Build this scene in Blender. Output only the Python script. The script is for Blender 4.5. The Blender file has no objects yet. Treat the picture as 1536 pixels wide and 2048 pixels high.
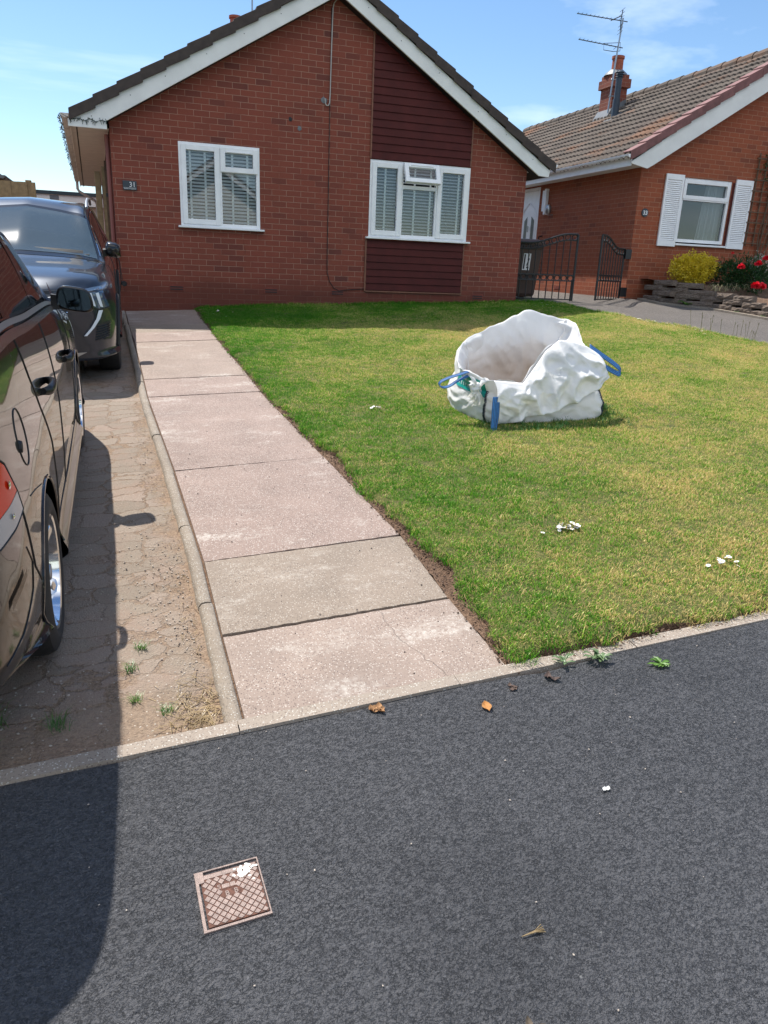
import bpy, bmesh, math, random
import numpy as np
from mathutils import Vector, Matrix
from mathutils.bvhtree import BVHTree
R = math.radians
random.seed(7); rng = np.random.default_rng(7)
SC = bpy.context.scene
C = SC.collection

# ------------------------------------------------------------------ camera, sky, sun, exposure
cd = bpy.data.cameras.new('camera'); cam = bpy.data.objects.new('camera', cd); C.objects.link(cam)
F_PX, PIT, ROL, YAW = 1482.26, 0.31362, 0.04075, 0.33472
cd.sensor_fit = 'VERTICAL'; cd.sensor_height = 36.0; cd.lens = F_PX/2048*36
cd.clip_start = 0.05; cd.clip_end = 2000
_f = Vector((math.sin(YAW)*math.cos(PIT), math.cos(YAW)*math.cos(PIT), -math.sin(PIT)))
_r = Vector((math.cos(YAW), -math.sin(YAW), 0)); _u = _r.cross(_f)
_r2 = _r*math.cos(ROL)+_u*math.sin(ROL); _u2 = _u*math.cos(ROL)-_r*math.sin(ROL)
cam.matrix_world = Matrix((( _r2.x,_u2.x,-_f.x,0),(_r2.y,_u2.y,-_f.y,0),(_r2.z,_u2.z,-_f.z,0),(0,0,0,1)))
SC.camera = cam

SUNV = Vector((-0.23, 0.52, 1.0)).normalized()          # towards the sun: high, behind the bungalow
elev = math.asin(SUNV.z); azim = math.atan2(SUNV.x, SUNV.y)
W = bpy.data.worlds.new('World'); SC.world = W; W.use_nodes = True
wt = W.node_tree; wt.nodes.clear()
def wn(t): return wt.nodes.new(t)
out = wn('ShaderNodeOutputWorld'); bg = wn('ShaderNodeBackground'); sky = wn('ShaderNodeTexSky')
sky.sky_type = 'NISHITA'; sky.sun_disc = False; sky.sun_elevation = elev; sky.sun_rotation = azim
sky.altitude = 50; sky.air_density = 1.0; sky.dust_density = 0.15; sky.ozone_density = 2.0
bg.inputs['Strength'].default_value = 0.125
tc = wn('ShaderNodeTexCoord'); mp = wn('ShaderNodeMapping'); mp.vector_type = 'POINT'
mp.inputs['Rotation'].default_value = (0.0, R(14), R(38)); mp.inputs['Scale'].default_value = (0.9, 5.0, 9.0)
nz = wn('ShaderNodeTexNoise'); nz.inputs['Scale'].default_value = 1.6; nz.inputs['Detail'].default_value = 6; nz.inputs['Roughness'].default_value = .55
rp = wn('ShaderNodeValToRGB'); rp.color_ramp.elements[0].position = .54; rp.color_ramp.elements[1].position = .90
rp.color_ramp.elements[1].color = (.55,.55,.55,1)
mx = wn('ShaderNodeMix'); mx.data_type = 'RGBA'; mx.inputs[7].default_value = (9.0, 9.6, 10.2, 1)
L = wt.links.new
L(tc.outputs['Generated'], mp.inputs['Vector']); L(mp.outputs[0], nz.inputs['Vector']); L(nz.outputs['Fac'], rp.inputs[0])
hs = wn('ShaderNodeHueSaturation'); hs.inputs['Saturation'].default_value = 1.12; hs.inputs['Value'].default_value = .90
L(sky.outputs[0], hs.inputs['Color']); L(rp.outputs[0], mx.inputs[0]); L(hs.outputs[0], mx.inputs[6])
# unseen bank of bright cloud added behind the camera, to fill the shaded fronts
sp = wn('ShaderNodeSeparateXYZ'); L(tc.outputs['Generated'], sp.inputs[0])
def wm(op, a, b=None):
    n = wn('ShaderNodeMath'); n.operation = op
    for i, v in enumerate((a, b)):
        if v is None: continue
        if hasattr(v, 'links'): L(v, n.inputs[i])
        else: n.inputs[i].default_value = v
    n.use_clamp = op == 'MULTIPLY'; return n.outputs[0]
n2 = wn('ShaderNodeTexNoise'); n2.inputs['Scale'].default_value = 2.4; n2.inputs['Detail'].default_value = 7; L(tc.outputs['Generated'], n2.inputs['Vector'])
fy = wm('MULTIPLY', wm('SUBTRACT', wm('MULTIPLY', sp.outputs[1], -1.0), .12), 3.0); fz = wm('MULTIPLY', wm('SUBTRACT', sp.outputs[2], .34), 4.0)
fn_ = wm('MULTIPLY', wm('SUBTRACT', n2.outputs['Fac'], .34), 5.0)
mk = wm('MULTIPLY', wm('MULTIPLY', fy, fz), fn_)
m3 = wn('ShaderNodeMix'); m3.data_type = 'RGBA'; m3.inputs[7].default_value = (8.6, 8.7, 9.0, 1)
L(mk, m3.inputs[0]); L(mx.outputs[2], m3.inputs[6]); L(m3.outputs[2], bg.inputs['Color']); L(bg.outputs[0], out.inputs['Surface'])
sd = bpy.data.lights.new('sun', 'SUN'); sd.energy = 4.8; sd.angle = R(.55); sd.color = (1.0, .955, .88)
sun = bpy.data.objects.new('sun', sd); C.objects.link(sun); sun.location = (0, 0, 20)
sun.rotation_euler = SUNV.to_track_quat('Z', 'Y').to_euler()
SC.view_settings.view_transform = 'Standard'; SC.view_settings.look = 'None'
SC.view_settings.exposure = 0.58; SC.view_settings.gamma = 1.0

# ------------------------------------------------------------------ ground shape
def ye(x): return 2.30+.04*x                                 # line where the footway meets the gardens
def gz(x, y):
    e = ye(x)
    yy = min(y, 13.2)
    z = -.754+.08*(yy-12.8)+.04*max(-6, min(x, 14))
    if y < e: z = -.754+.08*(e-12.8)+.04*max(-6, min(x, 14))+.03*(y-e)
    if y > 13.2: z += .01*min(y-13.2, 10)
    if y < -1.2: z = gz(x, -1.2) + 0.01*(y+1.2)*0 - .11
    return z

# ------------------------------------------------------------------ helpers
def tag(o, label=None, cat=None, group=None, kind=None):
    if label: o['label'] = label
    if cat: o['category'] = cat
    if group: o['group'] = group
    if kind: o['kind'] = kind
    return o
def empty(name, loc, label, cat, group=None, rot=(0,0,0), kind=None):
    o = bpy.data.objects.new(name, None); C.objects.link(o); o.location = loc; o.rotation_euler = rot
    o.empty_display_size = .1
    return tag(o, label, cat, group, kind)
def wloc(o):
    v = Vector((0,0,0))
    while o: v += o.location; o = o.parent
    return v
class MB:
    def __init__(s): s.v = []; s.f = []; s.uv = {}
    def add(s, vs, fs):
        b = len(s.v); s.v += [tuple(v) for v in vs]; s.f += [tuple(b+i for i in f) for f in fs]; return b
    def box(s, a, b):
        x0,x1 = sorted((a[0],b[0])); y0,y1 = sorted((a[1],b[1])); z0,z1 = sorted((a[2],b[2]))
        s.add([(x0,y0,z0),(x1,y0,z0),(x1,y1,z0),(x0,y1,z0),(x0,y0,z1),(x1,y0,z1),(x1,y1,z1),(x0,y1,z1)],
              [(0,3,2,1),(4,5,6,7),(0,1,5,4),(1,2,6,5),(2,3,7,6),(3,0,4,7)]); return s
    def bar(s, p, q, w, h, up=(0,0,1)):
        p = Vector(p); q = Vector(q); d = (q-p).normalized(); u = Vector(up); x = d.cross(u)
        if x.length < 1e-4: x = d.cross(Vector((1,0,0)))
        x.normalize(); u = x.cross(d)
        vs = []
        for c in (p, q):
            for a, b in ((-1,-1),(1,-1),(1,1),(-1,1)): vs.append(c+x*a*w/2+u*b*h/2)
        s.add(vs, [(0,1,2,3),(7,6,5,4),(0,4,5,1),(1,5,6,2),(2,6,7,3),(3,7,4,0)]); return s
    def tube(s, pts, r, n=8, cap=True):
        pts = [Vector(p) for p in pts]; rs = r if isinstance(r, (list,tuple)) else [r]*len(pts)
        rings = []; pu = None
        for i, p in enumerate(pts):
            d = (pts[min(i+1,len(pts)-1)]-pts[max(i-1,0)])
            d = d.normalized() if d.length > 1e-9 else Vector((0,0,1))
            if pu is None: pu = d.orthogonal().normalized()
            u = (pu-d*pu.dot(d)); u = u.normalized() if u.length > 1e-6 else d.orthogonal().normalized(); pu = u
            w = d.cross(u); rings.append([p+(u*math.cos(t)+w*math.sin(t))*rs[i] for t in [2*math.pi*k/n for k in range(n)]])
        b = len(s.v)
        for rg in rings: s.v += [tuple(v) for v in rg]
        for i in range(len(rings)-1):
            for k in range(n):
                a = b+i*n+k; c = b+i*n+(k+1)%n; s.f.append((a, c, c+n, a+n))
        if cap: s.f.append(tuple(b+k for k in reversed(range(n)))); s.f.append(tuple(b+(len(rings)-1)*n+k for k in range(n)))
        return s
    def grid(s, P, flip=False, closed=False):
        m, n = len(P), len(P[0]); b = len(s.v)
        for row in P: s.v += [tuple(v) for v in row]
        for i in range(m-1):
            for j in range(n if closed else n-1):
                a = b+i*n+j; c = b+i*n+(j+1)%n; q = (a, c, c+n, a+n)
                s.f.append(q[::-1] if flip else q)
        return s
    def prism(s, poly, ax, t0, t1):
        """polygon in the plane across axis ax, extruded t0..t1"""
        def mk(p, t):
            return (t,p[0],p[1]) if ax == 'x' else (p[0],t,p[1]) if ax == 'y' else (p[0],p[1],t)
        n = len(poly); s.add([mk(p,t0) for p in poly]+[mk(p,t1) for p in poly],
              [tuple(range(n)), tuple(range(2*n-1,n-1,-1))]+[(i,i+n,(i+1)%n+n,(i+1)%n) for i in range(n)]); return s
    def lathe(s, c, prof, n=24, axis='z'):
        c = Vector(c); P = []
        for r, h in prof:
            ring = []
            for k in range(n):
                t = 2*math.pi*k/n; a, b = r*math.cos(t), r*math.sin(t)
                ring.append(c+(Vector((a,b,h)) if axis=='z' else Vector((h,a,b)) if axis=='x' else Vector((a,h,b))))
            P.append(ring)
        return s.grid(P, closed=True)
    def xf(s, fn): s.v = [tuple(fn(Vector(v))) for v in s.v]; return s
    def build(s, name, mat, parent=None, loc=None, smooth=False, local=False, bevel=0, ang=35, fixn=True, kind=None):
        me = bpy.data.meshes.new(name)
        V = np.array(s.v, dtype=float).reshape(-1,3)
        UVV = V.copy()
        o3 = np.zeros(3)
        if not local:
            o3 = np.array(wloc(parent) if parent else (loc or (0,0,0)), dtype=float)
        me.from_pydata([tuple(v) for v in (V-o3)], [], s.f); me.update()
        if fixn:
            bm = bmesh.new(); bm.from_mesh(me); bmesh.ops.recalc_face_normals(bm, faces=bm.faces); bm.to_mesh(me); bm.free()
        uvl = me.uv_layers.new(name='UVMap')
        for p in me.polygons:
            n = p.normal; ax = 2 if abs(n.z) >= max(abs(n.x),abs(n.y)) else (0 if abs(n.x) > abs(n.y) else 1)
            for li in p.loop_indices:
                v = UVV[me.loops[li].vertex_index]
                uvl.data[li].uv = (v[0],v[1]) if ax == 2 else ((v[1],v[2]) if ax == 0 else (v[0],v[2]))
        if isinstance(mat, (list,tuple)):
            for m_ in mat: me.materials.append(m_)
        else: me.materials.append(mat)
        o = bpy.data.objects.new(name, me); C.objects.link(o)
        if parent: o.parent = parent
        elif loc is not None: o.location = loc
        if smooth:
            me.polygons.foreach_set('use_smooth', [True]*len(me.polygons)); me.set_sharp_from_angle(angle=R(ang))
        if bevel:
            b = o.modifiers.new('b','BEVEL'); b.width = bevel; b.segments = 2; b.limit_method = 'ANGLE'; b.angle_limit = R(40)
        if kind: o['kind'] = kind
        return o
def copy_tree(o, parent=None):
    c = o.copy(); C.objects.link(c)
    if parent: c.parent = parent
    for ch in list(o.children): copy_tree(ch, c)
    return c
def text_mesh(body, size, depth, name, mat, parent, fn, font_x='LEFT', bold=0.0):
    """lettering turned into a mesh; fn maps (x, y, d) on the sign to world"""
    cu = bpy.data.curves.new('t','FONT'); cu.body = body; cu.size = size; cu.extrude = depth; cu.align_x = font_x; cu.offset = bold
    to = bpy.data.objects.new('t', cu); C.objects.link(to)
    dg = bpy.context.evaluated_depsgraph_get(); me = bpy.data.meshes.new_from_object(to.evaluated_get(dg))
    bpy.data.objects.remove(to)
    m = MB(); m.add([fn(v.co.x, v.co.y, v.co.z) for v in me.vertices], [tuple(p.vertices) for p in me.polygons])
    return m.build(name, mat, parent)

# ------------------------------------------------------------------ materials
def NT(name):
    m = bpy.data.materials.new(name); m.use_nodes = True; t = m.node_tree; t.nodes.clear()
    o = t.nodes.new('ShaderNodeOutputMaterial'); b = t.nodes.new('ShaderNodeBsdfPrincipled'); t.links.new(b.outputs[0], o.inputs[0])
    return m, t, b, o
class G:
    def __init__(s, t): s.t = t
    def n(s, typ, **kw):
        nd = s.t.nodes.new('ShaderNode'+typ)
        for k, v in kw.items():
            if k.startswith('i_'):
                key = k[2:]; nd.inputs[int(key) if key.isdigit() else key.replace('_',' ')].default_value = v
            else: setattr(nd, k, v)
        return nd
    def l(s, a, b): s.t.links.new(a, b)
    def noise(s, vec, scale, detail=4, rough=.55, dist=0):
        n = s.n('TexNoise'); n.inputs['Scale'].default_value = scale; n.inputs['Detail'].default_value = detail
        n.inputs['Roughness'].default_value = rough; n.inputs['Distortion'].default_value = dist
        if vec is not None: s.l(vec, n.inputs['Vector'])
        return n.outputs['Fac']
    def vor(s, vec, scale, feat='F1', out='Distance', rand=1, metric=None):
        n = s.n('TexVoronoi', feature=feat); n.inputs['Scale'].default_value = scale; n.inputs['Randomness'].default_value = rand
        if metric: n.distance = metric
        if vec is not None: s.l(vec, n.inputs['Vector'])
        return n.outputs[out]
    def ramp(s, v, stops, interp='LINEAR'):
        n = s.n('ValToRGB'); e = n.color_ramp.elements; n.color_ramp.interpolation = interp
        while len(e) > 1: e.remove(e[-1])
        e[0].position = stops[0][0]; e[0].color = c4(stops[0][1])
        for p, c in stops[1:]:
            k = e.new(p); k.color = c4(c)
        s.l(v, n.inputs[0]); return n.outputs[0]
    def mix(s, f, a, b, blend='MIX'):
        n = s.n('Mix', data_type='RGBA', blend_type=blend)
        for i, v in ((0,f),(6,a),(7,b)):
            if hasattr(v, 'links'): s.l(v, n.inputs[i])
            else: n.inputs[i].default_value = v if i == 0 else c4(v)
        return n.outputs[2]
    def math(s, op, a, b=None, c=None):
        n = s.n('Math', operation=op)
        for i, v in enumerate((a,b,c)):
            if v is None: continue
            if hasattr(v, 'links'): s.l(v, n.inputs[i])
            else: n.inputs[i].default_value = v
        return n.outputs[0]
    def mapr(s, v, a, b, c=0, d=1):
        n = s.n('MapRange'); n.inputs[1].default_value = a; n.inputs[2].default_value = b; n.inputs[3].default_value = c; n.inputs[4].default_value = d
        s.l(v, n.inputs[0]); return n.outputs[0]
    def bump(s, h, strength, dist, b, nrm=None):
        n = s.n('Bump'); n.inputs['Strength'].default_value = strength; n.inputs['Distance'].default_value = dist
        s.l(h, n.inputs['Height'])
        if nrm is not None: s.l(nrm, n.inputs['Normal'])
        if b: s.l(n.outputs[0], b.inputs['Normal'])
        return n.outputs[0]
    def scalev(s, vec, sc):
        n = s.n('Mapping'); n.inputs['Scale'].default_value = sc; s.l(vec, n.inputs['Vector']); return n.outputs[0]
def c4(c):
    if isinstance(c, (int,float)): return (c,c,c,1)
    return (*c, 1) if len(c) == 3 else c
def pos(g): return g.n('NewGeometry').outputs['Position']
def mat(name, col, rough=.6, metal=0, var=.15, vs=6, bump=0, bs=60, coat=0, spec=.5):
    m, t, b, o = NT(name); g = G(t); P = pos(g)
    if var:
        f = g.noise(P, vs, 5); dark = tuple(c*(1-var) for c in col); light = tuple(min(1,c*(1+var)) for c in col)
        g.l(g.ramp(f, [(.3,dark),(.7,light)]), b.inputs['Base Color'])
    else: b.inputs['Base Color'].default_value = c4(col)
    b.inputs['Roughness'].default_value = rough; b.inputs['Metallic'].default_value = metal
    b.inputs['Specular IOR Level'].default_value = spec
    if coat: b.inputs['Coat Weight'].default_value = coat; b.inputs['Coat Roughness'].default_value = .02
    if bump: g.bump(g.noise(P, bs, 4), bump, .01, b)
    return m
def brick_mat(name, c1, c2, mortar, stain=.5, off=(0,0)):
    m, t, b, o = NT(name); g = G(t)
    uv = g.n('UVMap').outputs[0]
    mpn = g.n('Mapping'); mpn.inputs['Location'].default_value = (off[0],off[1],0); g.l(uv, mpn.inputs[0]); uvm = mpn.outputs[0]
    w = g.noise(g.scalev(uvm,(1,1,1)), 9, 2)
    # slightly wavy courses
    vm = g.n('VectorMath', operation='ADD'); g.l(uvm, vm.inputs[0])
    cx = g.n('CombineXYZ'); g.l(g.mapr(w,0,1,-.003,.003), cx.inputs[0]); g.l(g.mapr(w,0,1,-.0025,.0025), cx.inputs[1]); g.l(cx.outputs[0], vm.inputs[1])
    br = g.n('TexBrick'); br.offset = .5; br.offset_frequency = 2
    for k, v in (('Scale',1.0),('Mortar Size',.0042),('Mortar Smooth',.25),('Bias',0.0),('Brick Width',.236),('Row Height',.0857)): br.inputs[k].default_value = v
    br.inputs['Color1'].default_value = (0,0,0,1); br.inputs['Color2'].default_value = (1,1,1,1); br.inputs['Mortar'].default_value = (.5,.5,.5,1)
    g.l(vm.outputs[0], br.inputs['Vector'])
    P = pos(g)
    base = g.ramp(br.outputs['Color'], [(0,tuple(x*1.06 for x in c1)),(.5,c1),(.86,tuple(a*.62+b_*.38 for a,b_ in zip(c1,c2))),(1,c2)])
    base = g.mix(g.mapr(g.noise(P,1.1,4),.35,.7,0,.55), base, tuple(x*1.25 if i == 0 else x*1.1 for i, x in enumerate(c1)))
    base = g.mix(g.mapr(g.noise(P,70,3),.45,.8,0,.35), base, tuple(x*.55 for x in c1))
    mf = g.math('MULTIPLY', br.outputs['Fac'], g.mapr(g.noise(P,3.1,4,.65),.34,.50,.30,1))
    colr = g.mix(mf, base, mortar)
    # damp, darker courses low on the wall
    sx = g.n('SeparateXYZ'); g.l(P, sx.inputs[0])
    low = g.mapr(g.math('ADD', sx.outputs[2], g.mapr(g.noise(P,2.3,4),0,1,-.15,.15)), -.42, -.15, stain*1.4, 0)
    colr = g.mix(low, colr, tuple(x*.5 for x in c1))
    colr = g.mix(g.mapr(g.noise(g.scalev(P,(5,5,.7)),1.7,4,.7),.66,.74,0,.45), colr, tuple(x*.45 for x in c1))
    g.l(colr, b.inputs['Base Color']); b.inputs['Roughness'].default_value = .85
    h = g.math('ADD', g.math('MULTIPLY', br.outputs['Fac'], -1.0), g.math('MULTIPLY', g.noise(P,90,4), .35))
    g.bump(h, .6, .006, b)
    return m
M = {}
M['brick'] = brick_mat('red_brick', (.205,.051,.030), (.105,.030,.023), (.34,.19,.135), off=(.03,.02))
M['brick33'] = brick_mat('orange_brick', (.275,.073,.030), (.16,.046,.025), (.38,.20,.12), off=(.1,.05))
M['upvc'] = mat('white_plastic', (.84,.85,.86), .35, var=.05)
M['upvc2'] = mat('white_painted_board', (.74,.75,.73), .5, var=.07, vs=3)
M['soffit'] = mat('pinkish_white_soffit_board', (.62,.55,.50), .55, var=.1)
M['clad'] = mat('maroon_plastic_boards', (.072,.012,.010), .6, var=.18, vs=4, spec=.22)
M['verge31'] = mat('dark_brown_verge_tile', (.050,.037,.031), .75, var=.3, vs=9, bump=.3, bs=90)
M['verge33'] = mat('red_brown_verge_tile', (.19,.085,.08), .75, var=.25, vs=9, bump=.3, bs=90)
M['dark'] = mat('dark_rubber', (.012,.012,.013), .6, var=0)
M['black_iron'] = mat('black_painted_iron', (.015,.016,.018), .35, var=0)
M['lead'] = mat('grey_lead_flashing', (.14,.15,.16), .5, var=.2)
M['terracotta'] = mat('terracotta_pot', (.33,.09,.05), .8, var=.2, vs=12)
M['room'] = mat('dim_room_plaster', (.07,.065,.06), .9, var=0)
M['chrome'] = mat('chrome', (.75,.76,.78), .07, metal=1, var=0)
M['alu'] = mat('dull_aluminium', (.38,.40,.42), .35, metal=.8, var=0)
M['wood'] = mat('weathered_timber', (.27,.19,.10), .8, var=.25, vs=14, bump=.2, bs=40)
M['wood_dark'] = mat('dark_timber', (.12,.075,.045), .8, var=.25, vs=14)
M['cable'] = mat('black_cable', (.012,.012,.014), .5, var=0)
M['blind'] = mat('cream_blind_slat', (.92,.91,.88), .5, var=0)
M['slate'] = mat('dark_slate_plaque', (.03,.038,.05), .3, var=.1)
M['white'] = mat('white_enamel', (.8,.8,.8), .4, var=0)
M['cream'] = mat('cream_render', (.62,.57,.50), .8, var=.06)
M['render'] = mat('white_render', (.78,.77,.73), .85, var=.06)
def glass_mat(name, tint=(.6,.75,.8), refl=1.0, ior=1.52, body=0):
    m, t, b, o = NT(name); g = G(t); t.nodes.remove(b)
    tr = g.n('BsdfTransparent'); tr.inputs[0].default_value = c4(tint)
    gl = g.n('BsdfGlossy'); gl.inputs['Roughness'].default_value = .004; gl.inputs[0].default_value = (refl,refl,refl,1)
    fr = g.n('Fresnel'); fr.inputs[0].default_value = ior
    g.bump(g.noise(pos(g), 2.2, 1), .05, .004, None)
    bn = [n for n in t.nodes if n.bl_idname == 'ShaderNodeBump'][0]; t.links.new(bn.outputs[0], gl.inputs['Normal'])
    ms = g.n('MixShader'); g.l(g.mapr(fr.outputs[0], 0, 1, body, 1), ms.inputs[0]); g.l(tr.outputs[0], ms.inputs[1]); g.l(gl.outputs[0], ms.inputs[2])
    g.l(ms.outputs[0], o.inputs[0]); return m
M['glass'] = glass_mat('window_glass', (.90,.96,.98), 1.0, 1.68, .03)
M['carglass'] = glass_mat('tinted_car_glass', (.10,.12,.13), 1.0, 1.6, .02)
M['windscreen'] = glass_mat('windscreen_glass', (.50,.60,.62), 1.0, 1.62, .05)
def paint(name, col, flake=.0):
    m, t, b, o = NT(name); g = G(t); P = pos(g)
    b.inputs['Base Color'].default_value = c4(col); b.inputs['Metallic'].default_value = flake
    b.inputs['Roughness'].default_value = .30; b.inputs['Coat Weight'].default_value = 1; b.inputs['Coat Roughness'].default_value = .025
    b.inputs['Coat IOR'].default_value = 1.46; b.inputs['Specular IOR Level'].default_value = .15
    d = g.mapr(g.noise(P, 420, 2), .72, .8, 0, .25); g.l(g.mapr(d,0,1,.02,.18), b.inputs['Coat Roughness'])
    return m
M['black_paint'] = paint('black_car_paint', (.006,.006,.007))
M['grey_paint'] = paint('dark_grey_metallic_paint', (.020,.027,.040), .4)

def interp(tab, y):
    tab = sorted(tab); ys = [a for a,_ in tab]; xs = [b for _,b in tab]
    return float(np.interp(y, ys, xs))
PL = [(2.2,.312),(2.96,.300),(3.7,.295),(5.14,.24),(7.2,.135),(8.6,.105),(10,.07),(11.4,.02),(12.8,-.02)]
PR = [(2.2,1.40),(2.97,1.385),(3.7,1.40),(5.14,1.31),(7.06,1.19),(7.9,1.17),(10,1.10),(12.8,1.055)]

# ---- ground materials
def asphalt(name, stone, binder_shade, sc=1.0):
    m, t, b, o = NT(name); g = G(t); P = pos(g)
    wv = g.n('VectorMath', operation='ADD'); g.l(P, wv.inputs[0])
    nn = g.n('TexNoise'); nn.inputs['Scale'].default_value = 60; nn.inputs['Detail'].default_value = 2; g.l(P, nn.inputs[0])
    sc_ = g.n('VectorMath', operation='SCALE'); sc_.inputs[3].default_value = .006; g.l(nn.outputs['Color'], sc_.inputs[0]); g.l(sc_.outputs[0], wv.inputs[1])
    PV = wv.outputs[0]
    vc = g.vor(PV, 190*sc, out='Color')
    big = g.noise(P, 1.3, 5, .6)
    def crev(scale, wid, lo, hi):
        n_ = g.noise(PV, scale*sc, 3, .6, .3); d_ = g.math('ABSOLUTE', g.math('SUBTRACT', n_, .5))
        return g.math('MULTIPLY', g.mapr(d_, 0, wid, 1, 0), g.mapr(g.noise(P, scale*.62*sc, 2, .5), lo, hi))
    cr = g.math('MAXIMUM', crev(58, .022, .46, .54), crev(110, .034, .46, .56))
    h = g.math('ADD', g.math('MULTIPLY', cr, -1.5), g.math('ADD', g.math('MULTIPLY', g.noise(PV, 120*sc, 4, .6), 1.6), g.math('MULTIPLY', g.noise(P, 30, 3), 1.2)))
    sv = g.vor(PV, 130*sc, out='Color'); ss = g.n('SeparateColor'); g.l(sv, ss.inputs[0])
    st2 = g.mix(g.mapr(ss.outputs[0], 0, 1, 0, .22), stone, tuple(c*.62 for c in stone))
    colr = g.mix(g.math('MULTIPLY', cr, .85), st2, binder_shade)  # shadow in the crevices painted as dark colour between the stones
    sep = g.n('SeparateColor'); g.l(vc, sep.inputs[0])
    colr = g.mix(g.mapr(sep.outputs[0], .965, 1, 0, .6), colr, tuple(min(1,c*2.2) for c in stone))
    colr = g.mix(g.mapr(big, .35, .7, 0, .35), colr, tuple(c*1.35 for c in stone))
    colr = g.mix(g.mapr(g.noise(P,.9,5,.7), .50, .70, 0, .30), colr, tuple(c*1.2 for c in binder_shade))
    colr = g.mix(g.mapr(g.vor(P, 8), .026, .034, .85, 0), colr, (.30,.30,.29))
    g.l(colr, b.inputs['Base Color']); b.inputs['Roughness'].default_value = .62; b.inputs['Specular IOR Level'].default_value = .45
    g.bump(h, 1.0, .020, b); return m
M['asphalt'] = asphalt('new_asphalt', (.112,.112,.119), (.014,.015,.018))
M['road'] = asphalt('worn_asphalt', (.14,.14,.14), (.06,.06,.06))
M['drive33'] = asphalt('old_pale_asphalt', (.255,.225,.20), (.17,.15,.138))
def slab_mat(name, base, dark, light, dens=1.0, stain=(.62,.58,.52), stamt=.6, crack=False):
    m, t, b, o = NT(name); g = G(t); P = pos(g)
    nb = g.noise(P, 2.6, 6, .6)
    colr = g.ramp(nb, [(.3,tuple(c*.86 for c in base)),(.5,base),(.72,tuple(min(1,c*1.12) for c in base))])
    sp = g.vor(P, 125, out='Color'); sd_ = g.vor(P, 125); se = g.n('SeparateColor'); g.l(sp, se.inputs[0])
    inside = g.mapr(sd_, .30, .42, 1, 0); dn = g.mapr(g.noise(P, 3.3, 3), .35, .65, .35, 1.0)
    colr = g.mix(g.math('MULTIPLY', g.math('MULTIPLY', g.mapr(se.outputs[0], .62-.25*dens, .66-.25*dens), inside), g.math('MULTIPLY', dn, .8)), colr, dark)
    colr = g.mix(g.math('MULTIPLY', g.math('MULTIPLY', g.mapr(se.outputs[1], .70, .74), inside), .75), colr, light)
    s2 = g.vor(P, 72, out='Color'); d2 = g.vor(P, 72); se2 = g.n('SeparateColor'); g.l(s2, se2.inputs[0])
    colr = g.mix(g.math('MULTIPLY', g.mapr(se2.outputs[0], .84, .86), g.mapr(d2, .12, .18, .9, 0)), colr, (.09,.06,.055))
    colr = g.mix(g.math('MULTIPLY', g.mapr(se2.outputs[1], .91, .93), g.mapr(d2, .2, .3, .5, 0)), colr, light)
    st = g.math('MULTIPLY', g.mapr(g.noise(g.scalev(P,(1,2.2,1)), 1.9, 7, .68), .55, .70), g.mapr(g.noise(P, 40, 4, .7), .38, .62))
    colr = g.mix(g.math('MULTIPLY', st, stamt), colr, stain)
    colr = g.mix(g.mapr(g.noise(P, 1.1, 5, .6), .52, .75, 0, .4), colr, tuple(c*.72 for c in base))
    h = g.math('ADD', g.noise(P, 130, 4, .65), g.math('MULTIPLY', inside, .4))
    if crack:
        wv = g.n('VectorMath', operation='ADD'); g.l(P, wv.inputs[0])
        nn = g.n('TexNoise'); nn.inputs['Scale'].default_value = 5; nn.inputs['Detail'].default_value = 5; g.l(P, nn.inputs[0])
        s_ = g.n('VectorMath', operation='SCALE'); s_.inputs[3].default_value = .22; g.l(nn.outputs['Color'], s_.inputs[0]); g.l(s_.outputs[0], wv.inputs[1])
        e = g.vor(wv.outputs[0], .8, feat='DISTANCE_TO_EDGE')
        k = g.mapr(e, .0, .003, .6, 0); colr = g.mix(k, colr, (.10,.075,.06)); h = g.math('SUBTRACT', h, g.math('MULTIPLY', k, 2))
    g.l(colr, b.inputs['Base Color']); b.inputs['Roughness'].default_value = .85
    g.bump(h, .55, .004, b); return m
M['slab_pink'] = slab_mat('pink_speckled_concrete', (.268,.206,.170), (.085,.06,.055), (.60,.54,.48), 1.1)
M['slab_coarse'] = slab_mat('coarse_pink_aggregate', (.27,.20,.168), (.075,.052,.048), (.60,.54,.49), 1.6, stamt=.75)
M['slab_beige'] = slab_mat('beige_concrete', (.245,.195,.153), (.085,.065,.055), (.5,.45,.39), .9, stamt=.5)
M['slab_smooth'] = slab_mat('smooth_pink_concrete', (.28,.216,.178), (.09,.062,.055), (.6,.54,.48), .8, crack=True)
M['kerb'] = slab_mat('weathered_kerb_concrete', (.25,.205,.16), (.12,.10,.085), (.52,.5,.45), 1.0, stamt=.3)
M['kerb_edge'] = slab_mat('pale_edging_concrete', (.29,.24,.195), (.12,.09,.075), (.6,.58,.52), .8, stamt=.5)
def soil_mat(name, a, b_, c):
    m, t, b, o = NT(name); g = G(t); P = pos(g)
    f = g.noise(P, 55, 6, .7); colr = g.ramp(f, [(.3,a),(.5,b_),(.7,c)])
    colr = g.mix(g.mapr(g.noise(P,3,3),.4,.7,0,.5), colr, a)
    g.l(colr, b.inputs['Base Color']); b.inputs['Roughness'].default_value = .95
    g.bump(g.math('ADD', f, g.math('MULTIPLY', g.vor(P, 120), .8)), 1, .012, b); return m
M['soil'] = soil_mat('dry_soil', (.085,.045,.026), (.17,.10,.06), (.30,.19,.12))
M['thatch'] = soil_mat('lawn_thatch', (.045,.060,.012), (.12,.125,.025), (.26,.21,.07))
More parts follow.
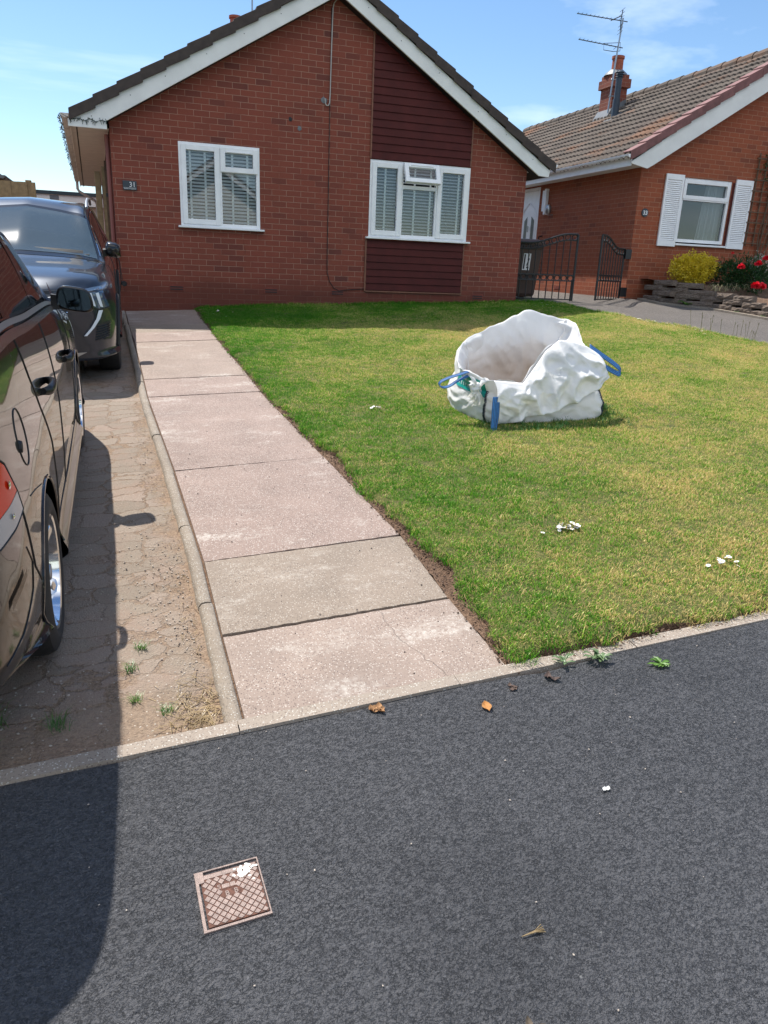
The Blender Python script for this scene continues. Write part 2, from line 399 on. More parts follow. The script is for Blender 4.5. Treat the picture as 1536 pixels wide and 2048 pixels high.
def drive_mat():
    m, t, b, o = NT('cracked_driveway_blocks'); g = G(t); P = pos(g)
    nn = g.n('TexNoise'); nn.inputs['Scale'].default_value = 2.6; nn.inputs['Detail'].default_value = 6; nn.inputs['Roughness'].default_value = .68; g.l(P, nn.inputs[0])
    s_ = g.n('VectorMath', operation='SCALE'); s_.inputs[3].default_value = .24; g.l(nn.outputs['Color'], s_.inputs[0])
    wv = g.n('VectorMath', operation='ADD'); g.l(P, wv.inputs[0]); g.l(s_.outputs[0], wv.inputs[1])
    V = g.scalev(wv.outputs[0], (.9, 1.45, 1))
    e = g.vor(V, 5.0, feat='DISTANCE_TO_EDGE', rand=.58); cc = g.vor(V, 5.0, out='Color', rand=.58)
    se = g.n('SeparateColor'); g.l(cc, se.inputs[0])
    stone = g.ramp(se.outputs[0], [(0,(.235,.19,.145)),(.5,(.29,.235,.182)),(1,(.325,.25,.198))])
    stone = g.mix(g.mapr(g.noise(P, 95, 4, .7), .35, .7, 0, .6), stone, (.22,.165,.125))
    stone = g.mix(g.mapr(g.vor(P, 120), .12, .2, .5, 0), stone, (.58,.53,.46))
    stone = g.mix(g.mapr(g.noise(P, 2.1, 5, .7), .48, .66, 0, .7), stone, (.30,.20,.15))
    jw = g.mapr(g.noise(P, 3.5, 4, .7), .35, .68, .004, .06)
    joint = g.math('MULTIPLY', g.mapr(g.math('SUBTRACT', e, jw), 0, .02, 1, 0), g.mapr(g.noise(P, 1.7, 5, .75), .38, .56, .15, 1))
    dirt = g.ramp(g.noise(P, 70, 5, .7), [(.3,(.10,.062,.04)),(.5,(.25,.165,.105)),(.7,(.37,.27,.185))])
    # dry earth has washed over the strip beside the kerb
    sx = g.n('SeparateXYZ'); g.l(P, sx.inputs[0])
    ex = g.math('ADD', sx.outputs[0], g.math('MULTIPLY', sx.outputs[1], .033))
    band = g.mapr(g.math('ADD', ex, g.mapr(g.noise(P, 5, 5, .7), 0, 1, -.32, .32)), .22, .36, 0, 1)
    front = g.mapr(g.math('ADD', sx.outputs[1], g.mapr(g.noise(P, 4, 5, .7), 0, 1, -.5, .5)), 2.35, 2.7, .8, 0)
    k = g.math('MAXIMUM', joint, g.math('MAXIMUM', band, front))
    colr = g.mix(g.math('MULTIPLY', k, .9), stone, dirt)
    crackl = g.mapr(e, 0, .010, .9, 0); colr = g.mix(g.math('MULTIPLY', crackl, g.mapr(g.noise(P,6,4,.7),.35,.6,.15,.8)), colr, (.06,.045,.032))
    g.l(colr, b.inputs['Base Color']); b.inputs['Roughness'].default_value = .9
    h = g.math('ADD', g.math('MULTIPLY', k, -1.2), g.math('ADD', g.noise(P, 60, 5, .7), g.math('MULTIPLY', g.vor(P, 140), .5)))
    g.bump(h, .8, .012, b); return m
M['drive'] = drive_mat()

def sheet(name, x0f, x1f, y0, y1, nx, ny, zf, mt, kind='structure', jit=0, skirt=0, parent=None, label=None):
    P = []
    for j in range(ny+1):
        y = y0+(y1-y0)*j/ny; a = x0f(y) if callable(x0f) else x0f; b = x1f(y) if callable(x1f) else x1f
        P.append([(a+(b-a)*i/nx, y, zf(a+(b-a)*i/nx, y)) for i in range(nx+1)])
    m = MB(); m.grid(P)
    if skirt:
        brd = P[0]; m.grid([[ (p[0],p[1],p[2]-skirt) for p in brd], brd])
        brd = P[-1]; m.grid([brd, [(p[0],p[1],p[2]-skirt) for p in brd]])
        for c in (0,-1):
            brd = [r[c] for r in P]; m.grid([brd, [(p[0],p[1],p[2]-skirt) for p in brd]], flip=c==-1)
    o = m.build(name, mt, parent, fixn=not skirt)
    if fixup: pass
    if kind and not parent: o['kind'] = kind
    return o
fixup = False
# earth below everything, out to the horizon
def gearth(x, y):
    return gz(x, y)-.10 - (0.0)
m = MB()
xs = [-900,-300,-80,-30,-12,-6,-3,-1,0,1,2,4,6,8,10,14,20,40,90,300,900]; ys = [-900,-300,-90,-40,-20,-10,-4,-1.3,-1.1,0,1,2,2.2,2.5,3,4,6,8,10,12,13.2,14,18,24,34,60,120,300,900]
m.grid([[(x,y,gearth(x,y)) for x in xs] for y in ys]); m.build('ground', M['soil'], fixn=False)['kind'] = 'structure'
# footway where the photographer stands
kerby = -.95
sheet('pavement', lambda y: -14, lambda y: 22, kerby, 2.26, 72, 8, lambda x,y: gz(x,y)+.0, M['asphalt'])
P = []
m = MB(); m.grid([[(x, ye(x)-.02+.012*math.sin(x*7)+.006*math.sin(x*23+1), gz(x, ye(x)-.03)) for x in np.linspace(-14,22,500)][k] for k in range(500)] and
    [[(x,2.02,gz(x,2.02)-.0012) for x in np.linspace(-14,22,500)], [(x, ye(x)-.028+.012*math.sin(x*7)+.006*math.sin(x*23+1)+.01*math.sin(x*3.1), gz(x, ye(x)-.03)+.0015) for x in np.linspace(-14,22,500)]])
o = m.build('pavement', M['asphalt'], fixn=False); o['kind'] = 'structure'
m = MB()
for i in range(-15, 24): m.box((i*.915, kerby-.13, gz(i*.915,-.9)-.25), (i*.915+.908, kerby-.004, gz(i*.915+.45,-.9)+.004))
o = m.build('road_kerb', M['kerb'], bevel=.01); o['kind'] = 'structure'
sheet('road', -60, 60, -8.2, kerby-.13, 60, 10, lambda x,y: gz(x,-1.2)-.003-.0*y, M['road'])
sheet('pavement', -60, 60, -10.2, -8.2, 60, 2, lambda x,y: gz(x,-1.2)+.10, M['road'], skirt=.12)

# edging strip between the footway and the gardens
m = MB(); x = -3.0; k = 0
while x < 9.5:
    ln = random.uniform(.8,.93) if not (.35 < x < .5) else .3
    a, b = x+.0018, x+ln-.0018
    dz = random.uniform(-.003,.003)
    n = 12; P = []
    for j in range(n+1):
        xx = a+(b-a)*j/n; e = ye(xx)
        z = gz(xx,e)+.012+dz-(.004 if xx > 1.6 else 0)
        P.append([(xx,e-.028-random.uniform(0,.006),z-.05),(xx,e-.025,z),(xx,e+.038+random.uniform(0,.004),z+.003),(xx,e+.042,z-.05)])
    m.grid(P); x += ln
o = m.build('path_edging', M['kerb_edge'], fixn=False); o['kind'] = 'structure'

# driveway of the near bungalow
sheet('driveway', -3.6, lambda y: interp(PL,y)-.05, 2.30, 30, 40, 140, lambda x,y: gz(x,max(y,ye(x)+.001))-.028+.004*math.sin(x*5+y*3), M['drive'])
# front path: slabs with open joints
J = [2.35,2.96,3.70,5.14,7.21,7.93,8.64,10.03,10.74,11.37,12.80]
slabm = ['slab_smooth','slab_beige','slab_coarse','slab_coarse','slab_coarse','slab_pink','slab_pink','slab_coarse','slab_beige','slab_pink']
mm = {}
for i in range(len(J)-1):
    m = mm.setdefault(slabm[i], MB()); g_ = .006 if i > 1 else .011
    tilt = random.uniform(-.004,.004); dz = random.uniform(-.004,.004)
    nx, ny = 40, 12; P = []
    for j in range(ny+1):
        row = []
        for q in range(nx+1):
            u = q/nx; y = J[i]+g_+(J[i+1]-J[i]-2*g_)*j/ny
            sk = lambda q_: .045 if 0 < q_ <= 3 else (.04 if q_ == 0 else .012)
            y += (sk(i)+(sk(i+1)-sk(i))*j/ny)*(u-.3)        # joints run slightly askew
            if j in (0,ny): y += random.uniform(-.003,.003)
            a, b = interp(PL,y)+.008, interp(PR,y)
            x = a+(b-a)*u
            edge = .004*(1 if q in (0,nx) or j in (0,ny) else 0)
            row.append((x, y, gz(x,y)+.004+dz+tilt*(u-.5)-edge))
        P.append(row)
    m.grid(P)
    for brd, fl in ((P[0],0),(P[-1],1)): m.grid([brd, [(p[0],p[1],p[2]-.05) for p in brd]], flip=bool(fl))
    for c in (0,-1): brd = [r[c] for r in P]; m.grid([brd, [(p[0],p[1],p[2]-.05) for p in brd]])
for k, m in mm.items(): o = m.build('path', M[k], fixn=False, smooth=True, ang=50); o['kind'] = 'structure'
sheet('path', lambda y: interp(PL,y)-.01, lambda y: interp(PR,y)+.02, 2.33, 12.8, 8, 60, lambda x,y: gz(x,max(y,ye(x)+.001))-.014, M['soil'])
# kerb along the path, in short lengths
m = MB(); y = 2.33
while y < 12.7:
    ln = min(.91, 12.8-y); n = 10; P = []; dz = random.uniform(-.006,.006); dx = random.uniform(-.006,.006)
    for j in range(n+1):
        yy = y+.004+(ln-.008)*j/n; x = interp(PL,yy)+dx; z = gz(x,yy)+.008+dz
        w = .062+random.uniform(-.003,.003)
        P.append([(x-w-.012,yy,z-.10),(x-w-.004,yy,z-.018),(x-w+.008,yy,z-.003+random.uniform(-.002,.002)),(x-w/2,yy,z+.003),(x-.010,yy,z),(x-.003,yy,z-.008),(x-.003,yy,z-.10)])
    m.grid(P); m.add(P[0],[tuple(range(7))]); m.add(P[-1],[tuple(range(7))]); y += ln
o = m.build('path_kerb', M['kerb'], fixn=False, smooth=True, ang=50); o['kind'] = 'structure'

# ------------------------------------------------------------------ lawn
def LL(y): return interp(PR,y)+.038+.014*math.sin(y*5.3)+.012*math.sin(y*13.7+1)+.010*math.sin(y*31)+(.085*math.exp(-((y-3.22)/.30)**2))+.035*math.exp(-((y-5.0)/.5)**2)
LR = [(2.2,8.3),(8.1,8.27),(9.4,8.22),(10.3,7.96),(11.6,7.69),(12.4,7.66),(13.2,7.2)]
def LF(x): return ye(x)+.055-.028*min(1,max(0,(x-1.5)/.4))+.012*math.sin(x*4.1)+.012*math.sin(x*11+2)+.008*math.sin(x*29)+(.03 if x > 1.95 else 0)
def lz(x, y):
    d = min(x-LL(y), y-LF(x))
    return gz(x,max(y,ye(x)+.001))+.045+.006*math.sin(x*3.1+y)+.006*math.sin(y*4.3-x)-.030*math.exp(-max(d,0)/.03)
NXL, NYL = 190, 260; P = []
for j in range(NYL+1):
    row = []; v = (j/NYL)**1.25
    for i in range(NXL+1):
        u = (i/NXL)**1.2
        y = 2.4+(12.79-2.4)*v; x = LL(y)+(interp(LR,y)-LL(y))*u
        y = LF(x)+(12.79-LF(x))*v; x = LL(y)+(interp(LR,y)-LL(y))*u
        row.append((x,y,lz(x,y)+.004*(random.random()-.5)))
    P.append(row)
m = MB(); m.grid(P); lawn = m.build('lawn', M['thatch'], fixn=False, smooth=True, ang=80); lawn['kind'] = 'structure'
m = MB()
for brd in (P[0], [r[0] for r in P], [r[-1] for r in P]):
    low = []
    for p in brd:
        q = random.uniform(-.012,.012); low.append((p[0]+q-(.012 if brd is not P[0] and p[0] < 3 else 0),p[1]+q*.5-(.006 if brd is P[0] else 0),p[2]-.075))
    mid_ = [(a[0]*.5+b[0]*.5+random.uniform(-.006,.006),a[1]*.5+b[1]*.5+random.uniform(-.006,.006),a[2]*.5+b[2]*.5) for a,b in zip(brd,low)]
    m.grid([brd, mid_, low])
m.build('lawn_edge', M['soil'], fixn=False)['kind'] = 'structure'
# strip of bare soil between path and turf
sheet('soil_strip', lambda y: interp(PR,y)-.0, lambda y: LL(y)+.03, 2.37, 12.79, 4, 300, lambda x,y: gz(x,max(y,ye(x)+.001))-.006+.010*math.sin(x*41+y*17)*math.sin(y*29)+.006*random.random(), M['soil'])

def blade_mat():
    m, t, b, o = NT('grass_blades'); g = G(t); t.nodes.remove(b); P = pos(g)
    at = g.n('Attribute', attribute_name='tint', attribute_type='GEOMETRY').outputs['Fac']
    rnd = g.n('ObjectInfo').outputs['Random']
    sx = g.n('SeparateXYZ'); g.l(P, sx.inputs[0])
    n1 = g.noise(P, .8, 5, .6); n2 = g.noise(P, 2.6, 5, .65); n3 = g.noise(P, 13, 3, .6)
    dry = g.math('ADD', g.math('MULTIPLY', n1, .95), g.math('ADD', g.math('MULTIPLY', n2, .42), g.math('MULTIPLY', n3, .45)))
    # drier away from the path and towards the road and the middle of the lawn
    dx = g.mapr(sx.outputs[0], 1.3, 3.2, -.22, .08)
    front = g.mapr(sx.outputs[1], 2.4, 3.2, .14, 0)
    bk = g.mapr(sx.outputs[1], 10.2, 11.6, 0, -.22)  # house shade along the wall put into the blades as deeper green
    dry = g.math('ADD', dry, g.math('ADD', dx, bk))
    dry = g.math('ADD', dry, g.math('MULTIPLY', front, g.mapr(sx.outputs[0], 1.6, 2.4)))
    dry = g.math('ADD', dry, g.math('ADD', g.mapr(at, 0, 1, -.29, .32), g.mapr(rnd, 0, 1, -.10, .10)))
    colr = g.ramp(dry, [(.58,(.045,.195,.014)),(.82,(.130,.340,.028)),(1.00,(.31,.48,.045)),(1.17,(.50,.52,.10)),(1.40,(.72,.54,.23))])
    df = g.n('BsdfDiffuse'); g.l(colr, df.inputs[0]); tr = g.n('BsdfTranslucent'); g.l(colr, tr.inputs[0])
    gl = g.n('BsdfGlossy'); gl.inputs['Roughness'].default_value = .30; gl.inputs[0].default_value = (.8,.8,.5,1)
    a = g.n('MixShader', i_0=.36); g.l(df.outputs[0], a.inputs[1]); g.l(tr.outputs[0], a.inputs[2])
    c = g.n('MixShader', i_0=.018); g.l(a.outputs[0], c.inputs[1]); g.l(gl.outputs[0], c.inputs[2]); g.l(c.outputs[0], o.inputs[0]); return m
M['blade'] = blade_mat()
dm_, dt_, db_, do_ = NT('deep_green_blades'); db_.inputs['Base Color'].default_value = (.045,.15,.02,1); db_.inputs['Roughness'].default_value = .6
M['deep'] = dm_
def tuft(name, n, rad, h, w, seed, lean=.8, mt='blade'):
    r = np.random.default_rng(seed); V = []; Fc = []; T = []
    for k in range(n):
        a = r.uniform(0, 2*math.pi); d = rad*math.sqrt(r.uniform(0,1)); bx, by = d*math.cos(a), d*math.sin(a)
        hh = h*r.uniform(.45,1.15); ww = w*r.uniform(.7,1.3); ld = r.uniform(0,2*math.pi); ln = hh*lean*r.uniform(.1,1.2)
        fx, fy = math.cos(ld+1.5708+r.uniform(-.6,.6)), math.sin(ld+1.5708+r.uniform(-.6,.6)); b = len(V)
        for s, wf in ((0,1),(.45,.9),(.8,.55)):
            cx = bx+math.cos(ld)*ln*s*s; cy = by+math.sin(ld)*ln*s*s; cz = hh*s*(1-.15*s)-.006
            V.append((cx-fx*ww*wf/2,cy-fy*ww*wf/2,cz)); V.append((cx+fx*ww*wf/2,cy+fy*ww*wf/2,cz))
        V.append((bx+math.cos(ld)*ln,by+math.sin(ld)*ln,hh*.85-.006))
        Fc += [(b,b+1,b+3,b+2),(b+2,b+3,b+5,b+4),(b+4,b+5,b+6)]; T += [r.uniform(0,1)**1.3]*7
    me = bpy.data.meshes.new(name); me.from_pydata(V,[],Fc); at = me.attributes.new('tint','FLOAT','POINT')
    at.data.foreach_set('value', T); me.materials.append(M[mt]); me.polygons.foreach_set('use_smooth',[True]*len(me.polygons))
    return bpy.data.objects.new(name, me)
def gn_scatter(host, name, tufts, density, smin, smax, seed=1, zfloor=None, dens_attr=None, matl=None):
    """grass tufts spread over a copy of the host's faces (uncountable ground cover)"""
    me = host.data.copy(); me.name = name; o = bpy.data.objects.new(name, me); C.objects.link(o)
    col = bpy.data.collections.new(name+'_kinds')
    for t_ in tufts: col.objects.link(t_)
    ng = bpy.data.node_groups.new(name, 'GeometryNodeTree')
    ng.interface.new_socket('Geometry', in_out='INPUT', socket_type='NodeSocketGeometry'); ng.interface.new_socket('Geometry', in_out='OUTPUT', socket_type='NodeSocketGeometry')
    N = ng.nodes.new; l = ng.links.new
    gi = N('NodeGroupInput'); go = N('NodeGroupOutput'); dp = N('GeometryNodeDistributePointsOnFaces'); dp.inputs['Density'].default_value = density; dp.inputs['Seed'].default_value = seed
    ci = N('GeometryNodeCollectionInfo'); ci.inputs['Collection'].default_value = col; ci.inputs['Separate Children'].default_value = True; ci.inputs['Reset Children'].default_value = True
    ip = N('GeometryNodeInstanceOnPoints'); ip.inputs['Pick Instance'].default_value = True
    rr = N('FunctionNodeRandomValue'); rr.data_type = 'FLOAT_VECTOR'; rr.inputs[0].default_value = (-.12,-.12,0); rr.inputs[1].default_value = (.12,.12,6.283)
    rs = N('FunctionNodeRandomValue'); rs.data_type = 'FLOAT'; rs.inputs[2].default_value = smin; rs.inputs[3].default_value = smax
    tx = N('ShaderNodeTexNoise'); tx.inputs['Scale'].default_value = 2.2; mr = N('ShaderNodeMapRange'); mr.inputs[1].default_value = .35; mr.inputs[2].default_value = .65; mr.inputs[3].default_value = .85; mr.inputs[4].default_value = 1.15
    mu = N('ShaderNodeMath'); mu.operation = 'MULTIPLY'
    l(tx.outputs[0], mr.inputs[0]); l(mr.outputs[0], mu.inputs[0]); l(rs.outputs[1], mu.inputs[1])
    if dens_attr:
        na = N('GeometryNodeInputNamedAttribute'); na.data_type = 'FLOAT'; na.inputs[0].default_value = dens_attr
        m2 = N('ShaderNodeMath'); m2.operation = 'MULTIPLY'; m2.inputs[1].default_value = density
        l(na.outputs[0], m2.inputs[0]); l(m2.outputs[0], dp.inputs['Density'])
    l(gi.outputs[0], dp.inputs['Mesh']); l(dp.outputs['Points'], ip.inputs['Points']); l(ci.outputs[0], ip.inputs['Instance'])
    l(rr.outputs[0], ip.inputs['Rotation']); l(mu.outputs[0], ip.inputs['Scale']); l(ip.outputs[0], go.inputs[0])
    md = o.modifiers.new('g','NODES'); md.node_group = ng
    return o
tf = [tuft('t%d'%i, 44, .062, .025, .0027, i, 1.0) for i in range(6)]
gr = gn_scatter(lawn, 'grass', tf, 720, .7, 1.15, 3); tag(gr, 'short mown lawn grass, green by the path and straw-coloured towards the middle', 'grass', kind='stuff')
# longer, ragged blades along the edges and against the wall
m = MB()
for brd in (P[0], [r[0] for r in P]): m.grid([brd, [(p[0]+.035,p[1]+.035,p[2]) for p in brd]])
brd = P[-1]; m.grid([brd, [(p[0],p[1]-.16,p[2]) for p in brd]])
brd = [r[-1] for r in P if r[-1][1] > 6]; m.grid([brd, [(p[0]-.12,p[1],p[2]) for p in brd]])
edge = m.build('edge_host', M['thatch'], fixn=True)
tf2 = [tuft('e%d'%i, 22, .03, .060, .0032, 40+i, 1.0) for i in range(4)]
ge = gn_scatter(edge, 'grass', tf2, 420, .5, 1.15, 5); tag(ge, 'longer uncut grass fringing the lawn edges and the wall foot', 'grass', kind='stuff')
bpy.data.objects.remove(edge)
# longer grass the mower could not reach, round the foot of the sack
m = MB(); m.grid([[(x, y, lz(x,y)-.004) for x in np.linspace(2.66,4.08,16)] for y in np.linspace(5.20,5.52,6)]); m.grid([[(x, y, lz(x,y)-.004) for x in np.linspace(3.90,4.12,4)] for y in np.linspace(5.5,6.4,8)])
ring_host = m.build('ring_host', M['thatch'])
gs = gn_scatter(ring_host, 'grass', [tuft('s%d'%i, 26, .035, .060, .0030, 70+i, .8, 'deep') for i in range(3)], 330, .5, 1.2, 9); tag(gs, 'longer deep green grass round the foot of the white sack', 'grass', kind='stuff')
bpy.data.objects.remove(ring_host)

# ================================================================== BUNGALOW 31
FY = 12.8; X0, X1 = -.07, 6.865; AX, AZ = 3.35, 3.94; SL, SR = .588, .615
def gable(x): return AZ-(SL*(AX-x) if x < AX else SR*(x-AX))+.06
SKL = -.035                                             # the side of the house runs slightly off square
def sidex(y): return X0+SKL*(y-FY)
H31 = empty('brick_bungalow', (AX, FY, gz(AX,FY)-.02), 'dark red brick gabled bungalow behind the lawn, with maroon boards round its right window', 'house')
W1 = (.90,2.135,.565,1.76); W2 = (3.965,5.775,.555,1.748)      # window openings x0,x1,z0,z1
def wall_quad(m, xa, xb, z0, z1, y):
    m.add([(xa,y,z0),(xb,y,z0),(xb,y,z1[1] if isinstance(z1,tuple) else z1),(xa,y,z1[0] if isinstance(z1,tuple) else z1)], [(0,1,2,3)])
m = MB(); zb = -1.1
cuts = [X0, W1[0], W1[1], AX, W2[0], W2[1], X1]
for a, b in zip(cuts[:-1], cuts[1:]):
    tops = (gable(a), gable(b)); hole = W1 if abs(a-W1[0])<1e-6 else W2 if abs(a-W2[0])<1e-6 else None
    if hole: wall_quad(m,a,b,zb,hole[2],FY); wall_quad(m,a,b,hole[3],tops,FY)
    else: wall_quad(m,a,b,zb,tops,FY)
for h in (W1, W2):
    a,b,c,d = h
    for q in ([(a,FY,c),(a,FY+.1,c),(a,FY+.1,d),(a,FY,d)],[(b,FY,c),(b,FY+.1,c),(b,FY+.1,d),(b,FY,d)],[(a,FY,d),(b,FY,d),(b,FY+.1,d),(a,FY+.1,d)],[(a,FY,c),(b,FY,c),(b,FY+.1,c),(a,FY+.1,c)]): m.add(q,[(0,1,2,3)])
BY = 22.4
m.add([(X0,FY,zb),(sidex(BY),BY,zb),(sidex(BY),BY,gable(X0)),(X0,FY,gable(X0))],[(0,1,2,3)])
m.add([(X1,FY,zb),(X1,BY,zb),(X1,BY,gable(X1)),(X1,FY,gable(X1))],[(0,1,2,3)])
m.add([(sidex(BY),BY,zb),(X1,BY,zb),(X1,BY,gable(X1)),(AX,BY,AZ),(sidex(BY),BY,gable(X0))],[(0,1,2,3,4)])
m.build('wall', M['brick'], H31, fixn=False)
# brick-on-edge course under the left sill, mortar smears and old fixing marks
m = MB()
for k in range(17):
    x = W1[0]-.02+k*.0745
    m.box((x,FY-.004,W1[2]-.115),(x+.066,FY+.02,W1[2]-.012))
m.build('sill_brick_course', M['brick'], H31)
# roof slabs
def roof_slab(m, s, x_end, over=.17, th=.16, yb=BY+.1):
    xa, xb = AX, x_end
    za = AZ+.30; zb_ = za-(SL if s < 0 else SR)*abs(x_end-AX)
    y0 = FY-over; dx = SKL*(yb-y0) if s < 0 else 0
    top = [(xa,y0,za),(xb,y0,zb_),(xb+dx,yb,zb_),(xa,yb,za)]
    m.add(top+[(p[0],p[1],p[2]-th) for p in top], [(0,1,2,3),(7,6,5,4),(0,4,5,1),(1,5,6,2),(2,6,7,3),(3,7,4,0)])
m = MB(); roof_slab(m,-1,-.52); roof_slab(m,1,7.22); RF = m.build('roof', M['verge31'], H31)
# bargeboards
m = MB(); yb0, yb1 = FY-.205, FY-.17
bl = [(AX,AZ),(-.10,AZ-SL*(AX+.10)),(-.10,1.80),(-.62,1.80),(-.62,1.895),(-.56,1.945),(AX,AZ+.235+.0)]
m.prism([(p[0],p[1]) for p in bl], 'y', yb0, yb1)
m.build('bargeboard', M['upvc2'], H31, bevel=.003)
m = MB(); zr = lambda x: AZ-SR*(x-AX)
m.prism([(AX+.002,AZ),(7.0,zr(7.0)),(7.19,zr(7.0)-.01),(7.215,zr(7.215)+.225),(AX+.002,AZ+.235)], 'y', yb0, yb1)
m.build('bargeboard', M['upvc2'], H31, bevel=.003)
for x in (-.3,.25,.75,1.35,1.9,2.45,3.0,3.8,4.35,5.02,5.75,6.3,6.85):
    z = (AZ-SL*(AX-x) if x < AX else zr(x))+(.16 if x not in(4.35,5.75) else .12)
    m = MB(); m.lathe((x,yb0-.002,z),[(0,-.002),(.006,-.002),(.006,.004)],8,'y'); m.build('nail_head', M['dark'], H31)
# underside of the verge
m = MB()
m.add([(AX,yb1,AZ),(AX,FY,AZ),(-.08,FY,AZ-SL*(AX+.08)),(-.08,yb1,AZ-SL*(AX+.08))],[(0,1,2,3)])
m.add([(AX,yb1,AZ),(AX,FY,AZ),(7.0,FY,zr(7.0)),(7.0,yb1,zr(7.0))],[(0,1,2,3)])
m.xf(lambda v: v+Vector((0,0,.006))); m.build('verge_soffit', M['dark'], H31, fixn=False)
# cloaked verge tiles, each overlapping the one below
def verge(m, p0, sgn, slope, n, step, y0, y1, drop=.155, lift=.035, th=.022, ax=None):
    for k in range(n):
        xa = p0[0]+sgn*step*k; xb = xa+sgn*(step+.03)
        za = p0[1]+slope*step*k; zb_ = za+slope*(step+.03)
        if ax is not None and (xb-ax)*sgn > 0: zb_ -= slope*abs(xb-ax); xb = ax
        j = random.uniform(-.004,.004)
        # lower end sits proud
        t0, t1 = lift+j, .004+j
        A = [(xa,za+t0),(xb,zb_+t1),(xb,zb_+t1-drop),(xa,za+t0-drop)]
        yy = y0+random.uniform(-.003,.003)
        m.prism(A, 'y', yy, yy+th)
        m.prism([(xa,za+t0),(xb,zb_+t1),(xb,zb_+t1-th),(xa,za+t0-th)], 'y', yy+th-.001, y1)
m = MB()
verge(m, (-.60,1.995), 1, SL, 12, .335, yb0-.04, FY+.3, ax=AX)
m.build('verge_tiles', M['verge31'], H31, bevel=.004)
m = MB(); verge(m, (7.30,zr(7.30)+.365), -1, SR, 12, .335, yb0-.04, FY+.3, ax=AX)
m.build('verge_tiles', M['verge31'], H31, bevel=.004)
m = MB(); m.tube([(AX,yb0-.05,AZ+.41),(AX,BY,AZ+.41)], .10, 12); m.build('ridge_tiles', M['verge31'], H31)
# left eaves: soffit, fascia, gutter, downpipe
def ex(x, y): return x+SKL*(y-FY)
m = MB(); ya, yz = FY-.17, BY
m.add([(ex(-.60,ya),ya,1.815),(ex(-.08,ya),ya,1.815),(ex(-.08,yz),yz,1.815),(ex(-.60,yz),yz,1.815)],[(0,1,2,3)])
for k, x in enumerate((-.50,-.40,-.30,-.20)):
    m.add([(ex(x,ya),ya,1.809),(ex(x+.012,ya),ya,1.809),(ex(x+.012,yz),yz,1.809),(ex(x,yz),yz,1.809)],[(0,1,2,3)])
m.add([(ex(-.60,ya),ya,1.79),(ex(-.60,yz),yz,1.79),(ex(-.60,yz),yz,1.99),(ex(-.60,ya),ya,1.99)],[(0,1,2,3)])
m.add([(ex(-.585,ya),ya,1.79),(ex(-.585,yz),yz,1.79),(ex(-.60,yz),yz,1.79),(ex(-.60,ya),ya,1.79)],[(0,1,2,3)])
m.build('soffit', M['soffit'], H31, fixn=False)
def gutter(m, pa, pb, r=.057, n=10, brackets=.9, side=-1):
    pa, pb = Vector(pa), Vector(pb); d = (pb-pa).normalized(); s = Vector((0,0,1)).cross(d); ln = (pb-pa).length
    P_ = []
    for p in (pa, pb):
        P_.append([p+s*(math.cos(t)*r)+Vector((0,0,-math.sin(t)*r)) for t in [math.pi*k/n for k in range(n+1)]])
    m.grid(P_); P2 = [[v*1 for v in row] for row in P_]
    P2 = [[p+s*(math.cos(t)*(r-.004))+Vector((0,0,-math.sin(t)*(r-.004))) for t in [math.pi*k/n for k in range(n+1)]] for p in (pa,pb)]
    m.grid(P2, flip=True); m.add(P_[0],[tuple(range(n+1))]); m.add(P_[1],[tuple(range(n+1))])
    k = .15
    while k < ln:
        q = pa+d*k; rr_ = r+.006
        P_ = [[q+d*e+s*(math.cos(t)*rr_)+Vector((0,0,-math.sin(t)*rr_)) for t in [math.pi*j/n for j in range(n+1)]] for e in (-.018,.018)]
        m.grid(P_); m.grid([[v-d*.0 for v in P_[0]],[q-d*.018+s*(math.cos(t)*r)+Vector((0,0,-math.sin(t)*r)) for t in [math.pi*j/n for j in range(n+1)]]])
        m.grid([P_[1],[q+d*.018+s*(math.cos(t)*r)+Vector((0,0,-math.sin(t)*r)) for t in [math.pi*j/n for j in range(n+1)]]])
        k += brackets
m = MB(); gutter(m, (ex(-.665,FY-.2),FY-.2,1.965), (ex(-.665,BY),BY,1.945)); m.build('gutter', M['soffit'], H31, smooth=True, fixn=False)
m = MB(); gutter(m, (7.30,FY-.2,1.90), (7.30,BY,1.88)); m.build('gutter', M['upvc'], H31, smooth=True, fixn=False)
m = MB(); gx = ex(-.665,BY-.15)
m.tube([(gx,BY-.15,1.91),(gx,BY-.15,1.72),(gx+.04,BY-.15,1.66),(gx+.40,BY-.15,1.46),(gx+.44,BY-.15,1.38),(gx+.44,BY-.15,-.5)], .034, 10)
m.build('downpipe', M['soffit'], H31, smooth=True)
m = MB(); m.tube([(X0-.045,FY+.16,1.78),(X0-.045,FY+.16,-.8)], .034, 10); m.build('downpipe', mat('red_brown_downpipe',(.25,.085,.07),.5,var=.05), H31, smooth=True)
# right eaves
m = MB(); m.add([(7.20,ya,1.80),(6.85,ya,1.80),(6.85,yz,1.80),(7.20,yz,1.80)],[(0,1,2,3)]); m.add([(7.2,ya,1.80),(7.2,yz,1.80),(7.2,yz,1.97),(7.2,ya,1.97)],[(0,1,2,3)])
m.build('soffit', M['upvc2'], H31, fixn=False)
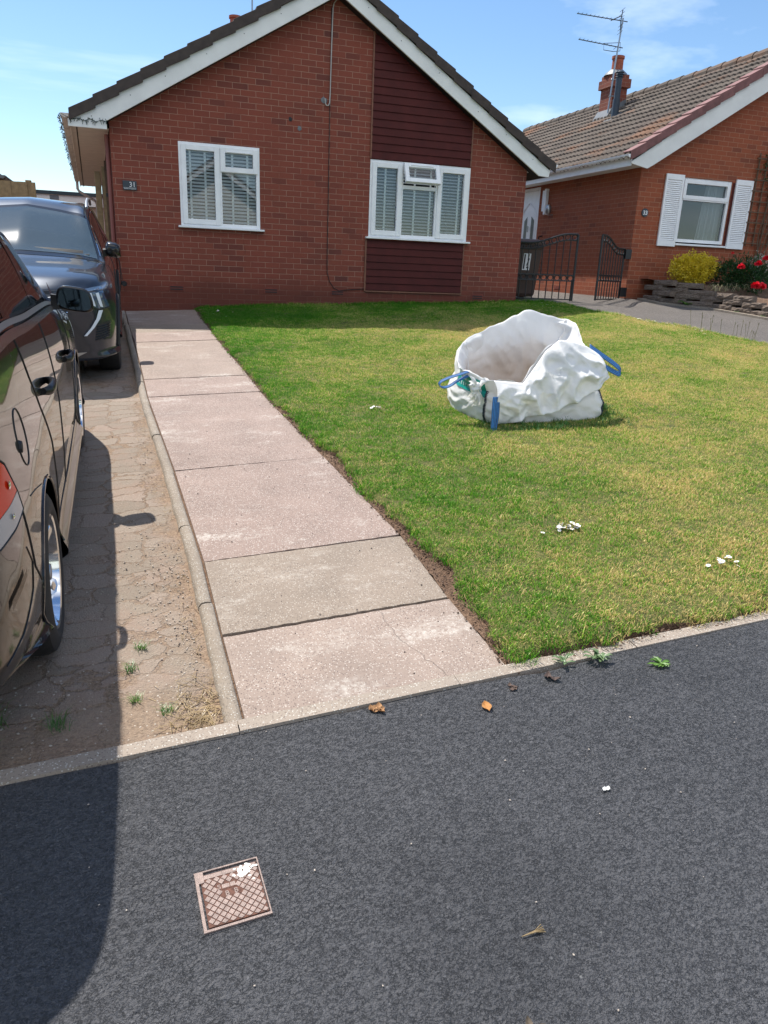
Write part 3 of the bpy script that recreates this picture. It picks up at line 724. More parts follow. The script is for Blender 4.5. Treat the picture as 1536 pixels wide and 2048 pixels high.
# maroon boarding above and below the right-hand window
def boards(m, xa, xb, z0, topf, y, pitch=.118):
    z = z0
    while z < 4:
        zt = z+pitch; ta, tb = topf(xa), topf(xb)
        if z >= max(ta, tb): break
        # clip by the sloping top
        if zt <= min(ta,tb):
            pts_lo = (xa,xb); 
            m.grid([[(xa,y-.020,z),(xb,y-.020,z)],[(xa,y-.004,zt-.004),(xb,y-.004,zt-.004)]]); m.grid([[(xa,y+.004,z-.004),(xb,y+.004,z-.004)],[(xa,y-.020,z),(xb,y-.020,z)]])
        else:
            n = 24; lo = []; hi = []
            for i in range(n+1):
                x = xa+(xb-xa)*i/n; t = topf(x); h = min(zt-.004, t)
                if h <= z: continue
                f = (h-z)/pitch; lo.append((x,y-.020,z)); hi.append((x,y-.020+.016*f,h))
            if len(lo) > 1: m.grid([lo,hi]); m.grid([[(p[0],y+.004,z-.004) for p in lo], lo])
        z = zt
m = MB(); boards(m, 3.975, 5.755, 1.762, lambda x: AZ-SR*(x-AX)+.02, FY-.012); m.build('cladding', M['clad'], H31, fixn=False)
m = MB(); boards(m, 3.935, 5.73, -.315, lambda x: .505, FY-.012, .1165); m.build('cladding', M['clad'], H31, fixn=False)
m = MB()
tr = mat('brown_board_trim', (.20,.085,.05), .6, var=.2)
for a_, b_ in (((3.955,FY-.026,1.762),(3.977,FY-.001,3.62)),((5.752,FY-.030,1.762),(5.775,FY-.001,2.50)),((3.912,FY-.026,-.34),(3.937,FY-.001,.505)),((5.728,FY-.026,-.34),(5.748,FY-.001,.505)),((3.938,FY-.03,-.345),(5.727,FY-.001,-.325))):
    m = MB(); m.box(a_,b_); m.build('board_trim', tr, H31)

for a in (.40,2.62,3.45,):    # nothing to repeat elsewhere
    pass
for vx in (.787,2.305,3.445,6.08):
    m = MB(); m.box((vx-.115,FY-.006,-.455+.03+.005),(vx+.115,FY+.01,-.36+.005+.03))
    fr = m.build('air_vent', mat('terracotta_air_brick',(.17,.038,.024),.8,var=.2) if vx < 1 else bpy.data.materials['terracotta_air_brick'], H31)
    m = MB()
    for k in range(2): m.box((vx-.1,FY-.0085,-.408+.035*k),(vx+.1,FY-.004,-.39+.035*k))
    m.build('vent_slots', M['dark'], fr)
    fr['label'] = 'terracotta air brick low in the wall'
# surface-mounted conduit and cable
m = MB(); m.tube([(3.325,FY-.16,3.90),(3.30,FY-.03,3.86),(3.288,FY-.02,3.80),(3.275,FY-.02,3.3),(3.262,FY-.02,2.62),(3.255,FY-.02,2.50),(3.235,FY-.02,2.462),(3.205,FY-.02,2.46),(3.185,FY-.02,2.49),(3.18,FY-.015,2.56)], .009, 8); m.build('conduit', mat('grey_white_conduit',(.42,.40,.38),.5,var=.1), H31, smooth=True)
m = MB(); m.tube([(3.272,FY-.012,3.8),(3.262,FY-.012,2.5),(3.258,FY-.012,1.2),(3.252,FY-.012,.3),(3.255,FY-.012,-.05),(3.30,FY-.012,-.20),(3.38,FY-.012,-.305),(3.47,FY-.012,-.345),(3.65,FY-.012,-.32),(3.93,FY-.012,-.30)], .0055, 6); m.build('cable', M['cable'], H31, smooth=True)
for q,(px,pz,rr_,mt) in enumerate(((2.63,2.215,.035,'dark'),(2.775,2.10,.035,'lead'),(3.17,2.53,.055,'lead'))):
    m = MB(); n = 11; m.add([(px,FY-.008,pz)]+[(px+rr_*random.uniform(.6,1.1)*math.cos(t),FY-.004,pz+rr_*random.uniform(.6,1.2)*math.sin(t)) for t in [2*math.pi*i/n for i in range(n)]],[(0,i+1,(i+1)%n+1) for i in range(n)])
    m.build('filled_hole', M[mt], H31, fixn=False)

# ---- windows
def frame_rect(m, x0, x1, z0, z1, w, y0, y1, wb=None):
    wb = wb or w
    m.box((x0,y0,z0),(x0+w,y1,z1)); m.box((x1-w,y0,z0),(x1,y1,z1)); m.box((x0+w-.0005,y0+.0005,z0),(x1-w+.0005,y1,z0+wb)); m.box((x0+w-.0005,y0+.0005,z1-w),(x1-w+.0005,y1,z1))
def blind(par, x0, x1, z0, z1, y, pitch=.046, tapes=(), open_=.5):
    m = MB(); z = z0+.01
    while z < z1:
        t = open_; hw = .022
        j = random.uniform(-.001,.001)
        m.add([(x0,y-hw*math.cos(t),z-hw*math.sin(t)+j),(x1,y-hw*math.cos(t),z-hw*math.sin(t)),(x1,y+hw*math.cos(t),z+hw*math.sin(t)),(x0,y+hw*math.cos(t),z+hw*math.sin(t)+j)],[(0,1,2,3)])
        z += pitch
    o = m.build('blind', M['blind'], par, fixn=False)
    m = MB()
    for tx in tapes: m.box((tx-.017,y-.030,z0),(tx+.017,y-.0285,z1))
    m.build('blind_tape', M['blind'], o)
def pane(par, x0, x1, z0, z1, y, mt='glass'):
    m = MB(); m.add([(x0,y,z0),(x1,y,z0),(x1,y,z1),(x0,y,z1)],[(0,1,2,3)]); return m.build('pane', M[mt], par, fixn=False)
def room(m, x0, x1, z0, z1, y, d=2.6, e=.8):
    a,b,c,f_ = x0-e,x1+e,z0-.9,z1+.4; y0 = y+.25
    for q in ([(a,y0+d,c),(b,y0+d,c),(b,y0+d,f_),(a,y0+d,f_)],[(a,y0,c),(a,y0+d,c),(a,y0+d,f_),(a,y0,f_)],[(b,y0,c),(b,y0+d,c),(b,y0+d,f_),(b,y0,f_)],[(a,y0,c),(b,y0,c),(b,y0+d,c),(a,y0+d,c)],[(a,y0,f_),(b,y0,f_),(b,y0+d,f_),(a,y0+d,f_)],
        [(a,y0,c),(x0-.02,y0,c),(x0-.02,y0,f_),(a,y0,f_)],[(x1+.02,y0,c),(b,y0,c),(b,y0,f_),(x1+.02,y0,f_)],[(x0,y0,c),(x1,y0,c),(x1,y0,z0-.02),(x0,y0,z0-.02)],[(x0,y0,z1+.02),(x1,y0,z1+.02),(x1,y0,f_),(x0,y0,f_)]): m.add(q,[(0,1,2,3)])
yf0, yf1 = FY-.012, FY+.06
# left window: casement | vent over fixed light
m = MB(); frame_rect(m, W1[0],W1[1],W1[2],W1[3],.055,yf0,yf1)
xm = 1.515; m.box((xm-.03,yf0+.001,W1[2]+.055),(xm+.03,yf1,W1[3]-.055)); m.box((xm+.03,yf0+.0015,1.37),(W1[1]-.055,yf1,1.425))
w1 = m.build('window', M['upvc'], H31, bevel=.004); w1['label'] = 'two-light white window with a small closed vent at top right'
m = MB(); frame_rect(m, W1[0]+.035,xm-.005,W1[2]+.03,W1[3]-.035,.075,yf0-.022,yf1-.005); m.build('casement', M['upvc'], w1, bevel=.006)
m = MB(); frame_rect(m, xm+.012,W1[1]-.03,1.375,W1[3]-.035,.075,yf0-.022,yf1-.005); m.box((xm+.12,yf0-.034,1.655),(W1[1]-.14,yf0-.02,1.675)); m.build('vent_light', M['upvc'], w1, bevel=.006)
pane(w1, W1[0]+.10,xm-.07,W1[2]+.095,W1[3]-.10, FY+.02); pane(w1, xm+.08,W1[1]-.09,1.44,W1[3]-.10, FY+.02); pane(w1, xm+.025,W1[1]-.05,W1[2]+.05,1.375, FY+.03)
m = MB(); m.box((W1[0]-.045,FY-.075,W1[2]-.032),(W1[1]+.06,FY+.05,W1[2]-.003)); m.build('sill', M['upvc'], w1, bevel=.006)
blind(w1, W1[0]+.03,xm,W1[2]+.03,W1[3]-.03,FY+.10,.050,(1.075,1.30),.85); blind(w1, xm,W1[1]-.03,W1[2]+.03,W1[3]-.03,FY+.10,.050,(1.72,1.955),.85)
# right window: casement | open vent over fixed | casement
m = MB(); frame_rect(m, W2[0],W2[1],W2[2],W2[3],.055,yf0,yf1)
ma, mb_ = 4.525, 5.175
for x in (ma,mb_): m.box((x-.03,yf0+.001,W2[2]+.055),(x+.03,yf1,W2[3]-.055))
m.box((ma+.03,yf0+.0015,1.335),(mb_-.03,yf1,1.395)); w2 = m.build('window', M['upvc'], H31, bevel=.004); w2['label'] = 'wide three-light white window with its small middle vent propped open'
for a, b in ((W2[0]+.035,ma+.0),(mb_-.0,W2[1]-.035)):
    m = MB(); frame_rect(m, a,b,W2[2]+.03,W2[3]-.035,.078,yf0-.022,yf1-.005); m.build('casement', M['upvc'], w2, bevel=.006)
    pane(w2, a+.07,b-.07,W2[2]+.10,W2[3]-.105,FY+.02)
pane(w2, ma+.025,mb_-.025,W2[2]+.05,1.34,FY+.03)
m = MB(); x0,x1,z0,z1 = ma+.012,mb_-.012,1.385,W2[3]-.035; frame_rect(m, x0,x1,z0,z1,.07,-.065,0)
m.box((x0+.11,-.078,z1-.05),(x1-.11,-.06,z1-.032))
ang = R(24); ca, sa = math.cos(ang), math.sin(ang)
def tip(v): d = v.z-z1; return Vector((v.x, FY-.014+v.y*ca+d*sa, z1+d*ca-v.y*sa))
m.xf(tip); vl = m.build('vent_light', M['upvc'], w2, bevel=.005); vl['label'] = 'small top vent tilted open'
m = MB(); m.add([(x0+.06,-.03,z0+.06),(x1-.06,-.03,z0+.06),(x1-.06,-.03,z1-.06),(x0+.06,-.03,z1-.06)],[(0,1,2,3)]); m.xf(tip); m.build('pane', M['glass'], vl, fixn=False)
m = MB(); m.box((W2[0]-.055,FY-.085,W2[2]-.034),(W2[1]+.055,FY+.05,W2[2]-.003)); m.build('sill', M['upvc'], w2, bevel=.006)
blind(w2, W2[0]+.03,ma,W2[2]+.03,W2[3]-.03,FY+.10,.050,(4.26,),.62); blind(w2, ma,mb_,W2[2]+.03,W2[3]-.03,FY+.10,.050,(4.79,5.08),.62); blind(w2, mb_,W2[1]-.03,W2[2]+.03,W2[3]-.03,FY+.10,.050,(5.29,5.60),.62)
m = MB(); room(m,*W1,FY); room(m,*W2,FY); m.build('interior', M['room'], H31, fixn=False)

# chimney behind the ridge with a clay pot, and a bare mast
m = MB(); m.box((2.05,15.9,3.2),(2.75,16.5,4.20)); CH = m.build('chimney', M['brick'], H31)
m = MB(); m.lathe((2.27,16.1,4.1),[(.0,.0),(.115,0),(.105,.06),(.10,.26),(.12,.27),(.12,.31),(.09,.31),(.09,.05)],20); m.build('chimney_pot', M['terracotta'], CH, smooth=True)
m = MB(); m.tube([(2.56,16,3.9),(2.575,16,4.9),(2.58,16,5.6)], .016, 8); tag(m.build('aerial_mast', M['alu'], None, (2.56,16,3.9), smooth=True), 'thin bare mast rising behind the ridge beside the clay pot', 'mast')

# house number plaque 31
m = MB(); m.box((.068,FY-.022,1.022),(.268,FY-.002,1.152)); pl = m.build('number_plaque', M['slate'], None, (.168,FY,1.02), bevel=.003); tag(pl, 'dark slate plaque reading 31 on the left of the gable', 'plaque')
text_mesh('31', .098, .0015, 'number', M['white'], pl, lambda x,y,d: (.255+x, FY-.0235-d, 1.068+y), 'RIGHT')
m = MB(); m.box((.075,FY-.024,1.052),(.262,FY-.0221,1.055))
for k in range(19): m.box((.085+k*.0092,FY-.0238,1.036),(.085+k*.0092+random.uniform(.004,.0065),FY-.0221,1.043))
m.build('small_lettering', M['white'], pl)

# fairy lights along the left eaves
m = MB(); pts = []
for k in range(60):
    y = FY-.25+k*.055*(1+k*.02) ; pts.append((ex(-.735,y)+random.uniform(-.008,.008), y, 1.93-.02*math.sin(k*.9)+random.uniform(-.02,.01)))
fl = [(-.1+.0,FY-.215,1.915)]
for k in range(16): fl.append((-.12-.033*k,FY-.215,1.90+.012*math.sin(k*1.3)-.0*k))
m.tube(fl+[(-.70,FY-.23,1.95)]+pts, .0035, 5)
for p in fl+pts:
    for q in range(3):
        a = random.uniform(0,6.28); ln = random.uniform(.025,.05)
        m.tube([p,(p[0]+ln*math.cos(a)*.8,p[1]-abs(.01*math.sin(a)),p[2]+ln*math.sin(a)-.015)], [.0025,.0045], 5)
tag(m.build('string_lights', mat('dark_green_wire',(.015,.04,.035),.5,var=0), None, (-.66,FY-.2,1.9)), 'unlit dark string of fairy lights hooked along the left gutter', 'string lights')

# ================================================================== BUNGALOW 33
GY = 13.2; B0 = 9.53; B1 = 16.1; RX, RZ = 12.83, 4.52; S3 = .62; GB = 24.0
def g33(x): return RZ-.36-S3*abs(x-RX)
H33 = empty('brick_bungalow', (RX, GY, -.35), 'orange brick bungalow on the right with white louvred shutters and a weathered tiled roof', 'house')
W3 = (10.545,11.735,.765,1.985)
m = MB(); zb = -1.0
cuts = [B0, W3[0], W3[1], RX, B1]
for a, b in zip(cuts[:-1], cuts[1:]):
    tops = (g33(a), g33(b))
    if abs(a-W3[0]) < 1e-6: wall_quad(m,a,b,zb,W3[2],GY); wall_quad(m,a,b,W3[3],tops,GY)
    else: wall_quad(m,a,b,zb,tops,GY)
a,b,c,d = W3
for q in ([(a,GY,c),(a,GY+.1,c),(a,GY+.1,d),(a,GY,d)],[(b,GY,c),(b,GY+.1,c),(b,GY+.1,d),(b,GY,d)],[(a,GY,d),(b,GY,d),(b,GY+.1,d),(a,GY+.1,d)],[(a,GY,c),(b,GY,c),(b,GY+.1,c),(a,GY+.1,c)]): m.add(q,[(0,1,2,3)])
DY0, DY1 = 17.0, 17.95                                   # side door
m.add([(B0,GY,zb),(B0,DY0,zb),(B0,DY0,2.12),(B0,GY,2.12)],[(0,1,2,3)]); m.add([(B0,DY1,zb),(B0,GB,zb),(B0,GB,2.12),(B0,DY1,2.12)],[(0,1,2,3)])
m.add([(B0,DY0,2.05),(B0,DY1,2.05),(B0,DY1,2.12),(B0,DY0,2.12)],[(0,1,2,3)])
m.add([(B1,GY,zb),(B1,GB,zb),(B1,GB,2.12),(B1,GY,2.12)],[(0,1,2,3)]); m.add([(B0,GB,zb),(B1,GB,zb),(B1,GB,g33(B1)),(RX,GB,g33(RX)),(B0,GB,g33(B0))],[(0,1,2,3,4)])
m.build('wall', M['brick33'], H33, fixn=False)
# roof: courses of profiled tiles
def tile_mat():
    m, t, b, o = NT('weathered_roof_tiles'); g = G(t); P = pos(g)
    c = g.ramp(g.noise(P, 1.4, 6, .65), [(.3,(.060,.045,.035)),(.5,(.092,.073,.057)),(.7,(.13,.106,.084))])
    c = g.mix(g.mapr(g.noise(P, 24, 5, .7), .42, .68, 0, .55), c, (.12,.095,.08))
    c = g.mix(g.mapr(g.noise(P, 34, 4, .75), .60, .70, 0, .5), c, (.28,.265,.22))
    c = g.mix(g.mapr(g.noise(g.scalev(P,(1,.5,1)), .9, 4, .6), .57, .66, 0, .7), c, (.22,.105,.055))
    vc = g.vor(g.scalev(P,(2.9,3.3,2.9)), 1.0, out='Color'); se = g.n('SeparateColor'); g.l(vc, se.inputs[0])
    c = g.mix(g.mapr(se.outputs[0], .5, 1, 0, .35), c, (.16,.12,.10))
    g.l(c, b.inputs['Base Color']); b.inputs['Roughness'].default_value = .95
    g.bump(g.noise(P, 60, 5, .7), .6, .01, b); return m
M['tiles'] = tile_mat()
m = MB(); EX, EZ = 9.10, RZ-S3*(RX-9.10); nc = 14; sl = math.hypot(RX-EX, RZ-EZ); step = sl/nc; dirx, dirz = (RX-EX)/sl, (RZ-EZ)/sl
ys = []; y = GY-.22; tw = .30; prof = [(0,.0),(.10,.034),(.22,.046),(.36,.034),(.46,.004),(.50,.0),(.60,.034),(.72,.046),(.86,.034),(.96,.004)]
while y < GB: ys += [(y+f*tw, h) for f, h in prof]; y += tw
for k in range(nc):
    dz0 = .045+random.uniform(-.004,.004)
    rows = []
    for s_, up in ((k*step-.03, dz0),(k*step+step, .008)):
        off = 0
        rows.append([(EX+dirx*s_-dirz*(up+h), yy+off, EZ+dirz*s_+dirx*(up+h)+.006*math.sin(yy*9+k*5)*(1 if s_ < k*step else 0)) for yy, h in ys])
    low = [(p[0]+.018*dirz, p[1], p[2]-.05) for p in rows[0]]
    m.grid([low, rows[0]]); m.grid(rows)
m.build('roof_tiles', M['tiles'], H33, fixn=False)
m = MB()
m.prism([(EX+.09,EZ+.03),(RX,RZ-.01),(2*RX-EX,EZ),(2*RX-EX,EZ-.12),(RX,RZ-.2),(EX+.09,EZ-.02)], 'y', GY-.2, GB); m.build('roof', M['tiles'], H33)
m = MB(); y = GY-.2
while y < GB:
    m.tube([(RX,y,RZ+.02),(RX,y+.44,RZ+.012)], [.135,.122], 12); y += .45
rt = m.build('ridge_tiles', M['tiles'], H33)
# verge, bargeboard, fascia, gutter
m = MB(); m.prism([(9.15,2.10),(9.50,2.04),(9.62,2.105),(RX,2.105+.62*(RX-9.62)),(RX,RZ+.02),(9.12,EZ-.08)], 'y', GY-.215, GY-.18); m.build('bargeboard', M['upvc2'], H33, bevel=.003)
m = MB(); m.prism([(RX+.001,2.105+.62*(RX-9.62)),(2*RX-9.62,2.105),(2*RX-9.3,2.1),(2*RX-9.12,EZ-.08),(RX+.001,RZ+.02)], 'y', GY-.215, GY-.18); m.build('bargeboard', M['upvc2'], H33, bevel=.003)
m = MB(); verge(m, (EX-.02,EZ+.075), 1, .62, 14, .30, GY-.26, GY+.02, drop=.165, ax=RX); m.build('verge_tiles', M['verge33'], H33, bevel=.004)
m = MB(); m.add([(9.17,GY-.18,2.09),(B0,GY-.18,2.09),(B0,GB,2.09),(9.17,GB,2.09)],[(0,1,2,3)]); m.build('soffit', M['upvc2'], H33, fixn=False)
m = MB(); m.box((9.145,GY-.18,2.07),(9.168,GB,2.27)); m.build('fascia', M['upvc'], H33)
m = MB(); gutter(m, (9.085,GY-.24,2.255), (9.085,GB,2.225), r=.060, brackets=.95); m.build('gutter', M['upvc'], H33, smooth=True, fixn=False)
# window with shutters
yf0, yf1 = GY+.02, GY+.09
m = MB(); frame_rect(m, W3[0],W3[1]-.0,W3[2]+.03,W3[3],.06,yf0,yf1); m.box((W3[0]+.06,yf0-.01,1.575),(W3[1]-.06,yf1,1.635)); w3 = m.build('window', M['upvc'], H33, bevel=.004)
m = MB(); frame_rect(m, W3[0]+.03,W3[1]-.03,1.60,W3[3]-.03,.07,yf0-.02,yf1-.01); m.build('vent_light', M['upvc'], w3, bevel=.005)
pane(w3, W3[0]+.09,W3[1]-.09,1.66,W3[3]-.09,GY+.05); pane(w3, W3[0]+.05,W3[1]-.05,W3[2]+.08,1.585,GY+.06)
m = MB(); m.box((W3[0]-.01,GY-.05,W3[2]-.035),(W3[1]+.05,GY+.1,W3[2]+.001)); m.build('sill', M['upvc'], w3, bevel=.004)
m = MB(); m.box((W3[1]+.012,GY-.01,W3[2]+.0),(W3[1]+.055,GY+.02,W3[3]-.02)); m.build('reveal_trim', M['clad'], w3)
def curtain(par, x0, x1, z0, z1, y, taper=0):
    P_ = []
    for j in range(9):
        z = z1+(z0-z1)*j/8; f = j/8
        a = x0+taper*f; P_.append([(a+(x1-a)*i/60, y+.02*math.sin(i*.9)+.012*math.sin(i*2.3+j*.2), z) for i in range(61)])
    m = MB(); m.grid(P_); return m.build('net_curtain', mat('net_curtain',(.50,.51,.50),.9,var=0) if 'net_curtain' not in bpy.data.materials else bpy.data.materials['net_curtain'], par, smooth=True, fixn=False)
curtain(w3, 11.28,W3[1]-.03,W3[2]+.05,W3[3]-.05,GY+.2,-.10); curtain(w3, W3[0]+.02,W3[0]+.10,W3[2]+.05,W3[3]-.4,GY+.2)
m = MB(); room(m,*W3,GY); m.build('interior', M['room'], H33, fixn=False)
def shutter(x0, x1, z0, z1):
    m = MB(); y0, y1 = GY-.045, GY-.008; frame_rect(m, x0,x1,z0,z1,.045,y0,y1,.11); m.box((x0+.045,y0+.0005,z1-.10),(x1-.045,y1,z1-.04))
    o = m.build('shutter', M['upvc'], H33, bevel=.003); m = MB(); z = z0+.12; k = (z1-.105-z)/31
    m.box((x0+.04,y1-.012,z0+.1),(x1-.04,y1-.004,z1-.09))
    for i in range(31):
        zz = z+k*i; m.add([(x0+.044,y0+.004,zz),(x1-.044,y0+.004,zz),(x1-.044,y0+.024,zz+k*1.0),(x0+.044,y0+.024,zz+k*1.0)],[(0,1,2,3)]); m.add([(x0+.044,y0+.004,zz),(x1-.044,y0+.004,zz),(x1-.044,y0+.010,zz-.006),(x0+.044,y0+.010,zz-.006)],[(0,1,2,3)])
    m.build('louvres', M['upvc'], o, fixn=False)
shutter(10.10,10.525,.70,2.02); shutter(11.80,12.225,.72,2.03)
# side door
dm = MB(); frame_pts = None
d0 = MB(); d0.box((B0-.01,DY0,-.42),(B0+.06,DY0+.06,2.05)); d0.box((B0-.01,DY1-.06,-.42),(B0+.06,DY1,2.05)); d0.box((B0-.0095,DY0+.06,1.99),(B0+.06,DY1-.06,2.05)); d0.box((B0-.02,DY0+.06,-.42),(B0+.06,DY1-.06,-.36))
dr = d0.build('door_frame', M['upvc'], H33)
d0 = MB(); d0.box((B0+.012,DY0+.065,-.355),(B0+.05,DY1-.065,1.985)); DR = d0.build('door', M['upvc'], H33, bevel=.004)
d0 = MB()
for a, b in ((.20,.34),(.54,.68)):
    y0_, y1_ = DY0+a, DY0+b
    d0.add([(B0+.006,y0_,-.1),(B0+.006,y1_,-.1),(B0+.006,y1_,1.32+(.10 if a < .4 else 0)),(B0+.006,y0_,1.32+(0 if a < .4 else .10))],[(0,1,2,3)])
d0.build('glazed_panel', M['slate'], DR, fixn=False)
d0 = MB(); d0.tube([(B0+.004,DY0+.12,-.2),(B0+.004,DY0+.12,1.45),(B0+.004,DY0+.30,1.62),(B0+.004,DY0+.475,1.72),(B0+.004,DY0+.65,1.62),(B0+.004,DY0+.83,1.45),(B0+.004,DY0+.83,-.2)], .010, 6); d0.build('moulding', M['upvc'], DR)
d0 = MB(); d0.bar((B0-.02,DY0+.44,1.2),(B0-.02,DY0+.44,1.06),.03,.02); d0.build('knocker', M['alu'], DR)
d0 = MB(); d0.box((B0-.03,DY0+.09,.62),(B0+.01,DY0+.12,.82)); d0.bar((B0-.035,DY0+.1,.72),(B0-.035,DY0+.22,.72),.02,.02); d0.build('door_handle', M['chrome'], DR)
d0 = MB(); d0.tube([(B0-.0,16.72,.95),(B0-.09,16.72,.93),(B0-.09,16.72,.80),(B0-.09,16.72,.45),(B0-.05,16.72,.36),(B0,16.72,.36)], .016, 8); tag(d0.build('grab_rail', M['black_iron'], None, (B0,16.72,.36), smooth=True), 'black grab rail on the brick beside the white side door', 'rail')
d0 = MB(); d0.box((B0-.07,16.60,1.42),(B0,16.68,1.98)); d0.box((B0-.05,16.70,1.50),(B0,16.80,1.95)); d0.build('meter_trunking', M['upvc'], H33)
lamp = MB(); lamp.lathe((B0-.12,16.35,1.42),[(.0,.0),(.05,.0),(.07,.05),(.07,.14),(.04,.19),(0,.20)],14); LP = lamp.build('wall_lamp', M['alu'], None, (B0,16.35,1.42), smooth=True); tag(LP, 'small round metal lamp on the brick wall beside the white side door', 'lamp')
lamp = MB(); lamp.bar((B0-.12,16.35,1.40),(B0,16.35,1.40),.03,.02); lamp.build('bracket', M['alu'], LP)
d0 = MB(); d0.box((B0-.006,15.68,-.235),(B0+.01,15.92,-.165)); d0.build('air_vent', bpy.data.materials['terracotta_air_brick'], H33)
# number 33
m = MB(); m.lathe((9.735,GY-.004,1.29),[(0,-.014),(.078,-.014),(.082,-.008),(.082,.003)],8,'y'); p3 = m.build('number_plaque', M['slate'], None, (9.735,GY,1.29)); tag(p3, 'small dark plaque with white 33 on the orange brick corner', 'plaque')
text_mesh('33', .105, .002, 'number', M['white'], p3, lambda x,y,d: (9.735+x, GY-.021-d, 1.253+y), 'CENTER', .002)
# chimney with terracotta pot, lead flashing and a stack pipe
cx0, cx1, cy0, cy1 = 11.84, 12.26, 18.0, 18.52; ct = 4.90
m = MB(); m.box((cx0,cy0,3.6),(cx1,cy1,ct-.26)); m.box((cx0-.055,cy0-.055,ct-.30),(cx1+.055,cy1+.055,ct-.10)); m.box((cx0-.01,cy0-.01,ct-.11),(cx1+.01,cy1+.01,ct))
CH = m.build('chimney', brick_mat('sooty_brick',(.20,.055,.03),(.09,.03,.025),(.30,.20,.15),0), H33, bevel=.004)
m = MB(); m.lathe(((cx0+cx1)/2,(cy0+cy1)/2,ct),[(.30,-.01),(.26,.05),(.15,.14),(.13,.15)],16); m.build('mortar_cap', M['lead'], CH, smooth=True)
m = MB(); m.lathe(((cx0+cx1)/2-.02,(cy0+cy1)/2-.05,ct+.05),[(.14,0),(.135,.30),(.155,.31),(.155,.37),(.12,.37),(.115,.1)],20); m.build('chimney_pot', M['terracotta'], CH, smooth=True)
m = MB(); zz = lambda x: RZ-S3*(RX-x)
m.prism([(cx0-.16,zz(cx0-.16)+.03),(cx0,zz(cx0)+.05),(cx0,zz(cx0)+.20),(cx0-.004,zz(cx0)+.20)],'y',cy0-.05,cy1+.05)
m.prism([(cx0-.02,zz(cx0)+.05),(cx1,zz(cx1)+.05),(cx1,zz(cx1)+.20),(cx0-.02,zz(cx0)+.20)],'y',cy0-.012,cy0-.004); m.build('flashing', M['lead'], H33)
m = MB(); px, py = 11.62, 17.45; m.tube([(px,py,zz(px)-.05),(px+.0,py,zz(px)+.42)], .085, 14); m.tube([(px,py,zz(px)+.42),(px,py,zz(px)+1.02)], .072, 14)
for k in range(3): m.tube([(px,py,zz(px)+.90+k*.05),(px,py,zz(px)+.93+k*.05)], [.105,.075], 14)
m.build('flue_pipe', mat('dark_blue_grey_flue',(.035,.05,.07),.5,var=.1), H33, smooth=True)
m = MB(); m.prism([(px-.22,zz(px-.22)+.055),(px+.12,zz(px+.12)+.055),(px+.12,zz(px+.12)+.075),(px-.22,zz(px-.22)+.075)],'y',py-.16,py+.14); m.build('flue_flashing', M['lead'], H33)
# TV aerials on one pole
mx_, my_ = 11.72, 17.92
TA = empty('tv_aerial', (mx_,my_,4.0), 'tall pole with two comb-like television aerials strapped to the chimney', 'aerial')
m = MB(); m.tube([(mx_,my_,3.98),(mx_+.05,my_,5.1),(mx_+.12,my_,6.05)], .020, 8); m.build('mast', M['alu'], TA, smooth=True)
for z_ in (4.35,4.72):
    m = MB(); m.tube([(mx_-.02,my_,z_),(mx_+.2,my_+.05,z_+.04)], .015, 6); m.build('clamp', M['alu'], TA)
def yagi(z, x, ln, zt, fan, n):
    m = MB(); d = Vector((-1,.25,.0)).normalized(); a = Vector((x,my_,z)); cr = Vector((.25,1,0)).normalized()
    e = a+d*ln+Vector((0,0,zt)); m.tube([a+d*-.12, e], .011, 6)
    for k in range(n):
        p = a+(e-a)*(.18+.8*k/(n-1)); m.tube([p+Vector((0,0,.012))-cr*.08,p+Vector((0,0,.012))+cr*.08], .004, 5); m.tube([p,p+Vector((0,0,.03))], .004, 5)
    if fan:
        for s_ in (-1,1):
            m.tube([a+d*.05, a+d*.03+Vector((.0,0,.24*s_))], .013, 6)
            for k in range(3):
                p = a+d*.04+Vector((0,0,(.08+.08*k)*s_)); m.tube([p-cr*.17,p+cr*.17], .005, 5)
        m.tube([a+d*.30,a+d*.04+Vector((0,0,.12))], .012, 6)
    else:
        m.tube([a+d*.10+Vector((0,0,-.09)),a+d*.35+Vector((0,0,-.07)),a+d*.36+Vector((0,0,.07)),a+d*-.05+Vector((0,0,.11)),a+d*-.06+Vector((0,0,-.07)),a+d*.1+Vector((0,0,-.09))], .008, 6)
        m.tube([a+d*.05-cr*.16,a+d*.05+cr*.16], .006, 5)
    o = m.build('aerial_array', mat('aerial_metal',(.10,.13,.15),.4,metal=.6,var=0) if fan else bpy.data.materials['aerial_metal'], TA)
yagi(5.98, mx_+.12, 1.15, .10, True, 10); yagi(5.42, mx_+.07, 1.0, .12, False, 9)

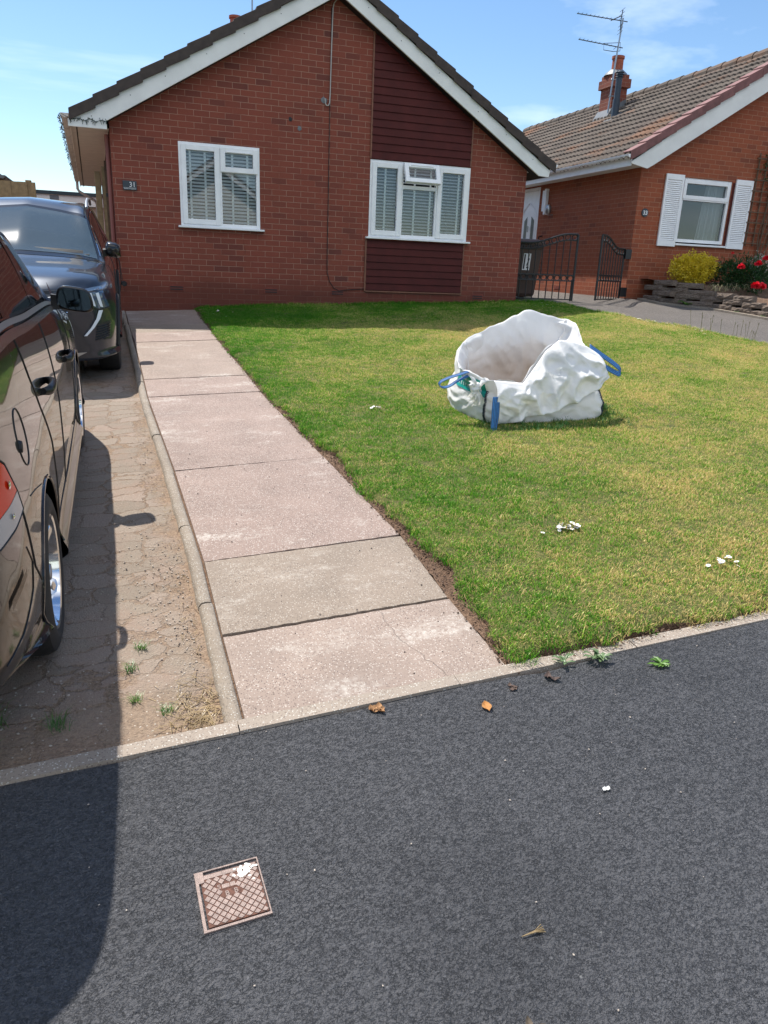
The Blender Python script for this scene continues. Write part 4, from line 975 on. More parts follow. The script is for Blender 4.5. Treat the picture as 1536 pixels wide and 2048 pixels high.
# ------------------------------------------------------------------ neighbour's drive, gates, bin
sheet('neighbour_driveway', lambda y: (7.75 if y < 9 else interp([(9,8.0),(10.3,7.85),(11.6,7.6),(12.6,6.8),(30,6.8)],y)), lambda y: interp([(2.2,11.5),(9,10.9),(10.3,10.45),(11.55,10.3),(12.43,9.82),(13.0,9.7),(13.25,9.6),(30,9.6)],y), 2.36, 24, 16, 80, lambda x,y: gz(x,max(y,ye(x)+.001))+.012-(.02 if x < 7.5 and y < 13 else 0), M['drive33'])
def iron_gate(name, p0, p1, z0, zl, zr_, label, rot=0):
    """p0 hinge end, p1 free end; the top rail sweeps up from the hinge to the free end"""
    p0, p1 = Vector((*p0,0)), Vector((*p1,0)); d = p1-p0; ln = d.length; d.normalize()
    e = empty(name, (p0.x,p0.y,z0), label, 'gate', 'iron driveway gates')
    at = lambda s,z: (p0.x+d.x*s, p0.y+d.y*s, z)
    def top(s):
        u = s/ln; return zl+(zr_-zl)*(0 if u < .22 else .5-.5*math.cos(math.pi*min(1,(u-.22)/.66)))
    m = MB(); m.tube([at(.0,z0),at(0,zl+.02)], .020, 4); m.build('hinge_stile', M['black_iron'], e)
    m = MB(); m.tube([at(ln,z0),at(ln,zr_)], .022, 4); m.build('free_stile', M['black_iron'], e)
    m = MB()
    N_ = 26; m.tube([at(ln*i/N_,top(ln*i/N_)) for i in range(N_+1)], .020, 6); m.build('top_rail', M['black_iron'], e)
    m = MB(); m.tube([at(ln*i/N_,top(ln*i/N_)-.105) for i in range(N_+1)], .015, 6); m.build('curved_rail', M['black_iron'], e)
    m = MB(); zm = z0+.36; m.tube([at(0,zm),at(ln,zm)], .014, 4); m.tube([at(0,zm+.105),at(ln,zm+.105)], .014, 4); m.tube([at(0,z0+.02),at(ln,z0+.02)], .015, 4); m.build('cross_rails', M['black_iron'], e)
    nb = 9
    for i in range(1, nb):
        s = ln*i/nb; m = MB(); m.tube([at(s,z0+.02),at(s,top(s)-.1)], .0105, 6); m.build('bar', M['black_iron'], e)
    for i in range(nb):
        s = ln*(i+.5)/nb
        for zc in (zm+.0525, top(s)-.053):
            m = MB(); m.tube([(lambda t: (p0.x+d.x*(s+.048*math.cos(t)), p0.y+d.y*(s+.048*math.cos(t)), zc+.048*math.sin(t)))(2*math.pi*k/14) for k in range(15)], .010, 5, cap=False)
            m.build('ring', M['black_iron'], e, smooth=True)
    return e
gl_ = iron_gate('iron_gate', (7.0,13.22), (8.15,12.95), -.40, .62, .80, 'black wrought iron gate leaf closed in front of the brown bin')
m = MB(); m.tube([(8.10,12.93,-.02),(8.10,12.93,-.435)], .012, 6); m.tube([(8.10,12.93,-.02),(8.15,12.90,-.02)], .01, 6); m.build('drop_bolt', M['black_iron'], gl_)
iron_gate('iron_gate', (9.40,13.22), (8.46,12.62), -.37, .60, .80, 'black wrought iron gate leaf swung open against the orange brick corner')
GR = [o for o in bpy.data.objects if o.name.startswith('iron_gate')][-1]
for z_ in (.42,-.30):
    m = MB(); m.box((9.40,13.16,z_),(9.53,13.21,z_+.18)); m.build('hinge_bracket', M['black_iron'], GR)
# wheelie bin
BN = empty('wheelie_bin', (7.33,13.55,-.41), 'brown wheeled bin with a white printed label behind the closed iron gate', 'bin')
bm_ = mat('dark_brown_plastic', (.075,.045,.035), .45, var=.08)
m = MB(); P_ = []
for z, w, dd in ((-.36,.21,.20),(-.30,.225,.23),(.50,.27,.31),(.56,.285,.33),(.60,.285,.33)):
    P_.append([(7.33+a*w,13.58+b_*dd,z) for a,b_ in ((-1,-1),(-.5,-1.02),(.5,-1.02),(1,-1),(1,0),(1,1),(0,1),(-1,1),(-1,0))])
m.grid(P_, closed=True); m.add(P_[0],[tuple(range(9))]); m.build('body', bm_, BN, bevel=.015)
m = MB(); P_ = []
for z, w, dd in ((.595,.30,.345),(.63,.30,.345),(.68,.26,.30),(.695,.15,.2)):
    P_.append([(7.33+a*w,13.57+b_*dd,z) for a,b_ in ((-1,-1),(0,-1.05),(1,-1),(1,0),(1,1),(0,1),(-1,1),(-1,0))])
m.grid(P_, closed=True); m.add(P_[-1],[tuple(range(8))]); m.build('lid', bm_, BN, bevel=.01)
for s_ in (-1,1):
    m = MB(); m.tube([(7.33+s_*.17,13.84,-.32),(7.33+s_*.23,13.84,-.32)], .10, 18); m.build('wheel', M['dark'], BN)
m = MB(); m.tube([(7.12,13.93,.60),(7.54,13.93,.60)], .018, 8); m.build('handle', bm_, BN)
m = MB(); m.add([(7.21,13.296,.13),(7.365,13.296,.13),(7.365,13.262,.43),(7.21,13.262,.43)],[(0,1,2,3)]); lb = m.build('label_sticker', M['white'], BN, fixn=False)
m = MB(); gx_ = mat('dark_print',(.03,.03,.035),.5,var=0); br_ = mat('tan_print',(.35,.27,.15),.5,var=0)
m.add([(7.222,13.291,.15),(7.255,13.291,.15),(7.255,13.261,.415),(7.222,13.261,.415)],[(0,1,2,3)])
m.add([(7.292,13.289,.165),(7.345,13.289,.165),(7.345,13.2865,.19),(7.292,13.2865,.19)],[(0,1,2,3)])
m.add([(7.300,13.285,.205),(7.345,13.270,.335),(7.330,13.268,.350),(7.285,13.283,.215)],[(0,1,2,3)]); m.build('label_print', gx_, lb, fixn=False)
m = MB(); m.add([(7.300,13.2725,.315),(7.318,13.2725,.315),(7.338,13.2605,.42),(7.315,13.2605,.42)],[(0,1,2,3)]); m.build('label_picture', br_, lb, fixn=False)

# ------------------------------------------------------------------ low block wall and planted bed
stone = soil_mat('rough_walling_block', (.10,.07,.055), (.21,.16,.125), (.33,.27,.22))
SW = empty('garden_wall', (10.2,11.6,-.45), 'low rough-faced block wall holding up the flower bed, stepping down towards the road', 'wall')
wl = [(9.80,12.98),(9.80,12.43),(10.28,11.55),(10.43,10.3),(10.85,8.5),(11.2,7.0)]
def wall_pts(step):
    out_ = []; 
    for (a,b),(c,d) in zip(wl[:-1],wl[1:]):
        ln = math.hypot(c-a,d-b); n = max(1,round(ln/step))
        for i in range(n): out_.append(((a+(c-a)*i/n,b+(d-b)*i/n),(a+(c-a)*(i+1)/n,b+(d-b)*(i+1)/n)))
    return out_
def blockface(m, p, q, z0, z1, r, rough=.012, depth=.11):
    d = Vector((q[0]-p[0],q[1]-p[1],0)); n_ = Vector((d.y,-d.x,0)).normalized()*-1
    if n_.x > 0: n_ = -n_
    nx, nz = 8, 4; P_ = []
    for j in range(nz+1):
        row = []
        for i in range(nx+1):
            u, v = i/nx, j/nz; e = min(u,1-u,v,1-v); o_ = (0 if e < .01 else .013+r.uniform(-rough,rough)*.8)
            c = Vector((p[0],p[1],0))+d*(.008+.984*u)+n_*o_; row.append((c.x,c.y,z0+(z1-z0)*v))
        P_.append(row)
    m.grid(P_)
    back = [(Vector(x_)-n_*depth) for x_ in P_[-1]]; m.grid([P_[-1], back]); 
    for c in (0,-1): m.grid([[r_[c] for r_ in P_],[Vector(r_[c])-n_*depth for r_ in P_]])
    m.grid([P_[0],[Vector(x_)-n_*depth for x_ in P_[0]]])
rr_ = np.random.default_rng(5); m = MB(); m2 = MB()
for lv in range(4):
    for k, (p, q) in enumerate(wall_pts(.42)):
        x, y = (p[0]+q[0])/2, (p[1]+q[1])/2; z0 = gz(x,y)+.03+lv*.098
        if lv == 2 and y < 10.9: continue
        if lv == 3 and y < 11.9: continue
        sh = .5*(lv%2); dxy = ((q[0]-p[0])*sh,(q[1]-p[1])*sh)
        blockface(m if lv else m, (p[0]+dxy[0],p[1]+dxy[1]), (q[0]+dxy[0],q[1]+dxy[1]), z0+.001, z0+.0965, rr_)
m.build('block_courses', stone, SW, fixn=False)
for (a,b),(c,d) in zip(wl[:-1],wl[1:]): m2.bar((a-.06,b,gz(a,b)+.005),(c-.06,d,gz(c,d)+.005),.13,.075)
m2.build('footing', M['kerb'], SW)
m = MB(); m.grid([[(interp([(6,11.5),(7,11.25),(8.5,10.9),(10.3,10.5),(11.55,10.35),(12.43,9.88),(13.2,9.85)],y)+(15.5-9.8)*i/14, y, gz(10.4,y)+.15+(.12 if y > 10.9 else 0)+(.10 if y > 11.9 else 0)+.02*math.sin(i*2+y*5)) for i in range(15)] for y in np.linspace(6,13.2,30)])
m.build('flower_bed', M['soil'], fixn=False, smooth=True)['kind'] = 'structure'

def leaf_cloud(m, c, r, n, lw, ll, rg, shape=None, flat=.2, up=.0):
    for _ in range(n):
        while True:
            v = rg.normal(size=3); v /= np.linalg.norm(v); rad = rg.uniform(.35,1)**.45
            k = 1+.16*math.sin(v[0]*7+2)*math.sin(v[1]*6+1)+.10*math.sin(v[2]*11+v[0]*9)
            p = Vector((c[0]+v[0]*r[0]*rad*k, c[1]+v[1]*r[1]*rad*k, c[2]+v[2]*r[2]*rad*k))
            if p.z > c[2]-r[2]*.85: break
        d = Vector(v)*.9+Vector(rg.normal(size=3))*.6+Vector((0,0,up)); d.normalize(); s_ = d.orthogonal(); s_.rotate(Matrix.Rotation(rg.uniform(0,6.28),3,d)); s_.normalize()
        l_ = ll*rg.uniform(.6,1.3); w = lw*rg.uniform(.6,1.3); nrm = d.cross(s_)
        m.add([p, p+d*l_*.5+s_*w*.5+nrm*l_*flat*.3, p+d*l_, p+d*l_*.5-s_*w*.5+nrm*l_*flat*.3],[(0,1,2,3)])
def leafmat(name, dark, light, trans=.3):
    m, t, b, o = NT(name); g = G(t); t.nodes.remove(b); P = pos(g)
    f = g.math('ADD', g.noise(P, 9, 3), g.math('MULTIPLY', g.noise(P, 60, 2), .5)); colr = g.ramp(f, [(.55,dark),(.95,light)])
    df = g.n('BsdfDiffuse'); g.l(colr, df.inputs[0]); tr = g.n('BsdfTranslucent'); g.l(colr, tr.inputs[0]); gl = g.n('BsdfGlossy'); gl.inputs['Roughness'].default_value = .4
    a = g.n('MixShader', i_0=trans); g.l(df.outputs[0], a.inputs[1]); g.l(tr.outputs[0], a.inputs[2]); c = g.n('MixShader', i_0=.04); g.l(a.outputs[0], c.inputs[1]); g.l(gl.outputs[0], c.inputs[2]); g.l(c.outputs[0], o.inputs[0]); return m
rg = np.random.default_rng(11)
def shrub(name, c, r, n, lw, ll, mt, label, cat, lobes=5, up=0):
    e = empty(name, (c[0],c[1],c[2]-r[2]), label, cat); m = MB()
    for k in range(lobes):
        a = 6.28*k/lobes+rg.uniform(0,.8); leaf_cloud(m, (c[0]+r[0]*.42*math.cos(a),c[1]+r[1]*.42*math.sin(a),c[2]+r[2]*rg.uniform(-.25,.25)), tuple(q*.66 for q in r), n//(lobes+1), lw, ll, rg, up=up)
    leaf_cloud(m, (c[0],c[1],c[2]+r[2]*.1), tuple(q*.85 for q in r), n//(lobes+1), lw, ll, rg, up=up)
    m.build('foliage', mt, e, fixn=False)
    s_ = MB()
    for k in range(6): a = 6.28*k/6; s_.tube([(c[0],c[1],c[2]-r[2]-.05),(c[0]+r[0]*.3*math.cos(a),c[1]+r[1]*.3*math.sin(a),c[2]-.1*r[2]),(c[0]+r[0]*.5*math.cos(a),c[1]+r[1]*.5*math.sin(a),c[2]+.4*r[2])],[.012,.008,.004],5)
    s_.build('stems', M['wood_dark'], e); return e
gold = leafmat('golden_leaves', (.50,.38,.015), (.88,.70,.05)); peo = leafmat('deep_green_leaves', (.012,.045,.010), (.035,.10,.022)); silv = leafmat('silvery_leaves', (.30,.38,.32), (.70,.76,.68))
shrub('golden_shrub', (10.55,12.55,.27), (.46,.42,.36), 9500, .026, .036, gold, 'bright golden-leaved rounded shrub below the shuttered window', 'shrub')
# peony-like plant with red blooms
PE = shrub('flowering_plant', (11.35,12.1,.18), (.55,.5,.40), 3400, .022, .10, peo, 'dark green leafy plant with large crimson blooms beside the golden shrub', 'flowering plant', up=.3)
redm = mat('crimson_petals', (.78,.012,.035), .55, var=.35, vs=50)
for (x,y,z,s_) in ((10.78,11.55,.33,.075),(11.17,11.55,.40,.075),(11.40,11.60,.50,.085),(11.02,11.35,.00,.105),(11.16,11.38,-.01,.095),(11.45,11.2,-.10,.095),(10.9,11.95,.58,.028)):
    m = MB()
    for _ in range(60):
        v = rg.normal(size=3); v /= np.linalg.norm(v); v[2] = abs(v[2])*.9-.25; d = Vector(v).normalized(); t_ = d.orthogonal().normalized(); t_.rotate(Matrix.Rotation(rg.uniform(0,6.28),3,d)); nn_ = d.cross(t_)
        c = Vector((x,y,z)); q = s_*rg.uniform(.6,1); w = s_*.42
        m.add([c+d*q*.35-t_*w*.5, c+d*q*.35+t_*w*.5, c+d*q+t_*w*.6+nn_*.01, c+d*q*1.06+nn_*.014, c+d*q-t_*w*.6+nn_*.01],[(0,1,2,3,4)])
    m.build('bloom', redm, PE, fixn=False)
shrub('silver_plant', (12.15,12.3,.28), (.38,.4,.42), 2600, .010, .030, silv, 'pale silvery small-leaved plant at the right edge of the flower bed', 'plant')
m = MB()
for k in range(70):
    x, y = 10.75+rg.uniform(-.5,.9), 11.75+rg.uniform(-.3,.25); z = gz(x,y)+.32; a = rg.uniform(0,6.28); ln = rg.uniform(.12,.28)
    p = [Vector((x,y,z)), Vector((x+.35*ln*math.cos(a)-.05,y+.35*ln*math.sin(a)-.05,z+ln*.55)), Vector((x+ln*math.cos(a)-.1,y+ln*math.sin(a)-.1,z+ln*.1))]
    w = Vector((-math.sin(a),math.cos(a),0))*.006
    m.grid([[q-w*(1-i*.45) for i,q in enumerate(p)],[q+w*(1-i*.45) for i,q in enumerate(p)]])
tag(m.build('strappy_plant', leafmat('dry_strap_leaves',(.16,.17,.06),(.50,.46,.28)), None, (10.9,11.7,-.1), fixn=False), 'straggly pale strap leaves spilling over the low block wall', 'plant')
# trellis and climber on the orange wall
TR = empty('trellis', (12.5,GY,.85), 'brown square wooden trellis fixed to the orange brick to the right of the shutters', 'trellis')
m = MB()
for k in range(6): m.bar((12.28+k*.19,GY-.035,.80),(12.28+k*.19,GY-.035,2.55),.022,.018,(0,1,0))
m.build('uprights', M['wood_dark'], TR); m = MB()
for k in range(9): m.bar((12.2,GY-.055,.85+k*.2),(13.4,GY-.055,.85+k*.2),.018,.022)
m.build('rails', M['wood_dark'], TR)
CP = empty('climbing_plant', (12.65,GY-.1,-.1), 'bare twisting climber stems growing up the brown trellis', 'climber')
m = MB()
for s_ in range(4): m.tube([(12.6+.06*s_+.05*math.sin(k*.8+s_),GY-.08-.02*math.sin(k+s_),-.1+k*.2) for k in range(15)],[.016-.0008*k for k in range(15)],6)
m.build('stems', M['wood_dark'], CP, smooth=True); m = MB(); leaf_cloud(m,(12.8,GY-.12,2.3),(.45,.1,.5),500,.035,.05,rg); m.build('foliage', peo, CP, fixn=False)
# weeds at the foot of the wall
def weed(name, x, y, z, n, ll, lw, mt, label, cat='weed', group=None, rise=.5, rad=0):
    m = MB()
    for k in range(n):
        a = 6.28*k/n+rg.uniform(-.3,.3); L_ = ll*rg.uniform(.6,1.15); r0 = rad*math.sqrt(rg.uniform(0,1)); bx, by = x+r0*math.cos(a*3), y+r0*math.sin(a*3); ri = rise*rg.uniform(.4,1.4); P_ = []
        dx, dy = math.cos(a), math.sin(a)
        for i, (s_, w) in enumerate(((0,.15),(.35,.8),(.7,1),(1,.05))):
            c = Vector((bx+dx*L_*s_, by+dy*L_*s_, z+.004+L_*ri*math.sin(s_*2.3)*.8)); sd2 = Vector((-dy,dx,0))*lw*w*.5
            P_.append([c-sd2, c+Vector((0,0,-.003)), c+sd2])
        m.grid(P_)
    return tag(m.build(name, mt, None, (x,y,z), fixn=False, smooth=True, ang=60), label, cat, group)
wgreen = leafmat('weed_leaves', (.04,.13,.02), (.16,.30,.06)); wpale = leafmat('pale_weed_leaves', (.10,.17,.07), (.24,.34,.17)); straw = leafmat('straw_blades', (.20,.14,.065), (.46,.34,.18))
weed('broad_leaf_weed', 10.02, 11.95, gz(10.02,11.95)+.02, 12, .16, .07, wgreen, 'broad-leaved green weed at the foot of the low block wall, in its shade', rise=.6)
weed('weed', 10.33, 11.0, gz(10.33,11)+.02, 14, .09, .03, wpale, 'small pale weed against the footing of the low block wall', rise=.5)
weed('weed', 10.40, 10.45, gz(10.4,10.45)+.02, 12, .07, .03, wpale, 'tiny weed in the drive joint below the low block wall, nearer the road', rise=.5)

# ================================================================== BULK BAG
def fab_mat():
    m, t, b, o = NT('woven_white_sack'); g = G(t); P = pos(g)
    at = g.n('Attribute', attribute_name='dirt', attribute_type='GEOMETRY').outputs['Fac']
    c = g.mix(g.mapr(g.noise(P, 5, 4), .35, .7, 0, .3), (.90,.89,.87), (.82,.81,.79))
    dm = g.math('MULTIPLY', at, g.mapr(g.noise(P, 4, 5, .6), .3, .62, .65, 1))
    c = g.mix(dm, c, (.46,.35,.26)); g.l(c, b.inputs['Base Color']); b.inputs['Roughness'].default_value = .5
    b.inputs['Sheen Weight'].default_value = .15
    w1_ = g.n('TexWave', wave_type='BANDS', bands_direction='Z'); w1_.inputs['Scale'].default_value = 90; g.l(P, w1_.inputs[0])
    wr = g.noise(g.scalev(P,(1,1,1.6)), 9, 6, .6, .8)
    g.bump(g.math('ADD', g.math('MULTIPLY', w1_.outputs[1], .04), wr), .35, .02, b)
    tr = g.n('BsdfTranslucent'); g.l(c, tr.inputs[0]); ms = g.n('MixShader', i_0=.22); g.l(b.outputs[0], ms.inputs[1]); g.l(tr.outputs[0], ms.inputs[2]); g.l(ms.outputs[0], o.inputs[0]); return m
M['fabric'] = fab_mat()
bag = empty('bulk_bag', (3.35,5.95,gz(3.35,5.95)+.03), 'large white woven builder\'s sack slumped open on the lawn with blue lifting straps', 'bag')
ctl = [  # base x,y | belly out | rim x,y,h
 (2.82,5.56, 2.76,5.50,.405),(2.95,5.50, 2.92,5.50,.385),(3.10,5.47, 3.06,5.50,.365),(3.24,5.45, 3.18,5.56,.47),(3.38,5.45, 3.30,5.60,.60),
 (3.52,5.45, 3.44,5.62,.68),(3.68,5.46, 3.62,5.66,.655),(3.84,5.50, 3.82,5.76,.60),(3.95,5.75, 3.93,5.98,.62),(3.97,6.05, 4.01,6.20,.68),(3.93,6.35, 4.04,6.40,.73),
 (3.75,6.43, 3.86,6.50,.77),(3.55,6.45, 3.68,6.52,.83),(3.35,6.46, 3.50,6.50,.77),(3.15,6.45, 3.30,6.47,.69),(2.98,6.42, 3.10,6.43,.62),(2.84,6.35, 2.93,6.38,.565),
 (2.77,6.15, 2.77,6.14,.47),(2.75,5.95, 2.68,5.88,.43),(2.77,5.75, 2.67,5.66,.425)]
ctl = np.array(ctl); n_ = len(ctl); NA = 300
def per(arr, t):
    i = int(math.floor(t))%n_; f = t-math.floor(t); p0,p1,p2,p3 = arr[(i-1)%n_],arr[i],arr[(i+1)%n_],arr[(i+2)%n_]
    return .5*((2*p1)+(-p0+p2)*f+(2*p0-5*p1+4*p2-p3)*f*f+(-p0+3*p1-3*p2+p3)*f**3)
cxy = np.array([3.38,5.95])
from mathutils import noise as mnz
def crease(x, y, z, amp):
    """sharp valleys between soft pillows, as in stiff woven plastic"""
    a = mnz.noise(Vector((x*2.6+z*1.3,y*2.6,z*2.4-x*.8))); b = mnz.noise(Vector((x*6.1+5+z*3,y*6.1,z*4.3))); c = mnz.noise(Vector((x*15+9,y*15,z*13)))
    return amp*(.42-1.5*abs(a)-.45*abs(b)-.09*abs(c))
def rim_w(th): return .030*mnz.noise(Vector((math.cos(th)*2.6,math.sin(th)*2.6,.3)))+.012*mnz.noise(Vector((math.cos(th)*9,math.sin(th)*9,1.3)))
def bagpt(t, v, off=0):
    """v 0..1 outside from the ground to the rim, 1..2 inside from the rim to the fill"""
    c = per(ctl, t); b = c[0:2]; r = c[2:4]; h = c[4]; th = t/n_*2*math.pi
    g0 = gz(b[0],b[1])+.012
    if v <= 1:
        z = h*v; hb = min(.30, h*.75)
        if z <= hb:
            f = z/hb; p = b+(b-cxy)*(.085*math.sin(math.pi*(.12+.88*f)*.92)-.01); p = p+(r-b)*(.25*f*f)
            w = crease(p[0]*2,p[1]*2,z*5,.012)+.004*math.sin(z*80+3*math.sin(th*6))*math.sin(th*3+1)
        else:
            f = (z-hb)/(h-hb); pb = b+(b-cxy)*(.085*math.sin(math.pi*.92)-.01)+(r-b)*.25; p = pb+(r-pb)*(f**.8)
            w = crease(p[0],p[1],z,.065)*min(1,f*2)*(1 if f < .9 else (1-f)*10)
        dd = (p-cxy)/np.linalg.norm(p-cxy); p = p+dd*(w+off)
        return Vector((p[0],p[1],g0+z+(rim_w(th) if v > .95 else 0)))
    f = v-1; zi = .10; ri = cxy+(b-cxy)*.86; p = r+(ri-r)*(f**.75); d0 = (r-cxy)/np.linalg.norm(r-cxy)
    w = crease(p[0]+4,p[1],(h+(zi-h)*f)*.9,.115)*min(1,f*3)*(1-.4*f)+.045*(abs(math.sin(f*8+th*2.5+mnz.noise(Vector((th*2,f*3,0)))*2))-.5)*f*f
    p = p-d0*(.003+.02*math.sin(math.pi*min(1,f*1.5))+w+off)
    z = h+(zi-h)*f+rim_w(th)*(1-f)**3
    return Vector((p[0],p[1],g0+z))
P_ = []; D_ = []
vs_ = list(np.linspace(0,1,44))+list(np.linspace(1.004,2,40))
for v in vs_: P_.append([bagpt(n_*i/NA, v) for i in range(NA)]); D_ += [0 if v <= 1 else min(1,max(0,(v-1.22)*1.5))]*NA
m = MB(); m.grid(P_, closed=True); bo = m.build('sack', M['fabric'], bag, smooth=True, ang=70, fixn=False)
at = bo.data.attributes.new('dirt','FLOAT','POINT'); at.data.foreach_set('value', D_)
for t0 in (10.2, 15.9):
    m = MB(); m.tube([bagpt(t0+.05*math.sin(k*.7), 1.01+.75*k/30, .006) for k in range(31)], .007, 6); m.build('inner_seam', M['fabric'], bag, smooth=True)
m = MB(); m.tube([bagpt(n_*i/240, .985, .003) for i in range(241)], .0035, 5); m.build('hem', M['fabric'], bag, smooth=True)
# front panel folded down over the outside
tops = [(2.80,5.475,.405),(2.93,5.475,.39),(3.06,5.475,.372),(3.18,5.53,.475),(3.30,5.57,.605),(3.44,5.59,.69),(3.60,5.62,.665),(3.78,5.68,.61),(3.90,5.70,.55)]
bots = [(2.80,5.435,.06),(2.93,5.41,.055),(3.07,5.40,.09),(3.20,5.39,.115),(3.33,5.38,.145),(3.47,5.39,.18),(3.62,5.40,.23),(3.80,5.43,.30),(3.955,5.58,.36)]
def poly(tab, f):
    k = f*(len(tab)-1); i = min(int(k),len(tab)-2); q = k-i; a, b = np.array(tab[i]), np.array(tab[i+1]); return a+(b-a)*q
P_ = []
for j in range(51):
    v = j/50; row = []
    for i in range(131):
        f = i/130; a, b = poly(tops,f), poly(bots,f); p = a+(b-a)*v; out_ = -.05*math.sin(math.pi*v**.8)-.012
        wv = -crease(p[0]*1.2+2,p[2]*1.5+f*1.1,.5+v*.6,.075)*min(1,v*4+.05)
        p = np.array([p[0]+.01*math.sin(v*9+f*5), p[1]+out_+wv, p[2]+.02*mnz.noise(Vector((f*9,3,1)))*(v>.9)*(v-.9)*10]); row.append((p[0],p[1],gz(p[0],p[1])+.012+p[2]))
    P_.append(row)
m = MB(); m.grid(P_); fo = m.build('folded_panel', M['fabric'], bag, smooth=True, ang=70, fixn=False); sm = fo.modifiers.new('s','SOLIDIFY'); sm.thickness = .003
teal = mat('teal_print', (.0,.30,.25), .5, var=.1)
def patch(name, t0, t1, v0, v1, mt, par=bag, off=.006, nt=18, nv=8, trim=None):
    m = MB(); m.grid([[bagpt(t0+(t1-t0)*i/nt, v0+(v1-v0)*j/nv, off) for i in range(nt+1)] for j in range(nv+1)]); return m.build(name, mt, par, fixn=False, smooth=True, ang=70)
tp = patch('printed_band', 17.6, 19.9, .60, .93, teal); patch('printed_band', 8.4, 10.0, .62, .92, teal)
m = MB()
for k in range(9):
    for r_ in range(2):
        t0 = 17.85+k*.21; v0 = .66+.12*r_; a = [bagpt(t0,v0,.009),bagpt(t0+.05,v0+.07,.009),bagpt(t0+.11,v0+.07,.009),bagpt(t0+.13,v0,.009),bagpt(t0+.10,v0,.009),bagpt(t0+.07,v0+.045,.009)]
        m.add(a,[tuple(range(6))])
m.build('print_marks', M['white'], tp, fixn=False)
# stitched corner cords
blk = mat('dark_cord', (.02,.03,.05), .7, var=0)
for t0 in (19.95, 7.15):
    m = MB()
    for k in range(24):
        v = .03+.72*k/24; m.tube([bagpt(t0-.07,v,.004),bagpt(t0,v+.012,.010),bagpt(t0+.07,v,.004)], .0038, 5)
    m.tube([bagpt(t0-.01,.02+.72*k/12,.008) for k in range(13)], .005, 5); m.build('corner_stitching', blk, bag)
blue = mat('blue_webbing', (.05,.24,.62), .6, var=.15, vs=60)
def strap(pts, wd, side, label=None):
    """flat webbing: blue with dark stripes"""
    pts = [Vector((p[0],p[1],gz(p[0],p[1])+.012+p[2])) for p in pts]; n = len(pts); S_ = Vector(side).normalized()
    sm_ = []
    for i in range(n-1):
        p0,p1,p2,p3 = pts[max(i-1,0)],pts[i],pts[i+1],pts[min(i+2,n-1)]
        for k in range(6): f = k/6; sm_.append(.5*((2*p1)+(-p0+p2)*f+(2*p0-5*p1+4*p2-p3)*f*f+(-p0+3*p1-3*p2+p3)*f**3))
    sm_.append(pts[-1]); m = MB(); m.grid([[q+S_*(wd*(s_-.5)) for s_ in (0,.25,.5,.75,1)] for q in sm_]); o = m.build('lifting_strap', blue, bag, fixn=False, smooth=True)
    so = o.modifiers.new('s','SOLIDIFY'); so.thickness = .004; so.offset = 0
    m = MB()
    for a in (-.44,-.12,.18,.44):
        for e in (-1,1):
            up_ = [(sm_[min(i+1,len(sm_)-1)]-sm_[max(i-1,0)]).normalized().cross(S_).normalized()*.0036*e for i in range(len(sm_))]
            m.grid([[q+S_*(wd*(a-.05))+u_, q+S_*(wd*(a+.05))+u_] for q,u_ in zip(sm_,up_)])
    m.build('stripe', blk, o, fixn=False); return o
strap([(2.775,5.36,.30),(2.765,5.345,.24),(2.76,5.33,.14),(2.755,5.315,.04),(2.75,5.29,.0),(2.75,5.27,-.005),(2.755,5.285,.015),(2.77,5.32,.06),(2.785,5.335,.16),(2.79,5.35,.26)], .042, (1,-.15,0))
strap([(2.68,5.68,.445),(2.60,5.66,.43),(2.50,5.66,.405),(2.42,5.66,.375),(2.405,5.66,.345),(2.44,5.66,.325),(2.50,5.66,.335),(2.58,5.66,.38),(2.66,5.66,.41)], .040, (.1,1,.25))
strap([(3.84,5.72,.60),(3.92,5.66,.54),(4.02,5.60,.47),(4.075,5.57,.42),(4.07,5.56,.385),(4.02,5.57,.40),(3.93,5.60,.45),(3.86,5.63,.50)], .050, (.25,.5,.75))
# knotted tail of fabric at the left front
m = MB()
def blob(m, c, r, seed, n=14):
    rg_ = np.random.default_rng(seed); ph = rg_.uniform(0,6.28,6); P_ = []
    for j in range(n+1):
        a = math.pi*j/n; row = []
        for i in range(2*n):
            b = math.pi*i/n; k = 1+.14*math.sin(3*b+ph[0]+2*a)+.12*math.sin(5*a+ph[1]+b)+.06*math.sin(9*b+ph[2]); row.append((c[0]+r[0]*k*math.sin(a)*math.cos(b), c[1]+r[1]*k*math.sin(a)*math.sin(b), c[2]+r[2]*k*math.cos(a)))
        P_.append(row)
    m.grid(P_, closed=True)
zk = gz(2.68,5.5)+.012
blob(m,(2.665,5.52,zk+.345),(.045,.035,.04),1)
for dx_,dz_,l_ in ((-.02,-.11,1),(-.055,-.075,1),(.05,.05,1),(.03,-.10,1),(-.05,.06,1)):
    P_ = []
    for s_ in range(7):
        f = s_/6; c = Vector((2.665+dx_*f*1.3,5.515-.02*math.sin(f*3),zk+.345+dz_*f*1.25)); w = .018+.035*f
        P_.append([c+Vector((w*math.cos(a)*(.9),.014*math.sin(a*3+f*5),w*math.sin(a)*.4)) for a in np.linspace(-1.57,1.57,7)])
    m.grid(P_)
m.build('knotted_corner', M['fabric'], bag, fixn=False, smooth=True, ang=80)
m = MB()                                              # torn threads on the folded panel
for k in range(46):
    a = rg.uniform(0,6.28); x, h = 3.40+rg.uniform(-.10,.12), .38+rg.uniform(-.10,.10); y = 5.485; z = gz(x,y)+h; ln = rg.uniform(.04,.13)
    y -= .03
    m.tube([(x,y,z),(x+ln*.5*math.cos(a),y-.02,z+ln*.5*math.sin(a)-.005),(x+ln*math.cos(a+.5),y-.01,z+ln*math.sin(a+.5)-.03)], .0022, 4)
m.build('frayed_threads', M['white'], bag)
m = MB(); P_ = []
